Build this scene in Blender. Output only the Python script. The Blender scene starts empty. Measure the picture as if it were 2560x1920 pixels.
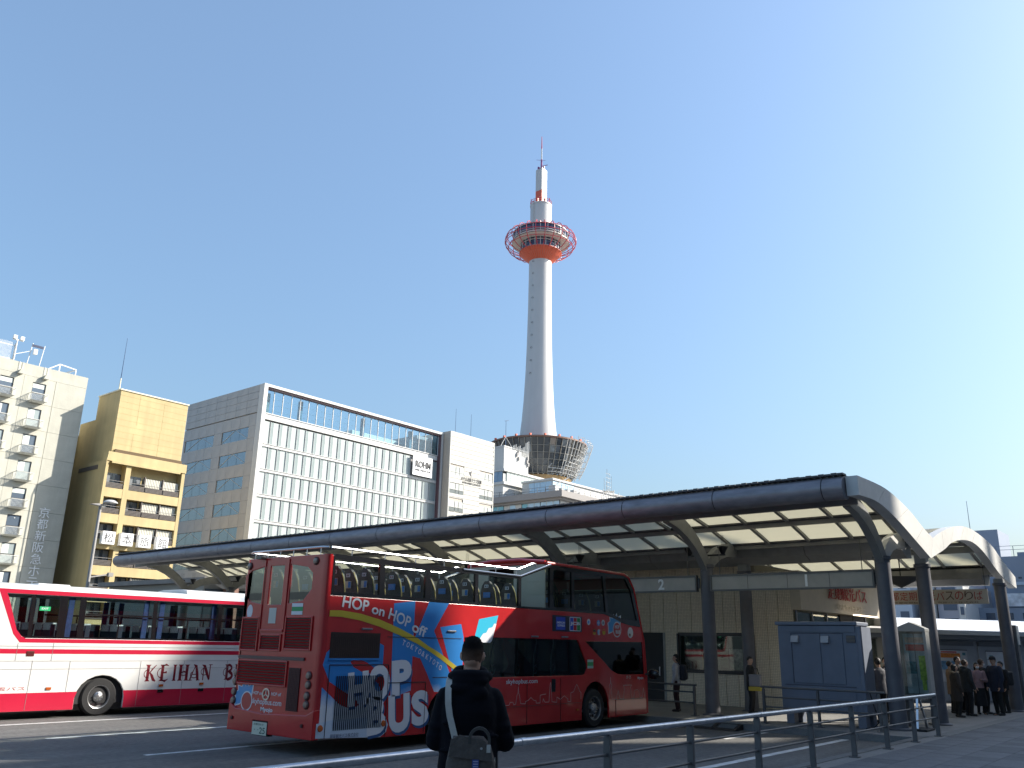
import bpy, bmesh, math, random
from math import sin, cos, pi, radians, sqrt, atan2
from mathutils import Vector, Matrix
from mathutils.geometry import tessellate_polygon
S = bpy.context.scene
COL = S.collection
random.seed(11)

# ---------------- camera, sky, sun, exposure (world: X east, Y north, metres)
cd = bpy.data.cameras.new('camera')
cam = bpy.data.objects.new('camera', cd)
COL.objects.link(cam)
cd.sensor_width = 36.0
cd.lens = 2119.44 / 2560 * 36.0
cd.clip_end = 5000
hd, pt, rl = radians(50.09), radians(16.965), radians(1.267)
h_ = Vector((sin(hd), cos(hd), 0)); r_ = Vector((cos(hd), -sin(hd), 0)); z_ = Vector((0, 0, 1))
fw = h_ * cos(pt) + z_ * sin(pt); up_ = -h_ * sin(pt) + z_ * cos(pt)
iu = up_ * cos(rl) - r_ * sin(rl); ir = r_ * cos(rl) + up_ * sin(rl)
mw = Matrix((ir, iu, -fw)).transposed().to_4x4()
mw.translation = (0, 0, 2.0)
cam.matrix_world = mw
S.camera = cam

SUN_AZ, SUN_EL = 127.0, 32.0
wd = bpy.data.worlds.new('World'); S.world = wd; wd.use_nodes = True
nt = wd.node_tree
sky = nt.nodes.new('ShaderNodeTexSky'); sky.sky_type = 'NISHITA'; sky.sun_disc = False
sky.sun_elevation = radians(SUN_EL); sky.sun_rotation = radians(SUN_AZ)
sky.altitude = 50; sky.air_density = 1.6; sky.dust_density = 3.5; sky.ozone_density = 8.5
veil = nt.nodes.new('ShaderNodeMix'); veil.data_type = 'RGBA'; veil.inputs[0].default_value = .18; veil.inputs[7].default_value = (3.0, 3.9, 4.7, 1)   # thin even haze
nt.links.new(sky.outputs[0], veil.inputs[6]); nt.links.new(veil.outputs[2], nt.nodes['Background'].inputs[0])
nt.nodes['Background'].inputs[1].default_value = 0.12
sd = bpy.data.lights.new('sun', 'SUN'); sd.energy = 5.0; sd.angle = radians(0.53); sd.color = (1.0, 0.93, 0.82)
sun = bpy.data.objects.new('sun', sd); COL.objects.link(sun)
sv = Vector((sin(radians(SUN_AZ)) * cos(radians(SUN_EL)), cos(radians(SUN_AZ)) * cos(radians(SUN_EL)), sin(radians(SUN_EL))))
sun.rotation_euler = (-sv).to_track_quat('-Z', 'Y').to_euler()
sun.location = sv * 300
vs = S.view_settings
S.display_settings.display_device = 'sRGB'
vs.view_transform = 'Standard'; vs.look = 'None'; vs.exposure = 0.87; vs.gamma = 1.0
vs.use_curve_mapping = False
S.cycles.max_bounces = 8; S.cycles.transparent_max_bounces = 16
S.cycles.sample_clamp_indirect = 8.0

# ---------------- helpers
def tag(o, label=None, cat=None, group=None, kind=None):
    if label: o['label'] = label
    if cat: o['category'] = cat
    if group: o['group'] = group
    if kind: o['kind'] = kind
    return o

def empty(name, loc=(0, 0, 0), label=None, cat=None, group=None, kind=None, rz=0.0):
    o = bpy.data.objects.new(name, None); COL.objects.link(o)
    o.empty_display_size = 0.2
    o.location = loc; o.rotation_euler = (0, 0, rz)
    return tag(o, label, cat, group, kind)

_mats = {}
def M(name, col, rough=0.6, metal=0.0, var=0.0, vs=3.0, bump=0.0, bs=60.0, spec=0.5, coat=0.0, stretch=None, dirt=0.0, dscale=1.2, streak=None):
    """principled material; var = grain in colour, bump = fine relief, dirt = larger worn patches"""
    if name in _mats: return _mats[name]
    m = bpy.data.materials.new(name); m.use_nodes = True
    n = m.node_tree; b = n.nodes['Principled BSDF']
    b.inputs['Base Color'].default_value = (*col, 1); b.inputs['Roughness'].default_value = rough
    b.inputs['Metallic'].default_value = metal; b.inputs['Specular IOR Level'].default_value = spec
    b.inputs['Coat Weight'].default_value = coat; b.inputs['Coat Roughness'].default_value = 0.04
    tc = None
    def coords():
        nonlocal tc
        if tc is None:
            t = n.nodes.new('ShaderNodeTexCoord'); mp = n.nodes.new('ShaderNodeMapping')
            if stretch: mp.inputs['Scale'].default_value = stretch
            n.links.new(t.outputs['Object'], mp.inputs[0]); tc = mp
        return tc.outputs[0]
    cur = None
    def mul(cur, scale, lo, hi, detail):
        nz = n.nodes.new('ShaderNodeTexNoise'); nz.inputs['Scale'].default_value = scale; nz.inputs['Detail'].default_value = detail
        n.links.new(coords(), nz.inputs[0])
        mr = n.nodes.new('ShaderNodeMapRange'); mr.inputs[1].default_value = 0.3; mr.inputs[2].default_value = 0.7
        mr.inputs[3].default_value = lo; mr.inputs[4].default_value = hi
        n.links.new(nz.outputs[0], mr.inputs[0])
        mx = n.nodes.new('ShaderNodeMix'); mx.data_type = 'RGBA'; mx.blend_type = 'MULTIPLY'; mx.inputs[0].default_value = 1
        if cur is None: mx.inputs[6].default_value = (*col, 1)
        else: n.links.new(cur, mx.inputs[6])
        n.links.new(mr.outputs[0], mx.inputs[7])
        return mx.outputs[2]
    if var: cur = mul(cur, vs, 1 - var, 1 + var, 6)
    if dirt: cur = mul(cur, dscale, 1 - dirt, 1.0, 9)
    if streak:        # long soft marks: rain streaks down a wall, wheel tracks along a road
        t = n.nodes.new('ShaderNodeTexCoord'); mp = n.nodes.new('ShaderNodeMapping'); mp.inputs['Scale'].default_value = streak[:3]; n.links.new(t.outputs['Object'], mp.inputs[0])
        keep = tc; tc = mp; cur = mul(cur, 1.0, 1 - streak[3], 1.0, 7); tc = keep
    if cur is not None: n.links.new(cur, b.inputs['Base Color'])
    if bump:
        nz = n.nodes.new('ShaderNodeTexNoise'); nz.inputs['Scale'].default_value = bs; nz.inputs['Detail'].default_value = 4
        n.links.new(coords(), nz.inputs[0])
        bp = n.nodes.new('ShaderNodeBump'); bp.inputs['Strength'].default_value = bump; bp.inputs['Distance'].default_value = 0.02
        n.links.new(nz.outputs[0], bp.inputs['Height']); n.links.new(bp.outputs[0], b.inputs['Normal'])
    _mats[name] = m
    return m

def glass(name, tint=(0.8, 0.85, 0.85), refl=0.9, rough=0.02, boost=0.0):
    """thin window glass: fresnel reflection over tinted see-through"""
    if name in _mats: return _mats[name]
    m = bpy.data.materials.new(name); m.use_nodes = True
    n = m.node_tree; n.nodes.remove(n.nodes['Principled BSDF'])
    out = n.nodes['Material Output']
    tr = n.nodes.new('ShaderNodeBsdfTransparent'); tr.inputs[0].default_value = (*tint, 1)
    gl = n.nodes.new('ShaderNodeBsdfGlossy'); gl.inputs[0].default_value = (refl, refl, refl, 1); gl.inputs[1].default_value = rough
    lw = n.nodes.new('ShaderNodeLayerWeight'); lw.inputs[0].default_value = .5
    pw = n.nodes.new('ShaderNodeMath'); pw.operation = 'POWER'; pw.inputs[1].default_value = 5.0
    n.links.new(lw.outputs['Facing'], pw.inputs[0])
    ad = n.nodes.new('ShaderNodeMath'); ad.operation = 'MULTIPLY_ADD'; ad.inputs[1].default_value = .9 - boost; ad.inputs[2].default_value = .045 + boost; ad.use_clamp = True
    n.links.new(pw.outputs[0], ad.inputs[0])
    mx = n.nodes.new('ShaderNodeMixShader')
    n.links.new(ad.outputs[0], mx.inputs[0]); n.links.new(tr.outputs[0], mx.inputs[1]); n.links.new(gl.outputs[0], mx.inputs[2])
    n.links.new(mx.outputs[0], out.inputs[0])
    _mats[name] = m
    return m

def emit(name, col, st):
    if name in _mats: return _mats[name]
    m = bpy.data.materials.new(name); m.use_nodes = True
    b = m.node_tree.nodes['Principled BSDF']
    b.inputs['Base Color'].default_value = (*col, 1); b.inputs['Emission Color'].default_value = (*col, 1); b.inputs['Emission Strength'].default_value = st
    _mats[name] = m
    return m

def root_offset(o):
    off = Vector((0, 0, 0))
    while o is not None:
        off += Vector(o.location); o = o.parent
    return off

class MB:
    """collects geometry; coordinates are those of the thing's own frame (world when the thing sits unrotated)"""
    def __init__(s): s.v = []; s.f = []; s.mi = []
    def add(s, vs, fs, mi=0):
        b = len(s.v); s.v += [tuple(v) for v in vs]; s.f += [tuple(b + i for i in f) for f in fs]; s.mi += [mi] * len(fs); return s
    def box(s, x0, x1, y0, y1, z0, z1, mi=0):
        return s.add([(x0, y0, z0), (x1, y0, z0), (x1, y1, z0), (x0, y1, z0), (x0, y0, z1), (x1, y0, z1), (x1, y1, z1), (x0, y1, z1)],
                     [(0, 3, 2, 1), (4, 5, 6, 7), (0, 1, 5, 4), (1, 2, 6, 5), (2, 3, 7, 6), (3, 0, 4, 7)], mi)
    def bar(s, p, q, w, h, upv=(0, 0, 1), mi=0):
        p = Vector(p); q = Vector(q); d = (q - p).normalized(); u = Vector(upv)
        a = d.cross(u)
        if a.length < 1e-4: a = d.cross(Vector((1, 0, 0)))
        a.normalize(); c = a.cross(d).normalized(); a *= w / 2; c *= h / 2
        return s.add([p - a - c, p + a - c, p + a + c, p - a + c, q - a - c, q + a - c, q + a + c, q - a + c],
                     [(0, 1, 2, 3), (7, 6, 5, 4), (0, 4, 5, 1), (1, 5, 6, 2), (2, 6, 7, 3), (3, 7, 4, 0)], mi)
    def cyl(s, p, q, r0, r1=None, n=12, cap=True, mi=0):
        r1 = r0 if r1 is None else r1
        p = Vector(p); q = Vector(q); d = (q - p).normalized()
        a = d.orthogonal().normalized(); b = d.cross(a)
        vs = []
        for c, r in ((p, r0), (q, r1)):
            for i in range(n):
                t = 2 * pi * i / n; vs.append(c + a * (r * cos(t)) + b * (r * sin(t)))
        fs = [(i, (i + 1) % n, n + (i + 1) % n, n + i) for i in range(n)]
        if cap: fs += [tuple(reversed(range(n))), tuple(range(n, 2 * n))]
        return s.add(vs, fs, mi)
    def tube(s, pts, r, n=8, closed=False, mi=0):
        pts = [Vector(p) for p in pts]; m = len(pts); rs = r if isinstance(r, (list, tuple)) else [r] * m
        vs = []; prev = None
        for k in range(m):
            if closed: d = pts[(k + 1) % m] - pts[k - 1]
            else: d = pts[min(k + 1, m - 1)] - pts[max(k - 1, 0)]
            d.normalize()
            a = d.orthogonal().normalized() if prev is None else (prev - d * prev.dot(d)).normalized()
            prev = a; b = d.cross(a)
            for i in range(n):
                t = 2 * pi * i / n; vs.append(pts[k] + a * (rs[k] * cos(t)) + b * (rs[k] * sin(t)))
        fs = []
        for k in range(m if closed else m - 1):
            k2 = (k + 1) % m
            for i in range(n):
                j = (i + 1) % n; fs.append((k * n + i, k * n + j, k2 * n + j, k2 * n + i))
        if not closed: fs += [tuple(reversed(range(n))), tuple((m - 1) * n + i for i in range(n))]
        return s.add(vs, fs, mi)
    def lathe(s, prof, c=(0, 0, 0), n=32, axis='z', a0=0.0, a1=2 * pi, cap=False, mi=0):
        full = abs(a1 - a0 - 2 * pi) < 1e-6; k = n if full else n + 1
        vs = []
        for r, h in prof:
            for i in range(k):
                t = a0 + (a1 - a0) * i / n
                if axis == 'z': vs.append((c[0] + r * cos(t), c[1] + r * sin(t), c[2] + h))
                elif axis == 'y': vs.append((c[0] + r * cos(t), c[1] + h, c[2] + r * sin(t)))
                else: vs.append((c[0] + h, c[1] + r * cos(t), c[2] + r * sin(t)))
        fs = []
        for j in range(len(prof) - 1):
            for i in range(n):
                i2 = (i + 1) % k; fs.append((j * k + i, j * k + i2, (j + 1) * k + i2, (j + 1) * k + i))
        if cap: fs += [tuple(range(k)), tuple((len(prof) - 1) * k + i for i in range(k))]
        return s.add(vs, fs, mi)
    def prism(s, outer, fn, t0, t1, holes=(), mi=0):
        """2-D polygon (with holes) extruded: fn(a, b, t) -> 3-D"""
        loops = [list(outer)] + [list(h) for h in holes]
        tri = tessellate_polygon([[Vector((a, b, 0)) for a, b in l] for l in loops])
        flat = [p for l in loops for p in l]; n = len(flat)
        vs = [fn(a, b, t0) for a, b in flat] + [fn(a, b, t1) for a, b in flat]
        fs = []
        for t in tri: fs += [tuple(t), tuple(n + i for i in reversed(t))]
        o = 0
        for l in loops:
            m = len(l)
            for i in range(m):
                j = (i + 1) % m; fs.append((o + i, o + j, n + o + j, n + o + i))
            o += m
        return s.add(vs, fs, mi)
    def flat(s, outer, fn, t, holes=(), mi=0):
        loops = [list(outer)] + [list(h) for h in holes]
        tri = tessellate_polygon([[Vector((a, b, 0)) for a, b in l] for l in loops])
        flat = [p for l in loops for p in l]
        return s.add([fn(a, b, t) for a, b in flat], [tuple(t) for t in tri], mi)
    def ell(s, c, r, n=14, m=9, mi=0, rot=None):
        vs = []; 
        for j in range(1, m):
            ph = pi * j / m
            for i in range(n):
                t = 2 * pi * i / n
                p = Vector((r[0] * sin(ph) * cos(t), r[1] * sin(ph) * sin(t), r[2] * cos(ph)))
                vs.append(p)
        vs += [Vector((0, 0, r[2])), Vector((0, 0, -r[2]))]
        if rot is not None: vs = [rot @ p for p in vs]
        vs = [p + Vector(c) for p in vs]
        fs = []
        for j in range(m - 2):
            for i in range(n):
                i2 = (i + 1) % n; fs.append((j * n + i, (j + 1) * n + i, (j + 1) * n + i2, j * n + i2))
        T = (m - 1) * n
        for i in range(n):
            i2 = (i + 1) % n; fs.append((T, i, i2)); fs.append((T + 1, (m - 2) * n + i2, (m - 2) * n + i))
        return s.add(vs, fs, mi)
    def caps(s, p, q, r0, r1, n=12, mi=0):
        """tapered limb with round ends"""
        p = Vector(p); q = Vector(q); d = q - p; L = d.length; d.normalize()
        pts = [p - d * r0 * .9, p - d * r0 * .6, p, p.lerp(q, .5), q, q + d * r1 * .6, q + d * r1 * .9]
        return s.tube(pts, [r0 * .35, r0 * .8, r0, (r0 + r1) / 2, r1, r1 * .8, r1 * .35], n, mi=mi)
    def xf(s, mat):
        s.v = [tuple(mat @ Vector(v)) for v in s.v]; return s
    def mesh(s, name, mats, smooth=False, off=(0, 0, 0), fix=True):
        me = bpy.data.meshes.new(name)
        me.from_pydata([(v[0] - off[0], v[1] - off[1], v[2] - off[2]) for v in s.v], [], s.f)
        for m in (mats if isinstance(mats, (list, tuple)) else [mats]): me.materials.append(m)
        if any(s.mi): me.polygons.foreach_set('material_index', s.mi)
        if fix:
            bm = bmesh.new(); bm.from_mesh(me); bmesh.ops.recalc_face_normals(bm, faces=bm.faces); bm.to_mesh(me); bm.free()
        if smooth: 
            me.polygons.foreach_set('use_smooth', [True] * len(me.polygons))
            if smooth != 'all': me.set_sharp_from_angle(angle=radians(40))
        me.update()
        return me
    def build(s, name, mats, parent=None, smooth=False, bevel=0.0, fix=True, kind=None, label=None, cat=None, group=None, seg=2):
        off = root_offset(parent)
        o = bpy.data.objects.new(name, s.mesh(name, mats, smooth, off, fix)); COL.objects.link(o)
        if parent is not None: o.parent = parent
        if bevel:
            bv = o.modifiers.new('bevel', 'BEVEL'); bv.width = bevel; bv.segments = seg; bv.limit_method = 'ANGLE'; bv.angle_limit = radians(40)
        return tag(o, label, cat, group, kind)

def inst(name, me, loc, parent=None, rot=(0, 0, 0), scale=(1, 1, 1)):
    """one more object on shared mesh data"""
    o = bpy.data.objects.new(name, me); COL.objects.link(o)
    if parent is not None: o.parent = parent
    o.location = Vector(loc) - root_offset(parent); o.rotation_euler = rot; o.scale = scale
    return o

def copy_tree(o, parent=None):
    c = o.copy(); COL.objects.link(c); c.parent = parent
    for ch in list(o.children): copy_tree(ch, c)
    return c

def box(name, x0, x1, y0, y1, z0, z1, mat, parent=None, bevel=0.0, **k):
    return MB().box(x0, x1, y0, y1, z0, z1).build(name, mat, parent, bevel=bevel, **k)

_unit = {}
def ubox(sx, sy, sz, mat, bevel=0.0):
    """shared box mesh centred on its origin"""
    key = (round(sx, 4), round(sy, 4), round(sz, 4), mat.name)
    if key not in _unit:
        _unit[key] = MB().box(-sx / 2, sx / 2, -sy / 2, sy / 2, -sz / 2, sz / 2).mesh('piece', mat)
    return _unit[key]
def pbox(name, x0, x1, y0, y1, z0, z1, mat, parent):
    return inst(name, ubox(x1 - x0, y1 - y0, z1 - z0, mat), ((x0 + x1) / 2, (y0 + y1) / 2, (z0 + z1) / 2), parent)

_txt = {}
def glyphs(body, bold):
    key = (body, bold)
    if key not in _txt:
        c = bpy.data.curves.new('lettering', 'FONT'); c.body = body; c.offset = bold; c.resolution_u = 4
        t = bpy.data.objects.new('lettering', c); COL.objects.link(t)
        dg = bpy.context.evaluated_depsgraph_get(); dg.update()
        me = bpy.data.meshes.new_from_object(t.evaluated_get(dg))
        vs = [tuple(v.co) for v in me.vertices]; fs = [tuple(p.vertices) for p in me.polygons]
        bpy.data.objects.remove(t); bpy.data.curves.remove(c); bpy.data.meshes.remove(me)
        _txt[key] = (vs, fs)
    return _txt[key]
def text(body, mat, parent, origin, right, upv, h=None, w=None, bold=0.0, depth=0.0, name='lettering', shear=0.0, size=None, fit=None):
    """flat lettering: origin = lower left of the ink, h = height of the ink, w = its width"""
    if any(ord(c) > 0x2fff for c in body): bold = 0.0      # keeps the strokes of the characters open
    vs, fs = glyphs(body, bold)
    x0 = min(v[0] for v in vs); x1 = max(v[0] for v in vs); y0 = min(v[1] for v in vs); y1 = max(v[1] for v in vs)
    sy = (h / (y1 - y0)) if h else w / (x1 - x0)
    sx = (w / (x1 - x0)) if w else sy
    R = Vector(right).normalized(); U = Vector(upv).normalized(); N = R.cross(U); O = Vector(origin)
    pts = []
    for v in vs:
        a = (v[0] - x0) * sx; b = (v[1] - y0) * sy; pts.append(O + R * (a + shear * b) + U * b)
    mb = MB()
    if depth:
        k = len(pts); mb.add(pts, [], 0); mb.v += [tuple(p + N * depth) for p in pts]
        ed = {}
        for f in fs:
            for i in range(len(f)):
                e = (f[i], f[(i + 1) % len(f)]); ed[e] = ed.get(e, 0) + 1
        mb.f = [tuple(k + i for i in f) for f in fs] + [tuple(reversed(f)) for f in fs]
        mb.f += [(a, b, k + b, k + a) for (a, b) in ed if (b, a) not in ed]
        mb.mi = [0] * len(mb.f)
    else:
        mb.add(pts, fs)
    return mb.build(name, mat, parent, fix=bool(depth))

def remesh(o, voxel, smooth=2):
    """union of the shapes in o as one continuous surface"""
    m = o.modifiers.new('r', 'REMESH'); m.mode = 'VOXEL'; m.voxel_size = voxel; m.use_smooth_shade = True
    if smooth:
        q = o.modifiers.new('s', 'SMOOTH'); q.iterations = smooth; q.factor = 0.5
    dg = bpy.context.evaluated_depsgraph_get()
    me = bpy.data.meshes.new_from_object(o.evaluated_get(dg))
    o.modifiers.clear(); old = o.data; mats = [x for x in old.materials]
    me.materials.clear()
    for x in mats: me.materials.append(x)
    o.data = me; bpy.data.meshes.remove(old)
    me.polygons.foreach_set('use_smooth', [True] * len(me.polygons))
    return o
# ---------------- materials shared by many things
asphalt = M('asphalt', (0.17, 0.166, 0.157), .9, var=.22, vs=9, bump=.5, bs=180, dirt=.28, dscale=.5, streak=(.12, 1.6, 1, .30))
paving = M('paving_stone', (0.135, 0.14, 0.15), .75, var=.10, vs=14, bump=.25, bs=120, dirt=.22, dscale=1.5)
paving_b = M('paving_stone_dark', (0.105, 0.11, 0.12), .78, var=.10, vs=14, bump=.25, bs=120, dirt=.22, dscale=1.5)
kerbm = M('kerb_granite', (0.20, 0.20, 0.195), .8, var=.15, vs=60, bump=.2, bs=150, dirt=.3, dscale=2.5)
conc = M('concrete', (0.24, 0.235, 0.225), .85, var=.1, vs=20, bump=.2, bs=90, dirt=.25, dscale=1.0)
linep = M('road_paint', (0.74, 0.74, 0.72), .7, var=.08, vs=12, dirt=.45, dscale=5)
steel_d = M('dark_painted_steel', (0.105, 0.105, 0.108), .45, var=.08, vs=8, dirt=.2, dscale=2)
canopy_s = M('canopy_grey_paint', (0.26, 0.262, 0.255), .5, var=.07, vs=6, dirt=.22, dscale=1.3)
canopy_w = M('canopy_pale_paint', (0.66, 0.655, 0.63), .5, var=.04, vs=6, dirt=.15, dscale=1.0)
gutter_m = M('gutter_grey_metal', (0.27, 0.26, 0.285), .38, metal=.25, var=.10, vs=3, dirt=.3, dscale=2.2, stretch=(1, 1, 4))
roofm = M('roof_dark_sheet', (0.09, 0.09, 0.095), .6, var=.1, vs=8)
chrome = M('brushed_steel', (0.62, 0.63, 0.64), .28, metal=1.0, var=.06, vs=20)
galv = M('galvanised_rail', (0.42, 0.44, 0.47), .33, metal=.85, var=.12, vs=14)
white_p = M('white_paint', (0.78, 0.78, 0.76), .5, var=.03, vs=5, dirt=.1)
black_p = M('black_trim', (0.012, 0.012, 0.014), .35)
black_r = M('rubber', (0.018, 0.018, 0.019), .8, var=.1, vs=30)
dark_in = M('dark_interior', (0.02, 0.02, 0.022), .7)
glass_c = glass('clear_glass', (0.86, 0.90, 0.88), .95)
glass_g = glass('green_glass', (0.55, 0.63, 0.60), .95)
glass_k = glass('smoked_glass', (0.26, 0.30, 0.31), .95)

tl = bpy.data.materials.new('canopy_cream_sheet'); tl.use_nodes = True
_n = tl.node_tree; _n.nodes.remove(_n.nodes['Principled BSDF'])
_a = _n.nodes.new('ShaderNodeBsdfTranslucent'); _a.inputs[0].default_value = (0.72, 0.70, 0.60, 1)
_b = _n.nodes.new('ShaderNodeBsdfDiffuse'); _b.inputs[0].default_value = (0.62, 0.61, 0.54, 1)
_m = _n.nodes.new('ShaderNodeMixShader'); _m.inputs[0].default_value = .35
_n.links.new(_a.outputs[0], _m.inputs[1]); _n.links.new(_b.outputs[0], _m.inputs[2]); _n.links.new(_m.outputs[0], _n.nodes['Material Output'].inputs[0])
cream = tl

# ---------------- ground, road, pavement
g = MB().add([(-900, -900, -.03), (1500, -900, -.03), (1500, 1500, -.03), (-900, 1500, -.03)], [(0, 1, 2, 3)]).build('ground', conc, kind='structure')
road = MB().add([(-80, 6.1, 0), (21.6, 6.1, 0), (21.6, 62, 0), (160, 62, 0), (160, 92, 0), (-80, 92, 0)], [(0, 1, 2, 3, 4, 5)]).build('road', asphalt, kind='structure')
def stripe(x0, x1, y, w=.14, nm='lane_line'):
    MB().add([(x0, y - w / 2, .004), (x1, y - w / 2, .004), (x1, y + w / 2, .004), (x0, y + w / 2, .004)], [(0, 1, 2, 3)]).build(nm, linep, road)
stripe(-8, 21.4, 21.62, .16); stripe(8.05, 20.9, 18.47); stripe(8.25, 20.9, 15.0)
stripe(13.4, 21.45, 7.55, .17); stripe(19.2, 21.5, 9.5, .12); stripe(17.8, 21.4, 12.1, .12); stripe(-20, 5.6, 18.47); stripe(-20, 5.6, 15.0)
side = box('pavement', -80, 60, -24.6, 5.92, -.02, .146, conc, kind='structure')
plat = box('platform', 21.78, 62, 5.925, 60, -.02, .146, conc, kind='structure')
rng = random.Random(3)
pvm = [ubox(.592, .592, .03, paving), ubox(.592, .592, .03, paving_b)]
for i in range(48):
    for j in range(6):
        x = 11.2 + .6 * i; y = 5.29 - .6 * j
        inst('paving_slab', pvm[rng.random() < .3], (x, y, .140 + rng.uniform(-.0015, .0015)), side)
ks = MB().box(-.296, .296, -.09, .09, -.09, .09).mesh('kerb_stone', kerbm)
for i in range(32):
    o = inst('kerb_stone', ks, (3.3 + .6 * i, 6.01, .066 + rng.uniform(-.002, .002)), side)
ks2 = MB().box(-.09, .09, -.296, .296, -.09, .09).mesh('kerb_stone', kerbm)
for i in range(34):
    inst('kerb_stone', ks2, (21.69, 6.4 + .6 * i, .066 + rng.uniform(-.002, .002)), plat)
# smooth band of drain stones that runs on from the kerb across the pavement
for i in range(20):
    inst('drain_stone', ubox(.592, .30, .03, kerbm), (23.0 + .6 * i, 5.765, .137), side)

# ---------------- the bus station canopy
SK = .035
def cx(x, y): return x + SK * (y - 6.4)
CAN = empty('bus_station_canopy', (23.5, 6.5, .15), 'long grey curved canopy with cream roof sheets over the bus stands', 'canopy')
YA = [6.9, 12.0, 17.3, 22.6, 27.9, 33.2, 38.5, 42.9]
Y0, Y1 = 6.45, 43.6
# rounded gutter that edges the roof, in segments with dark joints
joints = [6.45, 6.95, 9.75, 12.5, 15.2, 17.9, 20.5, 22.9, 25.6, 28.2, 30.9, 33.5, 36.2, 38.9, 41.5, 43.6]
for a, b in zip(joints[:-1], joints[1:]):
    n = 16; vs = []; fs = []
    for y in (a + .012, b - .012):
        for i in range(n):
            t = 2 * pi * i / n; vs.append((cx(19.78, y) + .27 * cos(t), y, 5.57 + .27 * sin(t)))
    fs = [(i, (i + 1) % n, n + (i + 1) % n, n + i) for i in range(n)] + [tuple(range(n)), tuple(range(n, 2 * n))]
    MB().add(vs, fs).build('gutter_segment', gutter_m, CAN, smooth=True)
for j in joints[1:-1]:
    MB().lathe([(.255, -.02), (.255, .02)], (cx(19.78, j), j, 5.57), 16, 'y').build('joint_ring', black_p, CAN)
prof1 = [(19.86, 5.87), (20.6, 5.90), (21.8, 5.85), (22.8, 5.72), (23.7, 5.52), (24.7, 5.25), (25.6, 4.98)]
prof2 = [(25.9, 5.0), (26.9, 5.33), (28.3, 5.62), (29.8, 5.79), (31.3, 5.78), (33.2, 5.58), (34.8, 5.18), (36.6, 4.8)]
def p_at(prof, x):
    for (a, za), (b, zb) in zip(prof[:-1], prof[1:]):
        if a <= x <= b: return za + (zb - za) * (x - a) / (b - a)
    return prof[0][1] if x < prof[0][0] else prof[-1][1]
# roof: opaque ribs and strips, translucent cream sheets between them
def sheet(prof, x0, x1, y0, y1, t, mat, name, n=4):
    vs = []; fs = []
    for k in range(n + 1):
        x = x0 + (x1 - x0) * k / n; z = p_at(prof, x)
        for y in (y0, y1):
            vs += [(cx(x, y), y, z), (cx(x, y), y, z - t)]
    for k in range(n):
        a = 4 * k; b = a + 4
        fs += [(a, b, b + 2, a + 2), (a + 1, a + 3, b + 3, b + 1), (a, a + 1, b + 1, b), (a + 2, b + 2, b + 3, a + 3)]
    fs += [(0, 2, 3, 1), (4 * n, 4 * n + 1, 4 * n + 3, 4 * n + 2)]
    return MB().add(vs, fs).build(name, mat, CAN)
ribs = [Y0 + .25]
for a, b in zip(YA[:-1], YA[1:]):
    ribs += [a + (b - a) * k / 4 for k in range(4)]
ribs = [Y0 + .06] + ribs[1:] + [YA[-1], Y1]
for prof, rows, nm in ((prof1, [(20.95, 23.55), (23.9, 25.08)], 1), (prof2, [(26.9, 29.5), (30.0, 32.6), (33.0, 35.2)], 2)):
    xs = [prof[0][0]] + [x for r in rows for x in r] + [prof[-1][0]]
    ymax = Y1 if nm == 1 else 24.0
    for k in range(0, len(xs), 2):
        sheet(prof, xs[k], xs[k + 1], Y0, ymax, .05, roofm, 'roof_strip', 3)
    rr = [r for r in ribs if r <= ymax]
    if rr[-1] < ymax: rr.append(ymax)
    for a, b in zip(rr[:-1], rr[1:]):
        if b - a < .3: continue
        for x0, x1 in rows:
            sheet(prof, x0 + .004, x1 - .004, a + .05, b - .05, .012, cream, 'roof_sheet', 3)
    for r in rr[1:-1]:
        for x0, x1 in rows:
            sheet(prof, x0 + .003, x1 - .003, r - .047, r + .047, .09, canopy_s, 'rafter', 3)
# thin corrugated lip above the gutter
lip = MB()
yy = Y0
while yy < Y1:
    lip.box(cx(19.62, yy), cx(19.86, yy), yy, yy + .13, 5.865, 5.905 + (.012 if int(yy * 6) % 2 else 0)); yy += .15
lip.build('roof_lip', roofm, CAN, kind='stuff')
# purlins
def beam(x, z, w, h, mat, nm, y0=Y0 + .1, y1=Y1 - .1, step=None):
    MB().bar((cx(x, y0), y0, z), (cx(x, y1), y1, z), w, h).build(nm, mat, CAN)
beam(20.75, 5.48, .12, .30, canopy_s, 'purlin'); beam(23.72, 5.455, .12, .19, canopy_s, 'purlin'); beam(25.22, 5.04, .12, .18, canopy_s, 'purlin')
beam(26.6, 5.05, .12, .2, canopy_s, 'purlin', y1=24); beam(29.75, 5.55, .12, .22, canopy_s, 'purlin', y1=24); beam(32.8, 5.40, .12, .22, canopy_s, 'purlin', y1=24); beam(35.3, 4.85, .12, .24, canopy_s, 'purlin', y1=24)
# boxed valley beam in panels
for a, b in zip(joints[1:-1], joints[2:]):
    MB().prism([(25.38, 4.96), (26.4, 4.97), (26.4, 4.56), (25.95, 4.54), (25.5, 4.72)], lambda x, z, y: (cx(x, y), y, z), a + .01, b - .01).build('valley_panel', canopy_s, CAN)
for a, b in zip(joints[1:9], joints[2:10]):
    MB().prism([(35.2, 4.80), (36.6, 4.80), (36.5, 4.42), (35.7, 4.40), (35.25, 4.6)], lambda x, z, y: (cx(x, y), y, z), a + .01, b - .01).build('eave_panel', canopy_s, CAN)
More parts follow.
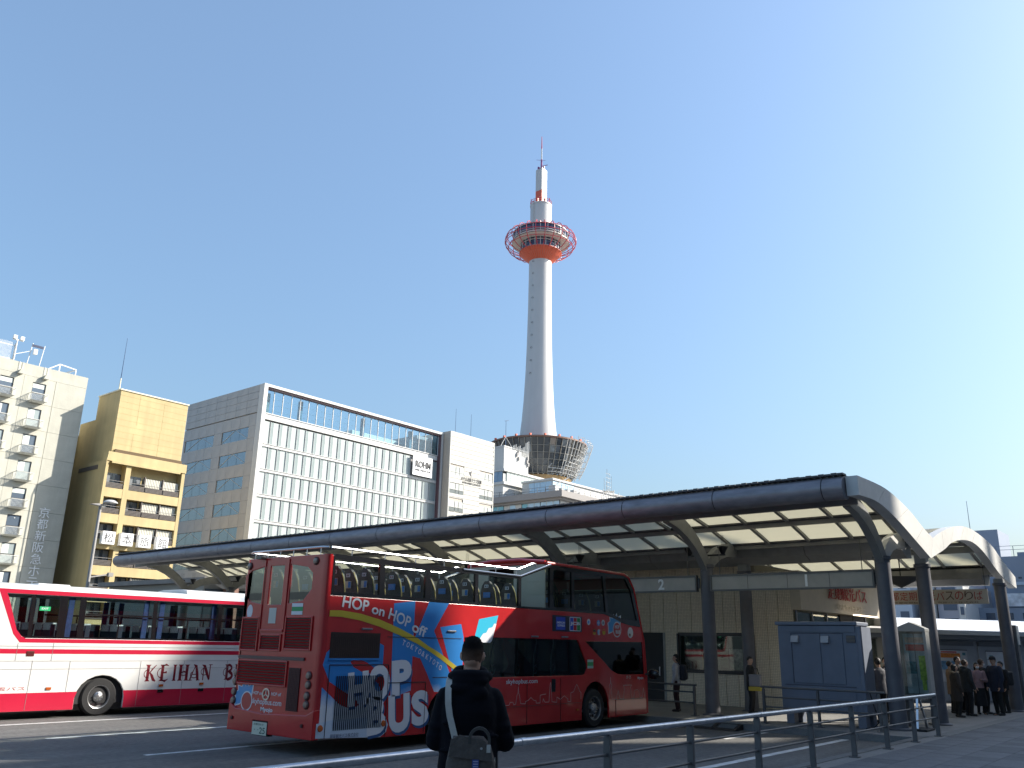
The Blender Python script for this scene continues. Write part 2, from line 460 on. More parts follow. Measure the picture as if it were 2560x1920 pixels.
# white arched end frame, panel by panel
o1 = [(19.74, 5.83), (21.82, 5.83), (23.62, 5.56), (24.88, 5.22), (25.74, 5.03)]; i1 = [(19.76, 5.38), (21.1, 5.40), (22.52, 5.16), (24.02, 4.78), (25.3, 4.44)]
o2 = [(25.74, 5.03), (26.87, 5.34), (28.29, 5.63), (29.76, 5.80), (31.26, 5.80), (33.37, 5.59), (34.89, 5.20), (36.31, 4.88), (36.95, 4.74)]
i2 = [(25.3, 4.44), (26.83, 4.81), (27.81, 5.10), (29.03, 5.31), (30.53, 5.40), (32.01, 5.23), (33.47, 4.84), (34.7, 4.57), (36.9, 4.33)]
for o_, i_ in ((o1, i1), (o2, i2)):
    def cr(P, k, t):          # smooth curve through the points
        p0, p1, p2, p3 = P[max(k - 1, 0)], P[k], P[k + 1], P[min(k + 2, len(P) - 1)]
        return tuple(.5 * (2 * p1[c] + (p2[c] - p0[c]) * t + (2 * p0[c] - 5 * p1[c] + 4 * p2[c] - p3[c]) * t * t + (3 * p1[c] - p0[c] - 3 * p2[c] + p3[c]) * t ** 3) for c in (0, 1))
    for k in range(len(o_) - 1):
        ts = [.006 + .988 * j / 6 for j in range(7)]
        MB().prism([cr(o_, k, t) for t in ts] + [cr(i_, k, t) for t in reversed(ts)], lambda x, z, y: (x, y, z), 6.17, 6.44).build('arch_panel', canopy_w, CAN)
# columns and their curved arms
colp = [(.30, 0), (.30, .03), (.215, .06), (.20, .5), (.19, 4.05), (.19, 4.1), (.225, 4.12), (.225, 4.2), (.185, 4.21)]
cmesh = MB().lathe(colp, n=20, cap=True).mesh('column', M('column_paint', (.125, .125, .14), .5, var=.07, vs=4, dirt=.25, dscale=1.0), smooth=True)
for y in YA: inst('column', cmesh, (cx(23.4, y), y, .15), CAN)
for y in (6.6, 12.0, 17.3, 22.6): inst('column', cmesh, (cx(26.0, y), y, .15), CAN)
inst('column', cmesh, (34.3, 6.25, .15), CAN)
def arm(pts, w0, w1, th, y, mat, nm):
    n = len(pts); vs = []; fs = []
    for k, (x, z) in enumerate(pts):
        a = pts[max(k - 1, 0)]; b = pts[min(k + 1, n - 1)]
        d = Vector((b[0] - a[0], b[1] - a[1])).normalized(); nx, nz = -d.y, d.x
        w = (w0 + (w1 - w0) * k / (n - 1)) / 2
        for t in (-th / 2, th / 2):
            vs += [(cx(x + nx * w, y), y + t, z + nz * w), (cx(x - nx * w, y), y + t, z - nz * w)]
    for k in range(n - 1):
        a = 4 * k; b = a + 4
        fs += [(a, a + 1, b + 1, b), (a + 2, b + 2, b + 3, a + 3), (a, b, b + 2, a + 2), (a + 1, a + 3, b + 3, b + 1)]
    fs += [(0, 2, 3, 1), (4 * n - 4, 4 * n - 3, 4 * n - 1, 4 * n - 2)]
    MB().add(vs, fs).build(nm, mat, CAN)
for y in YA:
    arm([(23.40, 4.24), (23.12, 4.55), (22.7, 4.92), (22.2, 5.22), (21.65, 5.44), (21.1, 5.56)], .34, .44, .20, y, canopy_s, 'roof_arm')
    arm([(23.42, 4.28), (23.7, 4.52), (24.1, 4.74), (24.7, 4.9), (25.35, 4.92)], .34, .40, .18, y, canopy_w if y < 7 else canopy_s, 'roof_arm')
    # pair of dark uplights on a short cross arm
    if y > 7:
        MB().bar((cx(23.4, y), y - .62, 4.62), (cx(23.4, y), y + .62, 4.62), .05, .05).build('lamp_arm', black_p, CAN)
        for s in (-.55, .55):
            MB().lathe([(.05, 0), (.16, .2), (.17, .22), (.15, .225), (.01, .1)], (cx(23.4, y), y + s, 4.64), 16).build('uplight', black_p, CAN, smooth=True)
            for k in range(4):
                MB().cyl((cx(23.4, y) + .05 * (k - 1.5), y + s, 4.86), (cx(23.4, y) + .05 * (k - 1.5), y + s, 5.2), .004, n=4).build('hanger_wire', steel_d, CAN)
for y in (12.0, 17.3, 22.6):
    arm([(26.0, 4.3), (26.0, 4.56)], .3, .3, .3, y, canopy_s, 'column_head')
MB().box(34.15, 34.45, 6.1, 6.4, 4.3, 4.5).build('column_head', canopy_s, CAN)
MB().box(25.85, 26.15, 6.45, 6.75, 4.3, 4.6).build('column_head', canopy_s, CAN)

# ---------------- hanging stand signs
signm = M('sign_grey_enamel', (0.44, 0.405, 0.35), .5, var=.05, vs=6, dirt=.2)
signf = M('sign_frame', (0.13, 0.125, 0.12), .5)
def stand_sign(y0, y1, num, ny, label):
    t = empty('stand_sign', (23.4, y0, 3.6), label, 'sign', 'stand signs hung between the canopy columns')
    MB().box(23.36, 23.44, y0 + .05, y1 - .05, 3.61, 3.98).build('sign_panel', signm, t)
    f = MB(); f.box(23.33, 23.47, y0, y1, 3.982, 4.03).box(23.33, 23.47, y0, y1, 3.56, 3.608).box(23.33, 23.47, y0, y0 + .048, 3.61, 3.98).box(23.33, 23.47, y1 - .048, y1, 3.61, 3.98)
    f.build('sign_frame', signf, t)
    k = int((y1 - y0) / 1.5)
    for i in range(1, k + 1):
        yy = y0 + (y1 - y0) * i / (k + 1); MB().box(23.352, 23.359, yy - .006, yy + .006, 3.61, 3.98).build('panel_seam', signf, t)
    text(num, M('sign_numeral', (.85, .85, .83), .5), t, (23.348, ny, 3.635), (0, -1, 0), (0, 0, 1), h=.32, bold=.03, name='numeral')
    for yy in (y0 + .3, y1 - .3):
        MB().cyl((23.4, yy, 4.03), (23.4 + .0, yy, 4.85), .012, n=6).build('hanger', signf, t)
    MB().box(23.38, 23.42, y0 - .08, y0 - .002, 3.65, 3.95).build('end_bracket', black_p, t)
stand_sign(7.12, 11.78, '1', 8.95, 'long grey hanging sign with the white numeral 1')
stand_sign(12.22, 17.05, '2', 13.52, 'long grey hanging sign with the white numeral 2 beside the red bus')
pl = empty('pendant_lamp', (29.6, 8.2, 4.0), 'dark cone shaped pendant lamp hanging under the rear vault of the canopy', 'lamp')
MB().lathe([(.005, 0), (.60, .30), (.62, .33), (.58, .345), (.0, .36)], (29.6, 8.2, 3.95), 24).build('lamp_shade', M('lamp_shade', (.06, .06, .06), .5), pl, smooth=True)
MB().cyl((29.6, 8.2, 4.3), (29.6, 8.2, 5.5), .018, n=6).build('lamp_rod', black_p, pl)

# ---------------- tiled ticket office under the canopy
tm = bpy.data.materials.new('beige_wall_tile'); tm.use_nodes = True
_n = tm.node_tree; _p = _n.nodes['Principled BSDF']; _p.inputs['Roughness'].default_value = .35
_t = _n.nodes.new('ShaderNodeTexCoord'); _mp = _n.nodes.new('ShaderNodeMapping'); _mp.inputs['Rotation'].default_value = (0, radians(-90), radians(-90))
_s = _n.nodes.new('ShaderNodeSeparateXYZ'); _c = _n.nodes.new('ShaderNodeCombineXYZ'); _ad = _n.nodes.new('ShaderNodeMath'); _ad.operation = 'ADD'
_n.links.new(_t.outputs['Object'], _s.inputs[0]); _n.links.new(_s.outputs[0], _ad.inputs[0]); _n.links.new(_s.outputs[1], _ad.inputs[1])
_n.links.new(_ad.outputs[0], _c.inputs[0]); _n.links.new(_s.outputs[2], _c.inputs[1])
_b = _n.nodes.new('ShaderNodeTexBrick'); _b.offset = 0.0; _b.inputs['Scale'].default_value = 1.0
_b.inputs['Brick Width'].default_value = .060; _b.inputs['Row Height'].default_value = .050; _b.inputs['Mortar Size'].default_value = .0035; _b.inputs['Mortar Smooth'].default_value = .2; _b.inputs['Bias'].default_value = .1
_b.inputs['Color1'].default_value = (.74, .65, .50, 1); _b.inputs['Color2'].default_value = (.64, .55, .42, 1); _b.inputs['Mortar'].default_value = (.20, .17, .12, 1)
_n.links.new(_c.outputs[0], _b.inputs[0]); _n.links.new(_b.outputs[0], _p.inputs['Base Color'])
_bp = _n.nodes.new('ShaderNodeBump'); _bp.inputs['Strength'].default_value = .5; _bp.inputs['Distance'].default_value = .01; _bp.invert = True
_n.links.new(_b.outputs[1], _bp.inputs['Height']); _n.links.new(_bp.outputs[0], _p.inputs['Normal'])
_mats['beige_wall_tile'] = tm
beige = M('beige_fascia', (0.50, 0.44, 0.35), .5, var=.05, vs=4, dirt=.15)
OFF = empty('ticket_office', (27.6, 11.05, .15), 'beige tiled ticket office behind the canopy columns, with a red lettered fascia', 'building')
XW, YS, YN, ZT = 27.6, 11.05, 34.0, 4.72
box('wall', XW + .06, 36.0, YS + .06, 12.3, .146, 4.44, M('office_core', (.3, .26, .19), .8), OFF); box('wall', XW + .06, 36.0, 12.302, YN, .146, ZT - .01, M('office_core', (.3, .26, .19), .8), OFF)
box('roof', XW - .02, 36.1, 12.46, YN + .1, ZT, ZT + .06, canopy_s, OFF)
seams = [11.06, 11.55, 11.95, 12.45, 13.05, 13.5, 14.15, 14.7, 15.25, 15.8] + [16.35 + .55 * k for k in range(24)]
for a, b in zip(seams[:-1], seams[1:]):
    a_ = a + .008; b_ = b - .008
    if 12.4 <= a < 15.2: spans = [(.15, 1.185), (2.43, ZT)]
    elif 15.7 <= a < 17.3: spans = [(2.46, ZT)]
    elif b < 12.46: spans = [(.15, 4.45)]
    else: spans = [(.15, ZT)]
    for z0, z1 in spans:
        # two tiers so the horizontal joint shows
        zs = [z0] + ([3.35] if z0 < 3.3 < z1 else []) + [z1]
        for u, w in zip(zs[:-1], zs[1:]): box('tile_panel', XW, XW + .055, a_, b_, u + .004, w - .004, tm, OFF)
win = box('window', XW + .02, XW + .05, 12.48, 15.22, 1.2, 2.42, black_p, OFF)
for y0, y1 in ((12.53, 13.85), (13.9, 15.17)):
    box('pane', XW + .005, XW + .018, y0, y1, 1.26, 2.36, glass_g, win)
box('frame', XW - .03, XW + .03, 12.41, 12.47, 1.19, 2.43, black_p, win); box('frame', XW - .03, XW + .03, 15.23, 15.29, 1.19, 2.43, black_p, win)
box('frame', XW - .03, XW + .03, 12.475, 15.225, 2.425, 2.47, black_p, win); box('frame', XW - .05, XW + .03, 12.475, 15.225, 1.15, 1.195, black_p, win)
# notices seen behind the glass
box('notice', XW + .0185, XW + .0198, 12.6, 13.35, 1.3, 1.95, M('map_print', (.45, .47, .45), .6, var=.5, vs=9), win)
box('notice', XW + .0185, XW + .0198, 13.95, 14.35, 1.3, 1.75, M('yellow_print', (.45, .35, .12), .6, var=.3, vs=9), win)
box('notice', XW + .0185, XW + .0198, 14.4, 14.95, 1.75, 2.1, M('pale_print', (.5, .5, .46), .6, var=.3, vs=9), win)
box('notice', XW + .0185, XW + .0198, 13.4, 13.8, 1.35, 2.2, M('green_print', (.12, .16, .11), .6, var=.3, vs=9), win)
dr = box('door', XW + .02, XW + .05, 15.85, 17.3, .15, 2.45, dark_in, OFF)
box('door_frame', XW - .02, XW + .04, 15.76, 15.84, .15, 2.46, canopy_s, dr); box('handle', XW - .01, XW + .015, 16.0, 16.03, 1.0, 1.3, chrome, dr)
# south front: lettered fascia over dark glass doors
box('fascia', XW - .02, 36.05, YS - .28, YS + .05, 3.22, 4.45, beige, OFF)
text('定期観光バス', M('red_letters', (.30, .025, .02), .5), OFF, (30.0, YS - .31, 3.68), (1, 0, 0), (0, 0, 1), h=.50, w=4.0, bold=.025, depth=.025)
text('バスチケットセンター', M('pale_letters', (.62, .58, .5), .5), OFF, (30.7, YS - .30, 3.34), (1, 0, 0), (0, 0, 1), h=.22, w=3.1, bold=.01, depth=.015)
for k in range(6):
    x0 = XW + .2 + 1.35 * k
    if k in (3, 4): box('opening', x0, x0 + 1.3, YS - .02, YS + .02, .15, 3.2, dark_in, OFF); continue
    d_ = box('glass_door', x0, x0 + 1.3, YS + .0, YS + .02, .2, 3.15, glass_g, OFF)
    box('frame', x0 - .03, x0 + .025, YS - .05, YS - .002, .15, 3.2, M('anodised_frame', (.2, .21, .24), .4, metal=.5), d_)
    box('frame', x0 + .026, x0 + 1.32, YS - .05, YS - .002, 2.45, 2.52, M('anodised_frame', (0, 0, 0)), d_)
tube = box('strip_light', 31.2, 33.6, YS - .8, YS - .7, 3.16, 3.2, emit('lamp_tube', (1, .82, .58), 2.2), OFF)
pil = box('corner_pillar', 35.7, 36.25, YS - .35, YS + .1, .15, 3.2, M('pale_stone', (.62, .6, .55), .6, var=.05, dirt=.2), OFF)
for k, (z0, z1) in enumerate(((2.0, 2.7), (1.3, 1.95), (.75, 1.25))):
    box('notice', 35.78, 36.18, YS - .362, YS - .352, z0, z1, M('notice_print', (.66, .64, .6), .6, var=.45, vs=25), pil)
# ======================= the city beyond the square
def YF(x, z, y): return (x, y, z)          # drawing on a wall that faces south
def XF(y, z, x): return (x, y, z)          # drawing on a wall that faces west

# ---------------- white framed office block
of_side = M('warm_grey_panel', (.41, .395, .385), .42, var=.05, vs=.8, streak=(.5, .5, .04, .08))
of_white = M('white_aluminium', (.56, .555, .54), .45, var=.03, vs=2)
of_dark = M('plum_reveal', (.13, .07, .08), .5)
of_joint = M('dark_joint', (.05, .05, .05), .8)
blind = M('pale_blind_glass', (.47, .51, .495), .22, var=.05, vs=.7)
blue_gl = M('blue_window_glass', (.16, .24, .36), .04, spec=1.0)
OB = empty('office_block', (65.1, 100, 0), 'large office block with white framed glass front and grey panelled side wall', 'building')
box('core', 65.35, 101.0, 100.75, 119.5, 0, 31.9, M('core_grey', (.3, .3, .3), .8), OB)
f = MB(); f.box(65.1, 65.72, 99.55, 100.7, 0, 36.1); f.build('front_frame', of_white, OB)
box('front_frame', 65.722, 101.1, 99.55, 100.7, 35.72, 36.1, of_white, OB)
box('front_frame', 100.75, 101.1, 99.55, 100.7, 0, 35.718, of_white, OB)
box('reveal', 65.74, 100.7, 99.75, 100.6, 35.5, 35.715, of_dark, OB); box('reveal', 100.5, 100.745, 99.75, 100.6, 0, 35.49, of_dark, OB)
NP = 23; PX0, PX1 = 65.76, 100.46; PW = (PX1 - PX0) / NP
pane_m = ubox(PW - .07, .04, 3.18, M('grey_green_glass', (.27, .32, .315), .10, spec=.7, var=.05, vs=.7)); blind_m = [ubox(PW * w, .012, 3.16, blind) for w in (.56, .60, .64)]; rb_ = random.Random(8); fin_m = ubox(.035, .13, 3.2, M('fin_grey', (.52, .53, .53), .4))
for r in range(7):
    zb = 27.8 - 3.5 * r
    for i in range(4):
        xa = PX0 + (PX1 - PX0) * i / 4; xb = PX0 + (PX1 - PX0) * (i + 1) / 4
        pbox('spandrel', xa + .01, xb - .01, 100.22, 100.6, zb - .44, zb - .02, of_white, OB)
        pbox('sill', xa + .01, xb - .01, 100.14, 100.218, zb - .10, zb - .03, of_white, OB)
    for c in range(NP):
        if r == 0 and 19 <= c <= 21: continue
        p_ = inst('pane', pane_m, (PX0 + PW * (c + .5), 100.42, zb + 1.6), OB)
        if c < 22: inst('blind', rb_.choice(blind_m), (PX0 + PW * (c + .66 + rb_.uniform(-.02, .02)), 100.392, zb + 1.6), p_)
    for c in range(NP + 1):
        if r == 0 and 20 <= c <= 21: continue
        inst('fin', fin_m, (PX0 + PW * c, 100.33, zb + 1.6), OB)
pbox('spandrel', PX0, PX1, 100.2, 100.6, 31.22, 31.95, of_white, OB)
sg = box('sign_board', PX0 + 19 * PW + .05, PX0 + 22 * PW - .05, 99.7, 99.84, 27.9, 31.2, M('sign_white', (.85, .85, .84), .5), OB)
text('ROHM', M('sign_dark', (.03, .03, .035), .5), sg, (95.0, 99.69, 29.25), (1, 0, 0), (0, 0, 1), h=1.1, w=3.5, bold=.03, depth=.05)
text('SEMICONDUCTOR', M('sign_dark', (0, 0, 0)), sg, (95.0, 99.69, 28.65), (1, 0, 0), (0, 0, 1), h=.3, w=3.5, bold=.01, depth=.03)
# open glazed roof screen: one sees the sky through it
sc_gl = glass('screen_glass', (.72, .86, .92), .95)
for c in range(NP):
    inst('screen_pane', ubox(PW - .1, .03, 3.3, sc_gl), (PX0 + PW * (c + .5), 100.2, 33.8), OB)
    for k in range(3): inst('louvre', ubox(PW - .11, .02, .03, M('louvre_grey', (.3, .34, .36), .5)), (PX0 + PW * (c + .5), 100.5, 32.7 + .85 * k), OB)
for c in range(NP + 1): inst('mullion', ubox(.09, .14, 3.4, of_white), (PX0 + PW * c, 100.2, 33.8), OB)
pbox('screen_rail', PX0, PX1, 100.1, 100.3, 32.0, 32.12, of_white, OB)
for x in (72.5, 84.5, 94.8): box('screen_column', x, x + .5, 101.2, 101.7, 31.9, 35.4, M('blue_grey_steel', (.12, .19, .25), .5), OB)
box('roof_plant', 86.5, 96.5, 106, 112, 31.9, 34.6, M('plant_green', (.5, .58, .56), .6), OB)
box('roof_plant', 66.2, 67.3, 101.2, 106, 31.9, 35.3, M('plant_mesh', (.26, .28, .27), .7, var=.4, vs=3), OB)
box('roof_plant', 97.2, 100.4, 102, 110, 31.9, 35.3, M('plant_grey', (.25, .29, .33), .6), OB)
# panelled west wall
yc = [100.72, 103.4, 106.05, 108.7, 111.35, 114.0, 116.65, 119.5]
for a, b in zip(yc[:-1], yc[1:]):
    for k in range(4):
        z0 = 32.05 + 1.01 * k; pbox('wall_panel', 65.1, 65.34, a + .02, b - .02, z0 + .015, z0 + .99, of_side, OB)
box('parapet_back', 65.345, 65.5, 100.75, 119.5, 31.95, 36.05, of_side, OB)
wc = [102.4, 104.6, 106.8, 109.0, 111.1, 113.3, 115.4, 117.5, 119.0]
for r in range(8):
    zw = 28.45 - 3.5 * r
    pc = [100.72, 102.38] + wc[1:-1] + [119.5]
    for a, b in zip(pc[:-1], pc[1:]):
        pbox('wall_panel', 65.1, 65.34, a + .018, b - .018, zw + 1.735, zw + 3.5 - .02 if r else 31.9, of_side, OB)
    pbox('wall_panel', 65.1, 65.34, 100.74, 102.37, zw, zw + 1.715, of_side, OB); pbox('wall_panel', 65.1, 65.34, 119.02, 119.48, zw, zw + 1.715, of_side, OB)
    for i in range(8):
        a, b = wc[i], wc[i + 1]
        if i == 3: pbox('wall_panel', 65.1, 65.34, a + .018, b - .018, zw, zw + 1.715, of_side, OB); continue
        w_ = pbox('window', 65.2, 65.24, a + .03, b - .03, zw + .02, zw + 1.7, glass('office_side_glass', (.38, .44, .50), .95, boost=.22), OB)
    for y0, y1 in ((102.6, 105.6), (109.0, 105.8), (111.2, 114.4), (118.6, 114.6)):
        MB().bar((65.29, y0, zw + .1), (65.29, y1, zw + 1.65), .05, .26, (1, 0, 0)).build('brace', M('pale_brace', (.5, .5, .48), .6), OB)
    pbox('dark_room', 65.325, 65.345, 102.42, 118.98, zw + .01, zw + 1.71, M('room_dark', (.07, .08, .09), .6), OB)

# ---------------- yellow inn
ye = M('yellow_render', (.57, .45, .225), .75, var=.06, vs=.5, bump=.1, bs=20, dirt=.12, dscale=.4, streak=(1.5, 1.5, .06, .14))
ye_l = M('yellow_joint', (.45, .35, .16), .8)
br_d = M('brown_balcony_slat', (.10, .085, .075), .6, var=.1, vs=3)
win_d = M('dark_window', (.035, .045, .055), .05, spec=.9)
curt = bpy.data.materials.new('pleated_curtain'); curt.use_nodes = True
_n = curt.node_tree; _w = _n.nodes.new('ShaderNodeTexWave'); _w.wave_type = 'BANDS'; _w.bands_direction = 'X'; _w.inputs['Scale'].default_value = 1.6; _w.inputs['Distortion'].default_value = 1.0; _w.inputs['Detail'].default_value = 2
_t = _n.nodes.new('ShaderNodeTexCoord'); _r = _n.nodes.new('ShaderNodeValToRGB'); _r.color_ramp.elements[0].color = (.10, .10, .08, 1); _r.color_ramp.elements[1].color = (.68, .66, .56, 1); _r.color_ramp.elements[0].position = .15; _r.color_ramp.elements[1].position = .5
_n.links.new(_t.outputs['Object'], _w.inputs[0]); _n.links.new(_w.outputs[1], _r.inputs[0]); _n.links.new(_r.outputs[0], _n.nodes['Principled BSDF'].inputs[0]); _mats['pleated_curtain'] = curt
YI = empty('yellow_inn', (43.5, 96, 0), 'narrow yellow inn with brown balconies and four white sign boxes, beside the cream hotel', 'building')
box('wall', 43.5, 53.0, 97.0, 112, 0, 21.0, ye, YI)
box('stair_block', 44.0, 52.55, 96.5, 102.0, 21.0, 29.4, ye, YI)
box('rear_block', 44.02, 52.5, 102.01, 106.0, 21.0, 26.6, ye, YI)
box('rear_block', 43.6, 46.0, 106.02, 111.5, 21.0, 25.2, ye, YI)
box('coping', 43.9, 52.65, 96.4, 102.05, 29.402, 29.56, M('pale_coping', (.7, .66, .5), .6), YI)
for k in range(1, 11): pbox('render_joint', 44.02, 52.53, 96.490, 96.499, 21.6 + .72 * k, 21.625 + .72 * k, ye_l, YI)
for x, a, b in ((46.4, 25.6, 29.2), (49.4, 22.2, 25.5), (46.2, 22.0, 24.5), (49.5, 25.6, 29.0)): pbox('render_joint', x, x + .03, 96.486, 96.4895, a, b, ye_l, YI)
box('cornice', 43.4, 53.1, 95.85, 97.0, 20.85, 21.9, ye, YI); box('ledge', 43.9, 52.3, 95.7, 95.848, 20.62, 20.85, ye, YI)
box('gap_shadow_panel', 44.3, 52.6, 96.3, 96.45, 21.9, 22.35, M('gap_shadow_brown', (.12, .08, .04), .8), YI)  # dark brown strip paints the shadow of the gap above the cornice
cols_ = [(43.4, 43.68), (45.75, 46.35), (52.65, 53.05)]
for a, b in cols_: box('pillar', a, b, 95.95, 97.0, 0, 20.84, ye, YI)
for r in range(8):
    zf = 17.85 - 2.88 * r
    if zf < -1: break
    for a, b in ((43.69, 45.74), (46.36, 52.64)): pbox('floor_beam', a, b, 95.97, 96.98, zf - 1.05 if r else zf - 1.05, zf - .02, ye, YI)
    pbox('post', 48.2, 48.36, 96.1, 96.4, zf, zf + 1.82, br_d, YI); pbox('post', 50.45, 50.58, 96.1, 96.3, zf, zf + 1.82, br_d, YI)
    for (a, b, cu) in ((43.72, 44.7, 0), (44.74, 45.72, 0), (46.4, 47.25, 0), (47.3, 48.15, 0), (48.4, 50.42, 1), (50.6, 52.6, 1)):
        w_ = pbox('window', a, b, 96.93, 96.99, zf + .05, zf + 1.8, win_d, YI)
        if cu: pbox('curtain', a + .04, b - .04, 96.30, 96.34, zf + .62, zf + 1.66, curt, w_)
        else: pbox('curtain', a + .3, b - .1, 96.915, 96.928, zf + .6, zf + 1.7, M('grey_curtain', (.16, .18, .2), .6), w_)
    for a, b in ((43.7, 45.73), (46.38, 48.18), (48.38, 50.43), (50.6, 52.62)):
        for k in range(4): pbox('balcony_slat', a, b, 96.02, 96.07, zf + .05 + .15 * k, zf + .16 + .15 * k, br_d, YI)
        pbox('balcony_rail', a, b, 96.0, 96.08, zf + .82, zf + .87, M('grey_rail', (.2, .19, .18), .5), YI)
for (x0, x1, ch) in ((43.95, 45.4, '松'), (46.05, 47.5, '本'), (48.15, 49.65, '旅'), (50.3, 51.75, '館')):
    s_ = box('sign_box', x0, x1, 95.3, 95.93, 11.5, 12.92, M('sign_white', (0, 0, 0)), YI, bevel=.03)
    text(ch, M('sign_dark', (0, 0, 0)), s_, (x0 + .17, 95.292, 11.68), (1, 0, 0), (0, 0, 1), h=1.05, w=1.1, bold=.012)
MB().cyl((44.4, 98, 29.5), (44.4, 98, 31.2), .09, .07, 8).build('mast_base', M('pale_coping', (0, 0, 0)), YI)
MB().cyl((44.4, 98, 31.2), (44.4, 98, 36.3), .06, .03, 8).build('mast', M('blue_mast', (.05, .11, .22), .5), YI)
MB().tube([(43.42, 95.85, 21.6), (43.3, 95.8, 20.8), (43.3, 95.8, 0)], .05).build('down_pipe', ye, YI)
for r in range(7):
    zf = 18.1 - 2.88 * r; pbox('window', 43.46, 43.498, 106.5, 108.0, zf, zf + 1.5, win_d, YI); pbox('window', 43.46, 43.498, 110, 111.2, zf, zf + 1.5, win_d, YI)
pbox('vent_slot', 43.45, 43.498, 98.2, 103.0, 20.1, 20.6, br_d, YI)

# ---------------- cream hotel
ho = M('cream_render', (.54, .53, .455), .85, var=.05, vs=1.2, bump=.55, bs=5, dirt=.10, dscale=.5, streak=(1.2, 1.2, .05, .12))
ho_w = M('white_balcony', (.66, .66, .61), .6, var=.03)
HO = empty('cream_hotel', (41.5, 100, 0), 'tall cream hotel with rows of small white balconies and vertical lettering', 'building')
box('core', 10, 41.45, 100.25, 116, 0, 30.6, M('hotel_core', (.6, .58, .5), .85), HO)
CW, RH = 3.4, 2.97
def panel(w, hole, hgt=RH):
    out = [(-w / 2 + .012, .012), (w / 2 - .012, .012), (w / 2 - .012, hgt - .012), (-w / 2 + .012, hgt - .012)]
    return MB().prism(out, lambda a, b, t: (a, t, b), 0, .24, [hole] if hole else []).mesh('wall_panel', ho)
pm = panel(CW, [(-.72, .22), (.72, .22), (.72, 2.37), (-.72, 2.37)])
pe = panel(3.43, None)
fr_m = MB().box(-.72, -.67, 0, .1, .22, 2.37).box(.67, .72, 0, .1, .22, 2.37).box(-.668, .668, 0, .1, 2.32, 2.37).box(-.668, .668, 0, .1, 1.17, 1.21).mesh('frame', M('bronze_frame', (.10, .075, .06), .4))
gl_m = [ubox(1.33, .02, 2.08, M('hotel_glass', (.10, .13, .17), .06, spec=.9)), ubox(1.33, .02, 2.08, M('hotel_glass_curtain', (.33, .38, .38), .08, spec=.8))]
cur_m = ubox(.7, .01, 1.0, M('pale_curtain', (.62, .66, .62), .7)); cur2 = ubox(1.3, .01, .5, M('pale_curtain', (0, 0, 0)))
tri_m = MB().add([(-.08, 0, .1), (.08, 0, .1), (0, 0, 0)], [(0, 1, 2)]).mesh('paper_mark', M('white_paint', (0, 0, 0)))
bal = MB().add([(-.72, 0, 0), (.72, 0, 0), (.86, 0, .14), (-.86, 0, .14), (-.62, -.62, 0), (.62, -.62, 0), (.86, -.86, .14), (-.86, -.86, .14)], [(0, 1, 2, 3), (7, 6, 5, 4), (4, 5, 1, 0), (5, 6, 2, 1), (6, 7, 3, 2), (7, 4, 0, 3)]).mesh('balcony', ho_w)
rail = MB().box(-.9, .9, -.9, -.85, .93, .98).box(-.9, -.85, -.85, 0, .93, .98).box(.85, .9, -.85, 0, .93, .98)
for k in range(15):
    x = -.84 + .12 * k; rail.box(x - .010, x + .010, -.885, -.865, .14, .93)
for k in range(7):
    y = -.78 + .12 * k
    for sx in (-.875, .875): rail.box(sx - .012, sx + .012, y - .012, y + .012, .14, .93)
rail = rail.mesh('railing', ho_w)
rh = random.Random(5)
for r in range(10):
    zb = 26.55 - RH * r          # base of the panel row
    inst('wall_panel', pe, (39.785, 100, zb), HO)
    for c in range(6):
        x = 36.35 - CW * c
        inst('wall_panel', pm, (x, 100, zb), HO)
        inst('frame', fr_m, (x, 100.08, zb), HO)
        cu = rh.random()
        w_ = inst('window', gl_m[cu < .35], (x, 100.14, zb + 1.28), HO)
        if cu < .55: inst('curtain', cur_m, (x - .28, 100.125, zb + 1.75), w_)
        elif cu < .75: inst('curtain', cur2, (x, 100.125, zb + 2.02), w_)
        else: inst('paper_mark', tri_m, (x + .1, 100.125, zb + 2.0), w_)
        b_ = inst('balcony', bal, (x - .05, 100, zb + .05), HO); inst('railing', rail, (x - .05, 100, zb + .05), b_)
pbox('parapet', 10, 41.5, 100, 100.26, 29.53, 30.85, ho, HO)
box('end_wall', 41.26, 41.5, 100.262, 116, 0, 30.85, ho, HO)
for i, ch in enumerate('京都新阪急ホテル'):
    text(ch, M('pale_metal_letters', (.86, .87, .87), .5), HO, (38.72, 99.9, 14.1 - 1.26 * i), (1, 0, 0), (0, 0, 1), w=1.12, h=1.12, depth=.05)
# roof edge: barred screen, lamp frames, hanging scuppers
wr = M('white_paint', (0, 0, 0))
for x in (27.0, 30.3, 33.2): box('screen_post', x, x + .16, 100.4, 100.55, 30.85, 32.9, wr, HO)
for z in (31.0, 32.6): box('screen_rail', 20, 33.2, 100.45, 100.5, z, z + .08, wr, HO)
bars = MB()
for k in range(60): bars.box(26.5 + .11 * k, 26.53 + .11 * k, 100.46, 100.49, 31.08, 33.0)
bars.build('screen_bars', wr, HO, kind='stuff')
MB().cyl((33.3, 100.3, 31.0), (33.3, 100.3, 33.4), .07, n=8).build('lamp_post', wr, HO)
for x in (33.0, 33.75): box('floodlight', x - .2, x + .2, 100.1, 100.4, 33.35, 33.8, wr, HO, bevel=.03)
box('lamp_bar', 32.8, 33.95, 100.25, 100.35, 33.26, 33.348, wr, HO)
for x in (34.7, 36.0): MB().cyl((x, 100.3, 30.8), (x + .25, 100.3, 33.4), .05, n=6).build('davit_post', wr, HO)
box('davit_head', 34.9, 36.1, 100.2, 100.35, 33.0, 33.25, M('blue_black', (.03, .04, .09), .5), HO)
box('floodlight', 35.1, 35.5, 100.0, 100.3, 32.1, 32.7, wr, HO)
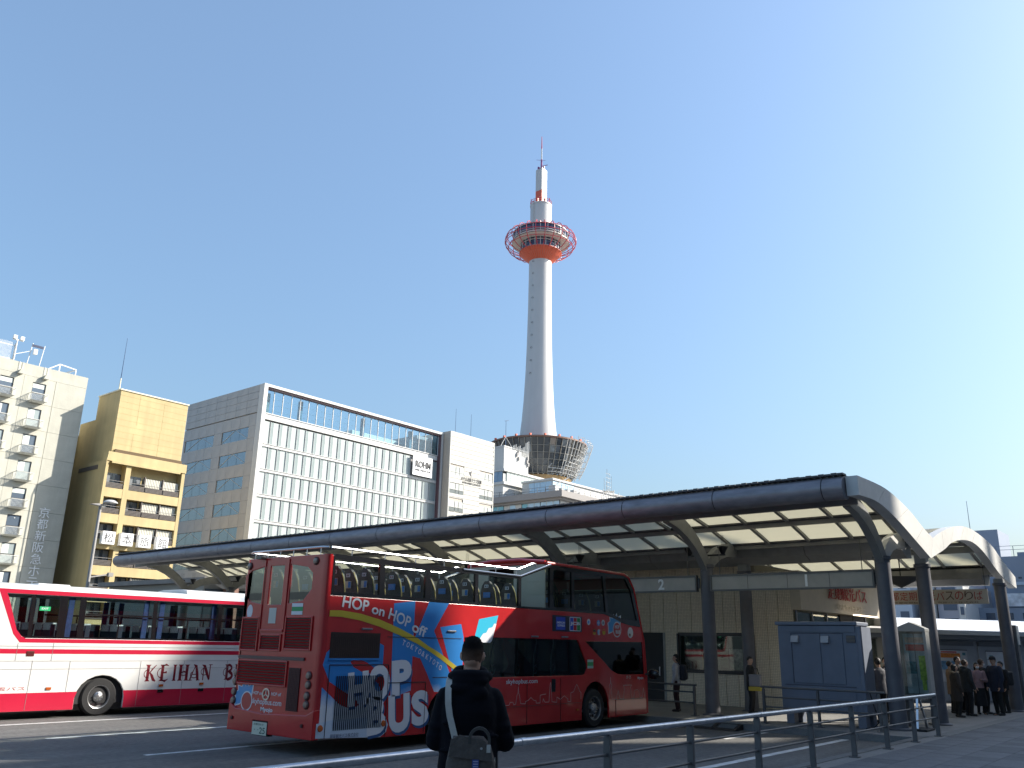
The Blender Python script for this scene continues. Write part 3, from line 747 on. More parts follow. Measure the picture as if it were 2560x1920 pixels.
MB().bar((33.2, 100.3, 31.6), (35.0, 100.3, 32.5), .06, .06).build('davit_arm', wr, HO)
for (p, q) in (((37.0, 100.5, 30.85), (38.3, 100.5, 31.8)), ((38.3, 100.5, 31.8), (40.2, 100.5, 31.6)), ((38.3, 100.5, 30.85), (38.3, 100.5, 31.75)), ((40.15, 100.5, 30.85), (40.15, 100.5, 31.6)), ((38.6, 103, 30.85), (40.2, 100.55, 31.6))):
    MB().bar(p, q, .12, .12).build('frame_tube', wr, HO)
for x in (31.2, 33.9, 36.6):
    for d in (0, .35): MB().cyl((x + d, 99.93, 30.9), (x + d, 99.93, 29.9), .02, n=6).build('scupper_pipe', wr, HO)
    MB().prism([(x - .1, 29.45), (x + .45, 29.45), (x + .3, 29.95), (x + .1, 29.95)], YF, 99.5, 99.99).build('scupper', ho, HO)

# ---------------- pale striped hotel
st = M('ivory_cladding', (.55, .535, .49), .6, var=.04, vs=.6); st2 = M('ivory_cladding_dark', (.44, .425, .39), .6, var=.08, vs=.6); be = M('beige_side_wall', (.47, .41, .345), .6, var=.03)
SH = empty('striped_hotel', (101.2, 98, 0), 'slim pale hotel with horizontal stripes and small windows, right of the office block', 'building')
box('wall', 101.3, 112.55, 98.12, 112, 0, 36.1, be, SH); box('side_wall', 101.2, 101.295, 98.12, 112, 0, 36.3, be, SH)
box('corner_trim', 101.2, 101.4, 97.95, 98.118, 0, 36.3, st, SH); box('corner_trim', 112.45, 112.65, 97.95, 112.05, 0, 36.3, st, SH)
box('coping', 101.41, 112.44, 97.96, 98.3, 36.12, 36.32, st, SH)
k = 0; z = 36.1
wins = [(101.45, 104.9), (108.95, 112.35)]
while z > 8:
    h = (.62, .26, .5, .2)[k % 4]; z -= h
    segs = [(101.41, 112.44)]
    if 30.6 > z: segs = [(101.41, 101.44), (104.92, 108.93), (112.37, 112.44)] if ((30.5 - z) % 2.97) < 1.95 else segs
    for a, b in segs:
        if b - a > .1: pbox('cladding_strip', a, b, 97.98 if k % 2 == 0 else 98.02, 98.11, z + .008, z + h, st if k % 2 == 0 else st2, SH)
    k += 1
for r in range(8):
    zb = 28.6 - 2.97 * r
    for a, b in wins:
        for i, (u, v) in enumerate(((0, .4), (.43, .66), (.69, 1))):
            x0 = a + (b - a) * u; x1 = a + (b - a) * v
            pbox('window', x0, x1, 98.02, 98.05, zb, zb + .8, M('grey_pane', (.12, .14, .14), .06, spec=.8), SH) if r else pbox('window', x0, x1, 98.02, 98.05, zb, zb + .8, M('pale_pane', (.5, .52, .5), .1, spec=.6), SH)
            pbox('curtain', x0 + .02, x1 - .02, 98.02, 98.05, zb + .85, zb + 1.85, M('pale_pane', (.5, .52, .5), .1, spec=.6), SH)
        pbox('frame', a, b, 97.96, 98.06, zb + .80, zb + .848, st, SH)
text('ホテル法華クラブ京都', M('sign_dark', (0, 0, 0)), SH, (104.2, 97.93, 28.35), (1, 0, 0), (0, 0, 1), h=.62, w=5.2, bold=.02, depth=.04)
text('HOTEL HOKKE CLUB KYOTO', M('sign_dark', (0, 0, 0)), SH, (104.5, 97.93, 27.85), (1, 0, 0), (0, 0, 1), h=.3, w=4.7, bold=.01, depth=.04)
MB().prism([(106.2, 29.9), (106.35, 29.55), (106.75, 29.25), (106.65, 29.65), (106.7, 29.95), (106.9, 30.25), (106.5, 30.1)], YF, 97.92, 97.97).build('emblem', M('sign_dark', (0, 0, 0)), SH)
for x, t in ((104.4, 41.2), (108.4, 41.1)): MB().cyl((x, 100, 36.2), (x, 100, t), .05, .03, 6).build('mast', M('blue_mast', (0, 0, 0)), SH)

# ---------------- building at the foot of the tower
gw = M('grey_eave', (.27, .25, .24), .6, var=.04); ww = M('white_wall', (.56, .56, .545), .6, var=.03, dirt=.08, dscale=.4)
cy = M('cyan_glass', (.18, .42, .50), .06, spec=.8); sb = M('sky_glass', (.42, .58, .72), .06, spec=.8)
TB = empty('tower_base_building', (133.1, 98, 0), 'broad building with dark overhanging eave and blue glass storey below the white tower', 'building')
box('wall', 134.6, 205, 99.5, 150, 0, 29.6, ww, TB)
MB().prism([(133.1, 98.0), (206, 98.0), (206, 150), (133.1, 150)], lambda a, b, t: (a, b, t), 29.65, 30.9).build('eave', gw, TB)
MB().prism([(133.8, 98.7), (206, 98.7), (206, 150), (133.8, 150)], lambda a, b, t: (a, b, t), 29.2, 29.645).build('eave_soffit', gw, TB)
for r in range(2):
    z0, z1 = 27.1 - 3.6 * r, 29.1 - 3.6 * r
    for k in range(26):
        pbox('pane', 134.7 + 1.6 * k, 136.22 + 1.6 * k, 99.40, 99.47, z0, z1, sb if k > 3 else ww, TB)
    for k in range(15):
        m_ = cy if k in (5, 9, 10) or k > 12 else (ww if k in (6, 8) else sb)
        pbox('pane', 134.5, 134.57, 99.6 + 1.6 * k, 101.12 + 1.6 * k, z0, z1, m_, TB)
    for k in range(16): pbox('mullion', 134.42, 134.59, 99.52 + 1.6 * k, 99.59 + 1.6 * k, z0 - .2, z1 + .08, of_white if k % 3 else black_p, TB)
    box('floor_band', 134.2, 134.41, 99.0, 125, z0 - 1.0, z0 - .21, gw, TB); box('floor_band', 134.2, 205, 99.0, 99.39, z0 - 1.0, z0 - .21, gw, TB)
for z in (31.3, 31.9):
    MB().bar((133.4, 98.3, z), (133.4, 125, z), .05, .05).build('roof_rail', steel_d, TB); MB().bar((133.4, 98.3, z), (190, 98.3, z), .05, .05).build('roof_rail', steel_d, TB)
pst = ubox(.06, .06, 1.05, steel_d)
for k in range(14): inst('rail_post', pst, (133.4, 98.3 + 2 * k, 31.4), TB)
for k in range(20): inst('rail_post', pst, (135.4 + 2 * k, 98.3, 31.4), TB)
# glazed roof room and the white walls along the roof
box('roof_room', 138, 200, 104, 112, 30.9, 34.2, ww, TB); box('roof_edge', 137.7, 200, 103.7, 112, 34.2, 34.6, ww, TB)
for k in range(5): pbox('pane', 138.1 + 1.5 * k, 139.5 + 1.5 * k, 103.93, 103.99, 31.3, 34.0, sb, TB); 
for k in range(4): pbox('pane', 137.93, 137.99, 104.2 + 1.5 * k, 105.6 + 1.5 * k, 31.3, 34.0, sb, TB)
rt = random.Random(2)
for k in range(26):   # the pipes and frames on the roof
    x = 150 + 2.0 * k
    MB().bar((x, 99.5, 30.9), (x + .05, 99.5, 33.6 + .5 * sin(k)), .12, .12).build('frame_post', ww, TB)
    MB().bar((x, 99.5, 31.2), (x + 2.0, 99.5, 33.2 + .4 * sin(k + 1)), .09, .09).build('frame_brace', ww, TB)
    if k % 2: MB().bar((x - 1, 100.2, 33.0 + .4 * sin(k)), (x + 3.2, 100.2, 33.4 + .5 * sin(2 * k)), .3, .35).build('roof_duct', conc, TB)
for k in range(9):
    x = 134.4 + 1.4 * k; h = rt.uniform(.6, 1.5)
    box('roof_unit', x, x + rt.uniform(.6, 1.2), 100.5 + rt.random(), 102.2, 30.91, 30.9 + h, (ww, conc, of_side)[k % 3], TB)
MB().bar((134.2, 103, 31.4), (139.5, 101, 34.6), .15, .15).build('roof_brace', ww, TB)

WA = empty('white_roof_block', (133.6, 113.5, 30.9), 'white stepped block with antennas on the roof left of the tower', 'building')
box('upper_block', 133.6, 141.8, 113.5, 119, 36.9, 41.6, ww, WA); box('parapet', 133.5, 141.9, 113.4, 119.1, 41.602, 41.9, ww, WA)
box('lower_block', 133.65, 147.8, 113.6, 120, 30.9, 36.0, ww, WA); box('roof_slab', 133.3, 148.3, 113.1, 120.2, 36.4, 36.88, ww, WA)
for k in range(11): pbox('pane', 134.6 + 1.2 * k, 135.7 + 1.2 * k, 113.4, 113.55, 34.2, 36.35, M('pale_green_pane', (.52, .58, .55), .1, spec=.5), WA)
for k in range(3): pbox('pane', 133.5, 133.6, 113.8 + 1.2 * k, 114.9 + 1.2 * k, 34.2, 36.35, blue_gl, WA)
box('slab', 133.3, 148.3, 113.1, 120.2, 33.6, 34.15, ww, WA)
for k in range(8): pbox('wall_joint', 134.5, 147.5, 113.585, 113.598, 31.2 + .3 * k, 31.23 + .3 * k, of_side, WA)
MB().cyl((135.2, 114.5, 41.9), (135.2, 114.5, 47.8), .08, .05, 6).build('mast', M('blue_mast', (0, 0, 0)), WA)
for dx, dy in ((-1.6, 0), (1.9, -.4), (0, 1.6)): MB().cyl((135.2, 114.5, 44.2), (135.2 + dx, 114.5 + dy, 41.9), .05, n=5).build('mast_stay', ww, WA)
MB().bar((134.8, 114.5, 47.6), (135.8, 114.3, 47.9), .1, .12).build('wind_vane', M('blue_mast', (0, 0, 0)), WA)
for k in range(12):
    x = 136.4 + .48 * k; MB().cyl((x, 113.35, 41.6 if k < 7 else 40.6), (x, 113.35, 42.3 + .25 * (k % 3) + (1.4 if k > 8 else 0)), .09, n=6).build('antenna', ww, WA)
for x, z in ((137.6, 40.2), (138.2, 39.4), (138.0, 40.6), (141.0, 39.2), (141.4, 38.6), (141.2, 39.9)): box('bracket', x, x + .28, 113.1, 113.49, z, z + .8, of_side, WA)

# ---------------- the tower
TX, TY = 154.4, 120.7
tw = M('tower_white', (.57, .565, .56), .5, var=.02, vs=.3, streak=(.5, .5, .02, .10)); tor = M('tower_orange', (.70, .125, .06), .5, var=.05, vs=1); tred = M('tower_red_tube', (.55, .05, .07), .45); tdk = M('tower_window', (.02, .035, .08), .05, spec=.9)
TW = empty('white_tower', (TX, TY, 31), 'tall white tower with a red ringed observation deck, orange skirt and spire', 'tower')
SHP = [(4.9, 44), (4.5, 48), (4.0, 52.5), (3.62, 57.5), (3.3, 64), (3.06, 72), (2.92, 81), (2.86, 90), (2.85, 98)]
MB().lathe(SHP, (TX, TY, 0), 48).build('shaft', tw, TW, smooth='all')
ph = M('porthole', (.03, .03, .035), .4)
cdir = atan2(-TY, -TX)
for k in range(10):
    z = 93.3 - 3.28 * k; r = next(r0 + (r1 - r0) * (z - z0) / (z1 - z0) for (r0, z0), (r1, z1) in zip(SHP[:-1], SHP[1:]) if z0 <= z <= z1) - .01; a = cdir - radians(38)
    MB().lathe([(.0, 0), (.26, 0), (.26, .06)], (0, 0, 0), 10, 'x').xf(Matrix.Translation((TX + r * cos(a), TY + r * sin(a), z)) @ Matrix.Rotation(a, 4, 'Z')).build('porthole', ph, TW)
MB().lathe([(2.75, 98), (2.75, 109.6), (2.85, 109.6), (2.85, 109.9), (0, 109.9)], (TX, TY, 0), 32).build('upper_shaft', tw, TW, smooth=True)
box('spire_box', TX - 1.03, TX + 1.03, TY - 1.03, TY + 1.03, 114, 120.3, tw, TW); box('spire_band', TX - 1.031, TX + 1.031, TY - 1.031, TY + 1.031, 109.9, 113.998, tor, TW)
for k in range(12):
    a = 2 * pi * k / 12; MB().cyl((TX + 2.7 * cos(a), TY + 2.7 * sin(a), 109.9), (TX + 2.75 * cos(a), TY + 2.75 * sin(a), 111.0 + .3 * (k % 2)), .09, n=5).build('rail_post', tred if k % 2 else tw, TW)
for z in (110.4, 110.9): MB().tube([(TX + 2.72 * cos(2 * pi * k / 24), TY + 2.72 * sin(2 * pi * k / 24), z) for k in range(24)], .06, 5, closed=True).build('guard_ring', tred, TW)
for k in range(6): a = k * 1.1; box('aerial_unit', TX + 1.9 * cos(a) - .25, TX + 1.9 * cos(a) + .25, TY + 1.9 * sin(a) - .25, TY + 1.9 * sin(a) + .25, 109.95, 111.2, tor, TW)
for k in range(14): MB().bar((TX + 2.9 * cos(cdir - .75), TY + 2.9 * sin(cdir - .75), 104.3 + .4 * k), (TX + 2.9 * cos(cdir - .6), TY + 2.9 * sin(cdir - .6), 104.3 + .4 * k), .06, .06).build('ladder_rung', of_side, TW)
pur = M('tower_purple', (.22, .04, .16), .5)
MB().cyl((TX, TY, 120.3), (TX, TY, 123.6), .26, .2, 8).build('spire_mast', pur, TW); MB().cyl((TX, TY, 123.6), (TX, TY, 126.8), .17, .15, 8).build('spire_mast', tw, TW); MB().cyl((TX, TY, 126.8), (TX, TY, 130.5), .14, .07, 8).build('spire_mast', tred, TW)
for k in range(8):
    a = 2 * pi * k / 8; box('spire_fitting', TX + .8 * cos(a) - .16, TX + .8 * cos(a) + .16, TY + .8 * sin(a) - .16, TY + .8 * sin(a) + .16, 120.3, 120.8 + .5 * (k % 3 == 0), pur, TW)
MB().bar((TX - .9, TY + 1.0, 123.4), (TX + .6, TY - .8, 123.3), .06, .06).build('spire_arm', pur, TW); MB().bar((TX, TY, 121.6), (TX + 1.0, TY - 1.3, 122.0), .12, .12).build('spire_arm', pur, TW)
# deck: orange skirt in ribs, lower window ring, pale soffit, upper window ring
sk = M('tower_orange', (0, 0, 0))
for k in range(48):
    a0 = 2 * pi * k / 48; a1 = 2 * pi * (k + 1) / 48 - .012
    rr = .06 if k % 2 else 0
    MB().lathe([(2.86, 93.9), (3.1, 94.15), (4.3, 95.2), (5.4 - rr, 96.3), (5.4 - rr, 96.45), (3, 96.45)], (TX, TY, 0), 2, a0=a0, a1=a1).build('skirt_rib', sk, TW)
MB().lathe([(3, 96.5), (5.05, 96.5), (5.05, 98.8), (3, 98.8)], (TX, TY, 0), 48).build('window_ring', tdk, TW)
MB().lathe([(5.0, 98.8), (7.25, 99.05), (7.25, 99.5), (6.9, 99.5)], (TX, TY, 0), 48).build('soffit', M('soffit_cream', (.66, .60, .52), .6), TW)
MB().lathe([(7.26, 99.02), (7.32, 99.02), (7.32, 99.16), (7.26, 99.16)], (TX, TY, 0), 48).build('edge_band', black_p, TW)
MB().lathe([(3, 99.5), (6.9, 99.5), (6.9, 101.5), (3, 101.5)], (TX, TY, 0), 48).build('window_ring', tdk, TW)
MB().lathe([(7.1, 101.5), (7.1, 101.75), (6.2, 102.0), (2.7, 102.2)], (TX, TY, 0), 48).build('deck_roof', tw, TW)
for k in range(24):
    a = 2 * pi * (k + .5) / 24
    for r, z0, z1, nm in ((5.1, 96.5, 98.8, 'mullion'), (6.97, 99.5, 101.5, 'mullion')):
        MB().bar((TX + r * cos(a), TY + r * sin(a), z0), (TX + r * cos(a), TY + r * sin(a), z1), .16, .22, (cos(a), sin(a), 0)).build(nm, tw, TW)
for r, z in ((5.12, 96.55), (5.12, 98.2), (7.0, 99.55), (7.0, 100.05)): MB().tube([(TX + r * cos(2 * pi * k / 48), TY + r * sin(2 * pi * k / 48), z) for k in range(48)], .10, 5, closed=True).build('sill_ring', tw, TW)
for k in range(24):   # red cage
    a = 2 * pi * k / 24
    pf = [(6.3, 102.1), (7.3, 102.15), (8.2, 101.6), (8.85, 100.6), (9.05, 99.6), (8.8, 98.6), (8.0, 97.5), (6.8, 96.6), (5.4, 96.1)]
    MB().tube([(TX + r * cos(a), TY + r * sin(a), z) for r, z in pf], .10, 6).build('cage_rib', tred, TW, smooth=True)
for r, z in ((8.75, 100.75), (9.05, 99.4), (8.2, 97.75)):
    MB().tube([(TX + r * cos(2 * pi * k / 60), TY + r * sin(2 * pi * k / 60), z) for k in range(60)], .09, 6, closed=True).build('cage_ring', tred, TW, smooth=True)
for k in range(10):
    a = 2 * pi * k / 10; box('roof_lamp', TX + 5 * cos(a) - .2, TX + 5 * cos(a) + .2, TY + 5 * sin(a) - .2, TY + 5 * sin(a) + .2, 102.1, 103.0, tred, TW)
# flared base under renovation: dark panels on ribs, scaffolding on the right
dkp = M('bowl_dark_panel', (.055, .065, .075), .12, var=.35, vs=.9, spec=.7); dk2 = M('bowl_grey_panel', (.20, .22, .23), .3, var=.3, vs=1.2); dk3 = M('bowl_tan_panel', (.30, .25, .21), .6)
rbm = M('bowl_rib', (.30, .28, .24), .5); scf = M('scaffold_tube', (.55, .55, .54), .4, metal=.3)
def bowl(z): return 8.2 + (11.4 - 8.2) * (max(0, z - 38.6) / 7.7) ** .8
zs = [38.6, 40.2, 41.6, 43.0, 44.5, 46.2]
for k in range(48):
    a0 = 2 * pi * k / 48; a1 = 2 * pi * (k + 1) / 48
    for i in range(5):
        q = rt.random(); m_ = dkp if q < .74 else (dk2 if q < .95 else dk3)
        MB().lathe([(bowl(zs[i]) - .25, zs[i] + .03), (bowl(zs[i + 1]) - .25, zs[i + 1] - .03)], (TX, TY, 0), 1, a0=a0 + .008, a1=a1 - .008).build('glass_panel', m_, TW)
    MB().tube([(TX + bowl(z) * cos(a0), TY + bowl(z) * sin(a0), z) for z in zs], .07, 4).build('bowl_rib', rbm, TW)
for z in zs[:-1]: MB().tube([(TX + bowl(z) * cos(2 * pi * k / 48), TY + bowl(z) * sin(2 * pi * k / 48), z) for k in range(48)], .06, 4, closed=True).build('bowl_ring', rbm, TW)
MB().lathe([(11.2, 46.2), (11.55, 46.2), (11.55, 46.55), (4.5, 46.6)], (TX, TY, 0), 64).build('bowl_rim', M('rust_rim', (.22, .12, .085), .6), TW)
MB().lathe([(5.5, 34.5), (7.6, 36.6), (7.9, 38.4), (5, 38.5)], (TX, TY, 0), 48).build('bowl_foot', M('tan_foot', (.40, .26, .12), .7, var=.2, vs=.8), TW)
for k in range(8): a = cdir + radians(-60 + 17 * k); box('rim_lamp', TX + 11.3 * cos(a) - .2, TX + 11.3 * cos(a) + .2, TY + 11.3 * sin(a) - .2, TY + 11.3 * sin(a) + .2, 46.58, 47.0, tor, TW)
SC = empty('scaffolding', (160, 112, 34), 'pale scaffolding wrapped around the right side of the flared tower base', 'scaffolding')
for k in range(17):
    a = cdir + radians(14 + 5.2 * k)
    P = lambda d, z, off=.45: (TX + (bowl(z) + off) * cos(d), TY + (bowl(z) + off) * sin(d), z)
    if k > 3: MB().tube([P(a, z) for z in (38.4, 40.2, 42, 44, 46.2)], .06, 4).build('standard', scf, SC); MB().tube([P(a, z, 1.5) for z in (38.6, 41, 44, 46.6)], .05, 4).build('standard', scf, SC)
    for i, z in enumerate((38.9, 39.7, 40.5, 41.3, 42.2, 43.2, 44.2, 45.2)):
        if k > 3 + (i - 1) * 1.0 or i < 2:
            b = a + radians(5.2)
            MB().bar(P(a, z), P(b, z), .09, .09).build('ledger', scf, SC)
            if rt.random() < .5: MB().bar(P(a, z), P(b, z + .9), .07, .07).build('brace', scf, SC)
            if rt.random() < .4: MB().bar(P(a, z, .5), P(a, z, 1.5), .3, .05).build('plank', ww, SC)
for k in range(5):
    x, y = 165.2 + .9 * (k % 3), 108.5 + .8 * (k // 3)
    MB().cyl((x, y, 31), (x, y, 41.5 - k * .7), .05, n=5).build('standard', scf, SC)
for k in range(10): MB().bar((164.8, 108.6, 31.5 + 1.0 * k), (167.2, 108.9, 31.5 + 1.0 * k), .07, .07).build('ledger', scf, SC)
for k in range(4): 
    a = cdir + radians(48 + 10 * k); MB().bar((TX + 12.2 * cos(a), TY + 12.2 * sin(a), 46.9 - .15 * k), (TX + 12.9 * cos(a + .12), TY + 12.9 * sin(a + .12), 46.9 - .15 * k), .09, .09).build('ledger', scf, SC); MB().cyl((TX + 12.4 * cos(a), TY + 12.4 * sin(a), 45.5), (TX + 12.4 * cos(a), TY + 12.4 * sin(a), 47.3), .05, n=5).build('standard', scf, SC)

# ---------------- far side of the square, to the right
fb = M('blue_grey_cladding', (.22, .26, .33), .6, var=.05, vs=.3); fb2 = M('blue_grey_band', (.15, .18, .23), .5); lw_ = M('pale_blue_wall', (.42, .49, .58), .7, var=.04, vs=.2)
DS = empty('department_store', (160, 29, 0), 'long blue grey department store at the far right edge', 'building')
box('wall', 160, 240, -60, 29.3, 0, 17.2, fb, DS); box('lower_wing', 158, 220, -60, 34.5, 0, 9.0, fb, DS)
for z in (4.5, 8.0, 11.4): box('ledge', 159.7, 159.99, -40, 29.2, z + 1.2, z + 1.7, fb2 if z < 10 else lw_, DS)
for k in range(14): pbox('window', 157.93, 157.99, 32.6 - 2.6 * k, 33.9 - 2.6 * k, 7.2, 8.2, M('store_window', (.05, .07, .11), .1), DS)
for k in range(18): pbox('window', 159.93, 159.99, 27.4 - 1.6 * k, 27.9 - 1.6 * k, 13.6, 13.9, M('store_window', (.05, .07, .11), .1), DS)
bb = box('sign_board', 157.8, 157.95, 25.3, 27.9, 9.2, 11.2, M('poster_white', (.6, .62, .66), .6, var=.3, vs=1.2), DS)
for k in range(6): box('roof_unit', 162, 164, 24.5 - 3.0 * k, 26.3 - 3.0 * k, 17.2, 18.0 + .4 * (k % 2), fb, DS)
for k in range(10): MB().cyl((160.3, 29 - 2.5 * k, 17.2), (160.3, 29 - 2.5 * k, 18.9), .05, n=5).build('rail_post', fb2, DS)
for z in (18.3, 18.9): MB().bar((160.3, 29.2, z), (160.3, 0, z), .06, .06).build('roof_rail', fb2, DS)
box('plant_room', 175, 185, 31.0, 36.5, 9, 23.5, fb, DS)
MB().cyl((178, 36.0, 23), (178, 36.0, 29.5), .07, .04, 5).build('mast', fb2, DS)
def far_block(x, y0, y1, z, mat, label, wy, group=None):
    b = empty('far_building', (x, y0, 0), label, 'building', group)
    box('wall', x, x + 20, y0, y1, 0, z, mat, b)
    n = max(1, int((y1 - y0) / wy))
    for r in range(int(z / 2.4) - 1):
        for c in range(n):
            y = y0 + (y1 - y0) * (c + .22) / n; pbox('window', x - .06, x - .005, y, y + (y1 - y0) / n * .55, z - 2.2 - 2.4 * r, z - 1.0 - 2.4 * r, M('far_window', (.08, .11, .17), .1), b)
    return b
far_block(150, 40.3, 47.5, 14.0, lw_, 'pale blue building far off behind the left end of the banner', 2.4)
far_block(151, 37.1, 39.2, 13.4, ww, 'narrow white building with tall fins far off behind the banner', .5)
far_block(152, 33.3, 36.9, 13.0, M('lilac_wall', (.40, .40, .46), .7), 'lilac grey building far off below the right half of the banner', 3)
far_block(149, 32.3, 33.2, 12.2, ww, 'thin white walled building with dark windows far off below the banner', 1)
far_block(120, 66, 82, 9, ww, 'low white building across the street under the canopy, right of the tiled office', 2.5)

# ---------------- station building that shades the square (off to the right, behind the camera)
stn = M('station_stone', (.34, .33, .32), .6, var=.06, vs=.2)
ST = empty('station_building', (0, -25, 0), 'huge grey station building on the south side of the square', 'building')
box('main_block', -70, 63.9, -60, -25, 0, 42.3, stn, ST); box('east_block', 63.95, 150, -60, -25, 0, 34.9, stn, ST); box('coach_shade_slab', 77.0, 81.0, -28.0, -23.5, 48.6, 51.6, stn, ST); [MB().cyl((x, y, 34.9), (x, y, 48.6), .3, n=8).build('shade_slab_post', stn, ST) for x in (77.6, 80.4) for y in (-27.5, -26)]  # raised slab and its posts are added, out of view, to shade the coach
for r in range(5):
    for k in range(26): pbox('window', -66 + 5 * k, -62 + 5 * k, -24.98, -24.9, 6 + 7 * r, 11 + 7 * r, M('station_glass', (.06, .08, .10), .06, spec=.8), ST)

# low building with glazing behind the coach, under the far canopy
LB = empty('glazed_pavilion', (33, 52, 0), 'low glazed building with a brown brick pier behind the white coach', 'building')
box('wall', 33.5, 60, 56, 70, 0, 5.6, M('grey_wall', (.25, .26, .25), .7), LB)
for k in range(8): pbox('pane', 33.6 + 2.2 * k, 35.7 + 2.2 * k, 55.9, 55.97, .6, 5.2, glass_k if k % 2 else M('dark_window', (0, 0, 0)), LB)
box('brick_pier', 35.0, 35.9, 55.3, 55.88, 0, 6.3, M('brown_brick', (.22, .12, .09), .8, var=.3, vs=6), LB)
box('roof_slab', 33, 61, 55.2, 71, 5.62, 5.95, conc, LB)

# street lamp
SL = empty('street_lamp', (20.4, 45, 0), 'grey twin headed street lamp in front of the yellow inn', 'street lamp')
lp = M('lamp_grey', (.33, .32, .31), .5)
MB().cyl((20.4, 45, 0), (20.4, 45, 8.5), .10, .075, 12).build('pole', lp, SL, smooth=True)
MB().prism([(19.85, 8.44), (20.3, 8.52), (20.35, 8.46), (20.3, 8.40)], YF, 44.85, 45.15).build('lamp_head', lp, SL)
MB().lathe([(.0, .16), (.2, .13), (.36, .02), (.36, -.02), (0, -.03)], (20.85, 44.9, 8.62), 18).build('lamp_head', M('lamp_pale', (.55, .55, .53), .4), SL, smooth=True)
MB().bar((20.4, 45, 8.45), (20.85, 44.95, 8.6), .06, .06).build('lamp_bracket', lp, SL)
MB().bar((20.4, 45, 4.75), (21.5, 45, 4.98), .07, .07).build('camera_arm', lp, SL); box('camera_body', 21.35, 21.6, 44.9, 45.1, 4.85, 5.05, lp, SL)
# ======================= red open top double decker
red = M('bus_red', (.50, .016, .018), .25, var=.04, vs=2, coat=.55, dirt=.18, dscale=1.5, bump=.06, bs=3)
red_d = M('bus_red_dark', (.07, .008, .008), .6)
blk = M('bus_black', (.010, .010, .012), .18, coat=.4)
sseat = M('seat_shell', (.055, .048, .042), .45); ycl = M('seat_yellow', (.50, .40, .12), .5); wht = M('print_white', (.66, .68, .72), .45); blu = M('print_blue', (.015, .20, .56), .4, coat=.3); yel = M('print_yellow', (.55, .42, .03), .4, coat=.3)
cyn = M('print_cyan', (.02, .42, .62), .4, coat=.3)
skyp = bpy.data.materials.new('sky_print'); skyp.use_nodes = True      # blue lettering that fades to printed clouds low down
_n = skyp.node_tree; _p = _n.nodes['Principled BSDF']; _p.inputs['Roughness'].default_value = .4; _p.inputs['Coat Weight'].default_value = .3
_t = _n.nodes.new('ShaderNodeTexCoord'); _s = _n.nodes.new('ShaderNodeSeparateXYZ'); _nz = _n.nodes.new('ShaderNodeTexNoise'); _nz.inputs['Scale'].default_value = 2.2; _nz.inputs['Detail'].default_value = 5
_mu = _n.nodes.new('ShaderNodeMath'); _mu.operation = 'MULTIPLY_ADD'; _mu.inputs[1].default_value = .55; _r = _n.nodes.new('ShaderNodeValToRGB')
_r.color_ramp.elements[0].position = .95; _r.color_ramp.elements[0].color = (.62, .66, .72, 1); _r.color_ramp.elements[1].position = 1.0; _r.color_ramp.elements[1].color = (.015, .20, .56, 1)
_mr = _n.nodes.new('ShaderNodeMapRange'); _mr.inputs[1].default_value = 0; _mr.inputs[2].default_value = 1.75; _mr.inputs[3].default_value = 0; _mr.inputs[4].default_value = 1
_r.color_ramp.elements[0].position = .62; _r.color_ramp.elements[1].position = .82
_n.links.new(_t.outputs['Object'], _s.inputs[0]); _n.links.new(_t.outputs['Object'], _nz.inputs[0]); _n.links.new(_nz.outputs[0], _mu.inputs[0]); _n.links.new(_s.outputs[2], _mu.inputs[2])
_n.links.new(_mu.outputs[0], _mr.inputs[0]); _n.links.new(_mr.outputs[0], _r.inputs[0]); _n.links.new(_r.outputs[0], _p.inputs[0]); _mats['sky_print'] = skyp

BUS = empty('double_decker_bus', (0, 0, 0), 'red open top double decker sightseeing bus parked across the lanes', 'bus')
SF = lambda a, b, t: (a, t, b)          # side view: along, up, across
RF = lambda a, b, t: (t, a, b)          # rear view: across, up, along
def arch(x0, x1, top, zb, n=10):
    c = (x0 + x1) / 2; r = (x1 - x0) / 2; hgt = top - .45
    return [(x0, zb)] + [(c - r * cos(pi * k / n), .45 + hgt * sin(pi * k / n)) for k in range(n + 1)] + [(x1, zb)]
outer = [(.1, .30), (1.7, .23)] + arch(2.76, 4.04, 1.08, .22) + arch(8.19, 9.41, 1.10, .21) + [(11.28, .22), (11.25, 1.3), (11.17, 2.14), (11.03, 2.49), (10.5, 2.52), (10.04, 2.58), (9.6, 2.70), (9.2, 2.775), (.125, 2.775), (.125, 3.5), (.1, 3.5)]
lowwin = [(3.82, 2.08), (4.0, 2.1), (8.0, 2.1), (8.06, 2.05), (8.42, 1.52), (8.43, 1.42), (8.34, 1.29), (8.2, 1.26), (4.1, 1.26), (4.0, 1.32)]
frontwin = [(8.36, 2.07), (11.12, 2.09), (11.2, 1.25), (10.12, 1.25), (9.85, 1.27), (9.53, 1.37), (9.2, 1.58)]
vent = [(.21, 1.67), (1.40, 1.67), (1.40, 2.11), (.21, 2.11)]
for y0, y1 in ((0, .05), (2.45, 2.5)):
    hl = [lowwin, frontwin] + ([vent] if y0 == 0 else [])
    MB().prism(outer, SF, y0, y1, hl).build('side_panel', red, BUS, bevel=.012)
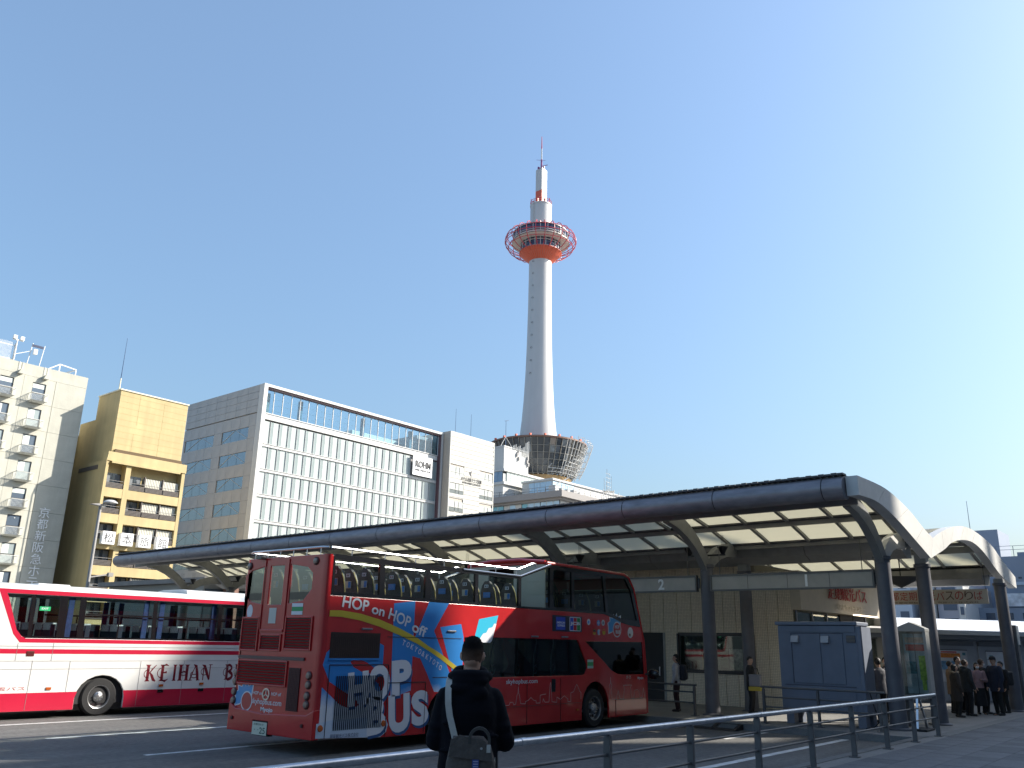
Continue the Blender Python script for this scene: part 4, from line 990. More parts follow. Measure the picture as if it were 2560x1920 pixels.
# black window band of the upper deck, with its panes
W = [[(.17, 3.43), (1.29, 3.43), (1.31, 2.84), (.19, 2.84)], [(1.42, 3.43), (2.57, 3.43), (2.57, 2.84), (1.45, 2.84)], [(2.70, 3.44), (4.10, 3.44), (4.12, 2.83), (2.73, 2.83)], [(4.20, 3.44), (5.62, 3.44), (5.63, 2.82), (4.22, 2.82)], [(5.72, 3.47), (6.84, 3.80), (6.84, 2.83), (5.73, 2.82)],
     [(6.98, 3.75), (7.74, 3.75), (7.76, 2.86), (6.98, 2.86)], [(7.86, 3.75), (9.16, 3.75), (9.3, 2.82), (7.88, 2.85)], [(9.28, 3.75), (10.28, 3.74), (10.55, 3.45), (10.72, 3.0), (10.86, 2.66), (10.1, 2.68), (9.42, 2.82)]]
band = [(.127, 3.5), (.127, 2.777), (9.2, 2.777), (9.6, 2.702), (10.04, 2.582), (10.5, 2.522), (11.03, 2.492), (10.93, 2.8), (10.68, 3.5), (10.4, 3.78), (10.2, 3.83), (6.9, 3.86), (5.68, 3.5)]
for y0, y1, sgn in ((-.004, .05, 1), (2.45, 2.504, -1)):
    fr = MB().prism(band, SF, y0, y1, W).build('window_band', blk, BUS)
    for k, w in enumerate(W):
        MB().prism([(a, b) for a, b in w], SF, .02 if sgn > 0 else 2.47, .026 if sgn > 0 else 2.476).build('pane', glass_c if k < 5 else glass_g, fr)
    lw = MB().prism(lowwin, SF, .02 if sgn > 0 else 2.46, .03 if sgn > 0 else 2.47).build('lower_window', glass('lower_deck_glass', (.48, .54, .53), .95), BUS)
    for x in (5.12, 5.66, 6.46, 7.2): box('window_post', x - .03, x + .03, (.031 if sgn > 0 else 2.43), (.06 if sgn > 0 else 2.459), 1.27, 2.08, blk, lw)
    fwn = MB().prism(frontwin, SF, .02 if sgn > 0 else 2.46, .03 if sgn > 0 else 2.47).build('driver_window', glass_k, BUS)
    for x, w in ((9.55, .25), (10.35, .12), (10.72, .03)): box('window_post', x - w / 2, x + w / 2, (.031 if sgn > 0 else 2.43), (.06 if sgn > 0 else 2.459), 1.27, 2.07, blk, fwn)
    box('sash', 10.4, 11.1, (.006 if sgn > 0 else 2.472), (.019 if sgn > 0 else 2.49), 1.3, 1.34, blk, fwn)
    # silver strips along the window tops and the guard rail above
    yb = -.012 if sgn > 0 else 2.512
    MB().bar((.15, yb + sgn * .03, 3.515), (5.68, yb + sgn * .03, 3.515), .04, .03).build('silver_strip', blk, BUS)
    MB().tube([(3.7, yb, 3.51), (5.68, yb, 3.505), (6.86, yb, 3.872)], .022, 6).build('silver_strip', chrome, BUS)
    MB().tube([(.1, yb + sgn * .06, 3.65), (5.64, yb + sgn * .06, 3.66), (6.2, yb + sgn * .06, 3.84), (6.32, yb + sgn * .06, 3.84), (6.36, yb + sgn * .06, 3.78)], .024, 8).build('guard_rail', chrome, BUS, smooth=True)
    for x in (.6, 1.45, 2.3, 3.15, 4.0, 4.85, 5.6): MB().cyl((x, yb + sgn * .06, 3.5), (x, yb + sgn * .06, 3.65), .010, n=6).build('stanchion', chrome, BUS)
MB().tube([(.06, .07, 3.65), (.0, .2, 3.655), (.0, 2.3, 3.655), (.06, 2.43, 3.65)], .022, 8).build('guard_rail', chrome, BUS, smooth=True)
for k in range(6): MB().cyl((.02, .25 + .4 * k, 3.48), (.02, .25 + .4 * k, 3.65), .010, n=6).build('stanchion', chrome, BUS)
# front roof, red, with rounded edges; front end
rp = [(6.7, 3.865), (10.2, 3.835), (10.42, 3.78), (10.70, 3.5), (10.76, 3.53), (10.5, 3.83), (10.25, 3.91), (6.7, 3.945)]
MB().prism(rp, SF, .03, 2.47).build('front_roof', red, BUS, bevel=.03)
for y in (.0, 2.46): MB().tube([(6.72, y + .02, 3.90), (10.22, y + .02, 3.87), (10.46, y + .02, 3.80), (10.72, y + .02, 3.5), (10.97, y + .02, 2.8), (11.2, y + .02, 2.1), (11.29, y + .02, 1.2), (11.31, y + .02, .25)], .045, 8).build('roof_edge', red, BUS, smooth=True)
MB().tube([(6.72, .05, 3.92), (6.70, .8, 3.99), (6.70, 1.7, 3.99), (6.72, 2.45, 3.92)], .05, 8).build('roof_arch', red, BUS, smooth=True)
MB().prism([(.06, 2.82), (.06, 3.86), (.7, 3.95), (1.8, 3.95), (2.44, 3.86), (2.44, 2.82)], RF, 6.72, 6.76, [[(1.0, 2.25 + .6), (1.0, 3.8), (1.8, 3.8), (1.8, 2.85)]]).build('cabin_bulkhead', M('cream_interior', (.50, .46, .36), .6), BUS)
MB().prism([(0.02, .25), (2.48, .25), (2.48, 1.2), (.02, 1.2)], lambda a, b, t: (11.28 + t - .02 * b, a, b), 0, .04).build('front_panel', red, BUS)
MB().prism([(0.02, 1.2), (2.48, 1.2), (2.48, 2.1), (.02, 2.1)], lambda a, b, t: (11.36 + t - .09 * b, a, b), 0, .02).build('windscreen', glass_k, BUS)
MB().prism([(0.02, 2.1), (2.48, 2.1), (2.48, 2.55), (.02, 2.55)], lambda a, b, t: (11.93 + t - .36 * b, a, b), 0, .03).build('front_panel', red, BUS)
MB().prism([(0.02, 2.56), (2.48, 2.56), (2.48, 3.5), (.02, 3.5)], lambda a, b, t: (11.93 + t - .35 * b, a, b), 0, .02).build('windscreen', glass_k, BUS)
MB().ell((11.38, -.16, 1.25), (.10, .18, .14), 12, 8).build('mirror', blk, BUS, smooth=True)
MB().bar((11.2, .05, 1.25), (11.35, -.12, 1.25), .04, .04).build('mirror_arm', blk, BUS)
# decks
box('lower_floor', .3, 11.2, .06, 2.44, .38, .45, dark_in, BUS); box('upper_floor', .1, 11.0, .051, 2.449, 2.14, 2.24, M('deck_grey', (.16, .16, .16), .7), BUS)
box('engine_cover', .1, 2.6, .06, 2.44, .452, 2.1, dark_in, BUS)
cwall = M('cream_interior', (0, 0, 0))
box('inner_lining', .15, 6.7, 2.40, 2.448, 2.25, 2.80, cwall, BUS)
for x in (4.6, 5.3, 6.2, 6.9, 7.6):
    MB().tube([(x, .5, .46), (x, .5, 1.7), (x + .1, .5, 2.0), (x + .1, .5, 2.13)], .018, 6).build('grab_pole', chrome, BUS)
    MB().tube([(x, .5, 1.45), (x + .12, .5, 1.5), (x + .16, .5, 1.4), (x + .12, .5, 1.3), (x, .5, 1.3)], .016, 6).build('grab_loop', chrome, BUS)
# seats
shell = MB()
sec = []
for k in range(9):
    z = 2.55 + .80 * k / 8; w = .205 if k < 5 else .205 * sqrt(max(0.03, 1 - ((k - 4.4) / 3.75) ** 2)); sec.append((z, w, -.10 * (k / 8)))
bm_ = MB(); vs = []; fs = []
for z, w, dx in sec:
    vs += [(dx - .035, -w, z), (dx - .05, 0, z), (dx - .035, w, z), (dx + .04, w * .9, z), (dx + .05, 0, z), (dx + .04, -w * .9, z)]
for k in range(8):
    for i in range(6): fs.append((k * 6 + i, k * 6 + (i + 1) % 6, k * 6 + 6 + (i + 1) % 6, k * 6 + 6 + i))
fs += [tuple(range(6)), tuple(range(48, 54))]
back_me = MB().add(vs, fs).mesh('backrest', sseat, smooth=True)
cush_me = MB().box(-.02, .40, -.21, .21, 2.60, 2.70).box(.05, .12, -.05, .05, 2.24, 2.6).mesh('cushion', sseat)
tagm = MB().box(-.146, -.14, -.055, .055, 3.20, 3.27).mesh('number_tag', wht); numm = MB().box(-.1485, -.1465, -.035, -.008, 3.212, 3.258).box(-.1485, -.1465, .01, .036, 3.212, 3.258).mesh('number_print', blk)
stk = MB().box(-.128, -.122, -.085, .085, 2.98, 3.12).mesh('seat_notice', M('notice_cream', (.52, .48, .36), .5)); stk2 = MB().box(-.1305, -.1285, -.075, .0, 2.99, 3.11).mesh('notice_print', blu); stk3 = MB().box(-.128, -.122, -.10, .10, 2.98, 3.10).mesh('seat_notice', blu)
grab = MB().tube([(-.02, -.21, 2.62), (-.05, -.215, 2.9), (-.09, -.20, 3.12), (-.11, -.12, 3.29)], .011, 6).mesh('grab_rail', ycl, smooth=True)
rs = random.Random(4)
rows_x = [.62 + .74 * k for k in range(8)] + [7.35, 8.1, 8.85, 9.6]
for i, x in enumerate(rows_x):
    for j, y in enumerate((.36, .82, 1.70, 2.15)):
        s_ = inst('seat', cush_me, (x, y, 0), BUS)
        b_ = inst('backrest', back_me, (x, y, 0), s_); inst('number_tag', tagm, (x, y, 0), s_); inst('number_print', numm, (x, y, 0), s_); inst('grab_rail', grab, (x, y, 0), s_)
        if rs.random() < .6: inst('seat_notice', stk, (x, y, 0), s_); inst('notice_print', stk2, (x, y, 0), s_)
        else: inst('seat_notice', stk3, (x, y, 0), s_)
# wheels
def wheel(parent, x, y, out, r=.46, wd=.28, hub=M('alloy', (.45, .46, .48), .3, metal=.9), name='wheel', nb=10):
    w = MB().lathe([(r * .62, -wd / 2), (r * .92, -wd / 2), (r, -wd / 2 + .04), (r, wd / 2 - .04), (r * .92, wd / 2), (r * .62, wd / 2)], (x, y, r), 36, 'y').build(name, black_r, parent, smooth=True)
    yo = y + out * wd / 2
    MB().lathe([(r * .62, -out * .002), (r * .58, -out * .01), (r * .54, -out * .10), (r * .30, -out * .11), (r * .26, -out * .03), (r * .14, out * .01), (0, out * .02)], (x, yo, r), 30, 'y').build('rim', hub, w, smooth=True)
    for k in range(nb):
        a = 2 * pi * k / nb; MB().cyl((x + r * .42 * cos(a), yo - out * .12, r + r * .42 * sin(a)), (x + r * .42 * cos(a), yo - out * .08, r + r * .42 * sin(a)), .035, n=8).build('hand_hole', black_p, w)
        a += pi / nb; MB().cyl((x + r * .2 * cos(a), yo - out * .03, r + r * .2 * sin(a)), (x + r * .2 * cos(a), yo + out * .01, r + r * .2 * sin(a)), .016, n=6).build('wheel_nut', chrome, w)
    return w
for y, out in ((.17, -1), (2.33, 1)):
    for x in (3.40, 8.80): wheel(BUS, x, y, out)
for x0, x1 in ((2.76, 4.04), (8.19, 9.41)): box('wheel_well', x0, x1, .32, 2.18, .3, 1.12, dark_in, BUS)
box('chassis', .3, 11.0, .3, 2.2, .26, .375, dark_in, BUS)
# rear end
rw = [[(2.55, 3.20), (2.36, 3.28), (1.90, 3.36), (1.90, 2.62), (2.32, 2.68), (2.50, 2.83)], [(1.69, 3.36), (1.26, 3.36), (1.26, 2.61), (1.69, 2.61)], [(1.07, 3.37), (.57, 3.30), (.40, 3.18), (.40, 2.90), (.63, 2.68), (1.05, 2.63)]]
rw = [[(y - .06 if k == 0 else y, z) for y, z in w] for k, w in enumerate(rw)]
rear = MB().prism([(.1, .62), (2.4, .62), (2.4, 3.52), (.1, 3.52)], RF, 0, .05, rw).build('rear_panel', red, BUS, bevel=.01)
for w in rw: MB().prism(w, RF, .015, .022).build('rear_window', glass('rear_glass', (.50, .55, .52), .95, boost=.12), BUS)
for k, w in enumerate(rw):
    if k != 1:
        zc = 2.84; MB().prism([(min(p[0] for p in w) + .03, 2.70), (max(p[0] for p in w) - .03, 2.70), (max(p[0] for p in w) - .03, 2.84), (min(p[0] for p in w) + .03, 2.84)], RF, .0135, .0145).build('window_mask', blk, BUS)
for y in (.1, 2.4): MB().lathe([(.1, .62), (.1, 3.52)], (.1, y, 0), 10, a0=pi if y < 1 else pi / 2, a1=1.5 * pi if y < 1 else pi).build('rear_corner', red, BUS, smooth='all')
MB().prism([(0, .28), (1.25, .28), (1.25, .5), (1.71, .5), (1.71, .28), (2.5, .28), (2.5, .78), (2.3, .68), (1.5, .625), (.2, .68), (0, .78)], RF, -.05, .10).build('rear_bumper', red, BUS, bevel=.012)
box('plate_recess', -.02, .08, 1.25, 1.71, .24, .498, dark_in, BUS)
pltm = M('plate_pale_green', (.58, .62, .52), .5)
plt_ = box('number_plate', -.055, -.045, 1.265, 1.695, .255, .48, pltm, BUS)
text('25', M('plate_green', (.02, .10, .08), .5), plt_, (-.058, 1.47, .28), (0, -1, 0), (0, 0, 1), h=.11, w=.17, bold=.01)
text('京都230 か', M('plate_green', (0, 0, 0)), plt_, (-.058, 1.65, .42), (0, -1, 0), (0, 0, 1), h=.04, w=.3, bold=.006)
text('・・', M('plate_green', (0, 0, 0)), plt_, (-.058, 1.62, .335), (0, -1, 0), (0, 0, 1), h=.018, w=.12, bold=.006)
def louvre(pts, n, t=.018, mat=red, back=red_d, frame=True):
    y1, y0, z1, z0 = pts
    b = box('grille', -.006, .0, y0, y1, z0, z1, back, BUS)
    pitch = (z1 - z0) / n
    for k in range(n):
        z = z0 + pitch * k; MB().add([(-.008, y0 + .01, z + pitch * .12), (-.008, y1 - .01, z + pitch * .12), (-.034, y1 - .01, z + pitch * .12), (-.034, y0 + .01, z + pitch * .12), (-.008, y0 + .01, z + pitch * .50), (-.008, y1 - .01, z + pitch * .50)], [(0, 1, 2, 3), (3, 2, 5, 4), (0, 4, 5, 1), (0, 3, 4), (1, 5, 2)]).build('slat', mat, b)
    if frame:
        for (a, c, d, e) in ((y0 - .035, y0, z0 - .035, z1 + .035), (y1, y1 + .035, z0 - .035, z1 + .035), (y0 + .001, y1 - .001, z1, z1 + .035), (y0 + .001, y1 - .001, z0 - .035, z0)): box('grille_frame', -.028, -.001, a, c, d, e, red, b, bevel=.008)
louvre((2.38, 1.90, 2.35, 1.77), 11); louvre((1.03, .31, 2.36, 1.81), 11); louvre((1.76, 1.18, 2.03, 1.78), 5); louvre((2.37, .92, 1.55, 1.15), 8)
rg = box('radiator_grille', -.012, -.001, .50, .83, .72, 1.47, red_d, BUS)
for k in range(8): pbox('grille_bar', -.018, -.0125, .51 + .04 * k, .525 + .04 * k, .73, 1.46, M('grille_dark', (.05, .02, .02), .6), rg)
for k in range(24): pbox('grille_bar', -.022, -.0185, .51, .82, .735 + .03 * k, .745 + .03 * k, red_d, rg)
# centre emergency door with frame ribs
for (a, c, d, e) in ((1.86, 1.83, 2.15, 3.48), (1.13, 1.10, 2.15, 3.48)): box('door_rib', -.022, -.001, c, a, d, e, red, BUS, bevel=.008)
box('door_rib', -.022, -.001, 1.131, 1.829, 2.10, 2.15, red, BUS, bevel=.008); box('lower_pane', -.004, -.001, 1.38, 1.60, 2.26, 2.55, M('pale_pane', (0, 0, 0)), BUS)
box('shelf_strip', -.03, -.001, .42, 2.4, 1.60, 1.655, M('strip_brown', (.10, .05, .05), .5), BUS)
lens = M('lamp_lens', (.20, .13, .11), .15, coat=.6)
for (y, z) in ((.26, 1.35), (.26, 1.19), (.27, 1.0), (.27, .85), (2.44, 1.32), (2.44, 1.16), (2.44, .97), (2.44, .81), (.33, 3.40), (2.36, 3.38)):
    l_ = MB().lathe([(0, -.045), (.05, -.04), (.062, -.02), (.062, .0)], (0, y, z), 20, 'x').build('tail_lamp' if z < 2 else 'marker_lamp', lens, BUS, smooth=True)
    MB().lathe([(.064, -.018), (.078, -.012), (.078, .0)], (0, y, z), 20, 'x').build('lamp_ring', red_d, l_)
for y in (.28, 2.35): MB().lathe([(0, -.075), (.03, -.075), (.035, -.05)], (.0, y, .5), 12, 'x').build('reflector', red_d, BUS)
box('rear_camera', -.12, .0, 1.86, 2.02, 3.49, 3.55, blk, BUS, bevel=.01)
# prints on the rear
def rtext(s, mat, y, z, h=None, w=None, bold=.01): text(s, mat, BUS, (-.002, y, z), (0, -1, 0), (0, 0, 1), h=h, w=w, bold=bold)
rtext('skyhopbus.com', wht, 1.87, .755, w=.9, h=.13); rtext('Myojo', wht, 1.57, .64, w=.36, h=.10, bold=.03); rtext('HOP on', wht, 1.84, .95, w=.27, h=.06); rtext('HOP off', wht, 1.29, .955, w=.29, h=.06)
em = MB().lathe([(.085, 0), (.11, 0), (.11, -.012), (.085, -.012)], (-.003, 1.44, .97), 28, 'x').build('emblem', chrome, BUS)
for k in range(3): a = pi / 2 + 2 * pi * k / 3; MB().bar((-.008, 1.44, .97), (-.008, 1.44 + .09 * cos(a), .97 + .09 * sin(a)), .018, .012, (1, 0, 0)).build('emblem_spoke', chrome, em)
st_ = box('notice', -.004, -.001, .60, .92, 2.42, 2.63, M('notice_green', (.02, .30, .10), .5), BUS)
for z in (2.42, 2.565): box('notice_band', -.006, -.0045, .60, .92, z, z + .065, wht, st_)
def disc(parent, fn, c, r, t, mat, n=24, name='graphic', ry=None): return MB().flat([(c[0] + r * cos(2 * pi * k / n), c[1] + (ry or r) * sin(2 * pi * k / n)) for k in range(n)], fn, t).build(name, mat, parent)
disc(BUS, RF, (2.22, 2.49), .09, -.002, wht, ry=.13)
def logo(fn, t, s, cx_, cz, sx):          # printed cloud shaped badge, white ring with two words
    cl = [(-.30, -.05), (-.33, .07), (-.22, .12), (-.24, .22), (-.10, .20), (-.05, .30), (.02, .22), (.10, .33), (.14, .22), (.30, .28), (.28, .08), (.24, -.06), (.05, -.02), (-.12, -.16), (-.3, -.2)]
    P = lambda k, o: [(cx_ + sx * (a * k + o[0]) * s, cz + (b * k + o[1]) * s) for a, b in cl]
    MB().flat(P(1.14, (0, -.01)), fn, t).build('graphic', wht, BUS); MB().flat(P(1.0, (0, 0)), fn, t * 2).build('graphic', M('print_light_blue', (.04, .27, .58), .4, coat=.3), BUS)
    disc(BUS, fn, (cx_ + sx * .12 * s, cz - .10 * s), .22 * s, t * 3, wht); disc(BUS, fn, (cx_ + sx * .12 * s, cz - .10 * s), .19 * s, t * 4, M('print_red', (.42, .03, .03), .4, coat=.3))
logo(RF, -.001, .82, 2.12, .90, -1)
for w_, yy, zz in (('HOP', 2.13, .83), ('BUS', 2.11, .70)): rtext(w_, wht, yy, zz, w=.22, h=.10, bold=.03)
# ---- prints on the side
def S_(pts, mat, k, nm='graphic', holes=()): return MB().flat(pts, SF, -.0015 * k, holes).build(nm, mat, BUS)
def stext(s, mat, x, z, k=6, h=None, w=None, bold=.01, ang=0, shear=0, nm='lettering'): return text(s, mat, BUS, (x, -.0015 * k, z), (cos(ang), 0, sin(ang)), (-sin(ang), 0, cos(ang)), h=h, w=w, bold=bold, shear=shear, name=nm)
S_([(1.72, 2.70), (2.30, 2.772), (2.30, 1.05), (1.80, .93), (1.76, .95)], skyp, 1)                       # big K
S_([(2.30, 1.98), (2.70, 2.772), (3.30, 2.772), (2.88, 2.20), (2.50, 1.66), (2.30, 1.70)], skyp, 1.2)
S_([(2.88, 2.20), (3.10, 1.86), (3.42, 1.33), (3.56, 1.08), (3.4, .98), (2.96, 1.01), (2.72, 1.38), (2.47, 1.72)], skyp, 1.1)
S_([(3.06, 2.28), (3.70, 2.36), (3.79, 2.09), (3.79, 1.30), (3.52, 1.28), (3.30, 1.75)], blu, 1)          # Y
S_([(4.27, 2.48), (4.92, 2.585), (4.72, 2.03), (4.66, 1.99), (4.10, 1.99), (4.15, 2.12)], cyn, 1)
S_([(4.86, 2.40), (4.72, 2.03), (4.66, 1.99), (4.20, 1.99), (4.30, 2.06), (4.42, 2.18), (4.52, 2.20), (4.60, 2.30), (4.72, 2.32), (4.78, 2.40)], wht, 2)
vsS = stext('S', skyp, .07, .38, 1, h=1.66, w=1.54, bold=.055, nm='graphic')
S_([(.03, .31), (.03, .55), (.40, .60), (1.66, .60), (1.74, .45), (1.70, .32), (1.55, .24)], M('print_pale_blue', (.50, .60, .72), .4, coat=.3), 2)
for ch, x, z, w, h in (('H', .72, .80, .50, .60), ('O', 1.21, .87, .54, .65), ('P', 1.80, .95, .53, .66), ('B', 1.22, .27, .47, .68), ('U', 1.77, .27, .56, .70), ('S', 2.37, .37, .47, .66)):
    stext(ch, M('print_shadow', (.02, .08, .22), .5), x + .035, z - .05, 3, h=h, w=w, bold=.055, ang=radians(5))
    stext(ch, wht, x, z, 4, h=h, w=w, bold=.055, ang=radians(5))
yu = [(.127, 2.50), (.40, 2.51), (.86, 2.47), (1.35, 2.38), (1.86, 2.24), (2.39, 2.06), (2.73, 1.90), (3.08, 1.76), (3.60, 1.50)]; yl = [(.127, 2.395), (.41, 2.395), (.87, 2.345), (1.36, 2.245), (1.87, 2.105), (2.40, 1.94), (2.75, 1.80), (3.09, 1.65), (3.62, 1.385)]
S_(yu + yl[::-1], yel, 5)
def along(word, x0, z0, x1, z1, h, bold=.02):
    a = atan2(z1 - z0, x1 - x0); stext(word, wht, x0, z0, 6, h=h, w=sqrt((x1 - x0) ** 2 + (z1 - z0) ** 2), bold=bold, ang=a)
along('HOP', .40, 2.575, 1.05, 2.505, .215); along('on', 1.13, 2.485, 1.46, 2.43, .13); along('HOP', 1.57, 2.40, 2.16, 2.235, .22); along('off', 2.22, 2.185, 2.62, 2.05, .21)
tk = [(1.98, 1.92), (2.10, 1.885), (2.215, 1.845), (2.325, 1.80), (2.435, 1.755), (2.535, 1.71), (2.65, 1.655), (2.75, 1.605), (2.855, 1.555), (2.955, 1.50), (3.05, 1.445)]
for ch, (x, z) in zip('TOKYO&KYOTO', tk): stext(ch, wht, x, z, 6, h=.105, w=.075, bold=.01, ang=radians(-24))
# rear side vent and louvred engine panel
vb = box('vent', .2, 1.41, -.006, .045, 1.66, 2.12, M('vent_dark', (.02, .008, .008), .6), BUS)
for k in range(24): pbox('vent_bar', .23 + .048 * k, .238 + .048 * k, -.0105, -.0065, 1.69, 2.1, M('vent_bar', (.035, .02, .014), .5, var=.6, vs=3), vb)
box('vent_sill', .19, 1.42, -.018, -.0005, 1.625, 1.658, blu, BUS)
lv = empty('side_louvre', (0, 0, 0)); lv.parent = BUS
for k in range(25): pbox('louvre_gap', .405 + .0465 * k, .425 + .0465 * k, -.014, -.0095, .42, 1.35, black_p, lv)
stext('明星観光バス株式会社', M('print_navy', (.02, .04, .12), .5), .36, .285, 6, h=.075, w=.66, bold=.01)
seamm = M('panel_seam', (.02, .008, .01), .7)
for (x0, x1, z0, z1) in ((1.6, 3.72, 2.055, 2.065), (.22, 1.65, 1.535, 1.548), (1.68, 2.70, 1.198, 1.212), (2.9, 3.8, 1.28, 1.292), (.222, .23, .30, 1.535), (1.668, 1.678, .25, 1.54), (2.70, 2.708, .25, 1.2), (4.1, 8.15, .62, .626), (6.0, 6.006, .24, 1.2), (7.3, 7.306, .24, 1.2), (9.72, 11.2, .63, .637), (9.72, 9.727, .24, .63)): box('panel_seam', x0, x1, -.0105, -.0005, z0, z1, seamm, BUS)
for x, z in ((1.05, 2.19), (3.40, 2.20), (6.25, 2.15), (7.45, 2.16)): box('handle', x - .13, x + .13, -.03, -.001, z - .015, z + .02, M('handle_grey', (.14, .15, .17), .4), BUS, bevel=.006)
for x, z in ((.12, .47), (1.62, .48)): MB().lathe([(0, -.03), (.05, -.025), (.06, 0)], (x, 0, z), 14, 'y').build('side_lamp', M('amber_lens', (.45, .10, .02), .2), BUS)
for x, z in ((8.0, .46), (5.1, .46)): box('side_lamp', x - .05, x + .05, -.02, -.001, z - .02, z + .025, M('amber_lens', (0, 0, 0)), BUS)
box('filler_door', 6.94, 7.09, -.008, -.001, .90, 1.19, blk, BUS)
stext('skyhopbus.com', wht, 5.24, 1.08, 6, w=1.14, h=.13)
pb = S_([(6.95, 2.29), (8.20, 2.29), (8.20, 2.67), (6.95, 2.67)], M('print_navy_black', (.012, .012, .03), .4, coat=.3), 2, 'card_board')
S_([(7.10, 2.33), (7.48, 2.33), (7.48, 2.63), (7.10, 2.63)], M('print_royal', (.02, .06, .45), .4, coat=.3), 3); stext('AMERICAN', wht, 7.12, 2.475, 4, w=.34, h=.05, bold=.03); stext('EXPRESS', wht, 7.16, 2.405, 4, w=.30, h=.05, bold=.03)
S_([(7.68, 2.31), (8.12, 2.31), (8.14, 2.33), (8.14, 2.63), (8.12, 2.65), (7.68, 2.65), (7.66, 2.63), (7.66, 2.33)], wht, 3)
for k, m_ in enumerate((M('print_royal', (0, 0, 0)), M('print_crimson', (.45, .01, .02), .4), M('print_green', (.01, .22, .05), .4))): S_([(7.685 + .148 * k, 2.33), (7.82 + .148 * k, 2.33), (7.82 + .148 * k, 2.63), (7.685 + .148 * k, 2.63)], m_, 4)
stext('JCB', wht, 7.69, 2.435, 5, w=.42, h=.10, bold=.05)
flag = lambda x, z, c, r=.075, k=2: disc(BUS, SF, (x, z), r, -.0015 * k, c)
fr_, gd, dk = M('print_crimson', (0, 0, 0)), M('print_gold', (.5, .34, .03), .4), M('print_black', (.01, .01, .012), .4)
flag(8.50, 2.55, wht); flag(8.50, 2.55, blu, .035, 3); flag(8.73, 2.54, fr_); flag(8.95, 2.54, blu); S_([(8.88, 2.53), (9.02, 2.53), (9.02, 2.55), (8.88, 2.55)], wht, 3); S_([(8.94, 2.47), (8.96, 2.47), (8.96, 2.61), (8.94, 2.61)], wht, 3.2); flag(9.17, 2.55, wht); flag(9.17, 2.55, M('print_navy', (0, 0, 0)), .04, 3)
flag(8.76, 2.31, gd); S_([(8.69, 2.32), (8.83, 2.32), (8.81, 2.37), (8.71, 2.37)], dk, 3); S_([(8.687, 2.297), (8.833, 2.297), (8.832, 2.319), (8.688, 2.319)], fr_, 3); flag(8.97, 2.31, wht); S_([(8.90, 2.28), (8.945, 2.25), (8.945, 2.37), (8.90, 2.34)], blu, 3); S_([(8.995, 2.25), (9.04, 2.28), (9.04, 2.34), (8.995, 2.37)], fr_, 3); flag(9.20, 2.32, gd); S_([(9.13, 2.34), (9.27, 2.34), (9.25, 2.37), (9.15, 2.37)], fr_, 3)
logo(SF, -.0015, .92, 9.72, 2.49, 1)
stext('HOP', wht, 9.72, 2.42, 6, w=.22, h=.09, bold=.04); stext('BUS', wht, 9.76, 2.29, 6, w=.22, h=.09, bold=.04)
disc(BUS, SF, (10.50, 2.33), .14, -.003, wht); disc(BUS, SF, (10.47, 2.27), .04, -.0045, red_d)
gs = S_([(8.44, 1.42), (8.70, 1.42), (8.70, 1.63), (8.44, 1.63)], M('notice_green', (0, 0, 0)), 1, 'notice'); S_([(8.44, 1.42), (8.70, 1.42), (8.70, 1.48), (8.44, 1.48)], M('print_mint', (.35, .55, .48), .5), 2, 'notice_band'); S_([(8.44, 1.57), (8.70, 1.57), (8.70, 1.63), (8.44, 1.63)], M('print_mint', (0, 0, 0)), 2, 'notice_band')
stext('Myojo', wht, 10.82, 1.10, 3, w=.30, h=.085, bold=.03); stext('SP-25', M('print_pink', (.62, .40, .38), .5), 10.25, 1.14, 3, w=.24, h=.08)
# thin skyline drawing along the skirt
skl = [(5.0, .66), (5.36, .66), (5.40, .72), (5.5, .72), (5.53, .66), (5.60, .68), (5.64, .86), (5.67, .90), (5.685, 1.05), (5.70, .90), (5.73, .86), (5.77, .68), (5.95, .67), (5.95, .72), (6.05, .74), (6.15, .80), (6.25, .74), (6.35, .72), (6.35, .67), (6.5, .67), (6.5, .84), (6.72, .86)]
skl2 = [(6.6, .68), (6.62, .76), (6.68, .68), (6.84, .68), (6.88, 1.04), (6.90, 1.12), (6.92, 1.04), (6.96, .68), (7.15, .66), (7.15, .78), (7.3, .72), (7.45, .80), (7.6, .72), (7.6, .66), (7.72, .66), (7.72, .86), (7.84, .88), (7.92, 1.0), (7.97, 1.05), (8.02, 1.0), (8.1, .88), (8.15, .86), (8.15, .7)]
skl3 = [(9.44, .66), (9.46, .90), (9.44, 1.0), (9.48, 1.05), (9.49, 1.2), (9.50, 1.05), (9.54, 1.0), (9.52, .90), (9.55, .66), (9.75, .64), (9.85, .86), (9.92, .66), (10.1, .64), (10.15, .92), (10.1, .98), (10.52, .98), (10.45, .92), (10.5, .64), (10.62, .64), (10.66, .84), (10.8, .86), (10.88, .82), (10.92, .66), (11.05, .65), (11.12, .90), (11.18, .66)]
pk = M('print_pink', (0, 0, 0))
for L_ in (skl, skl2, skl3):
    m_ = MB()
    for (a, b), (c, d) in zip(L_[:-1], L_[1:]): m_.bar((a, -.002, b), (c, -.002, d), .011, .002, (0, 1, 0))
    m_.build('skyline_print', pk, BUS)
BUS.location = (10.2, 12.9, 0); BUS.scale = (1, 1.055, 1)

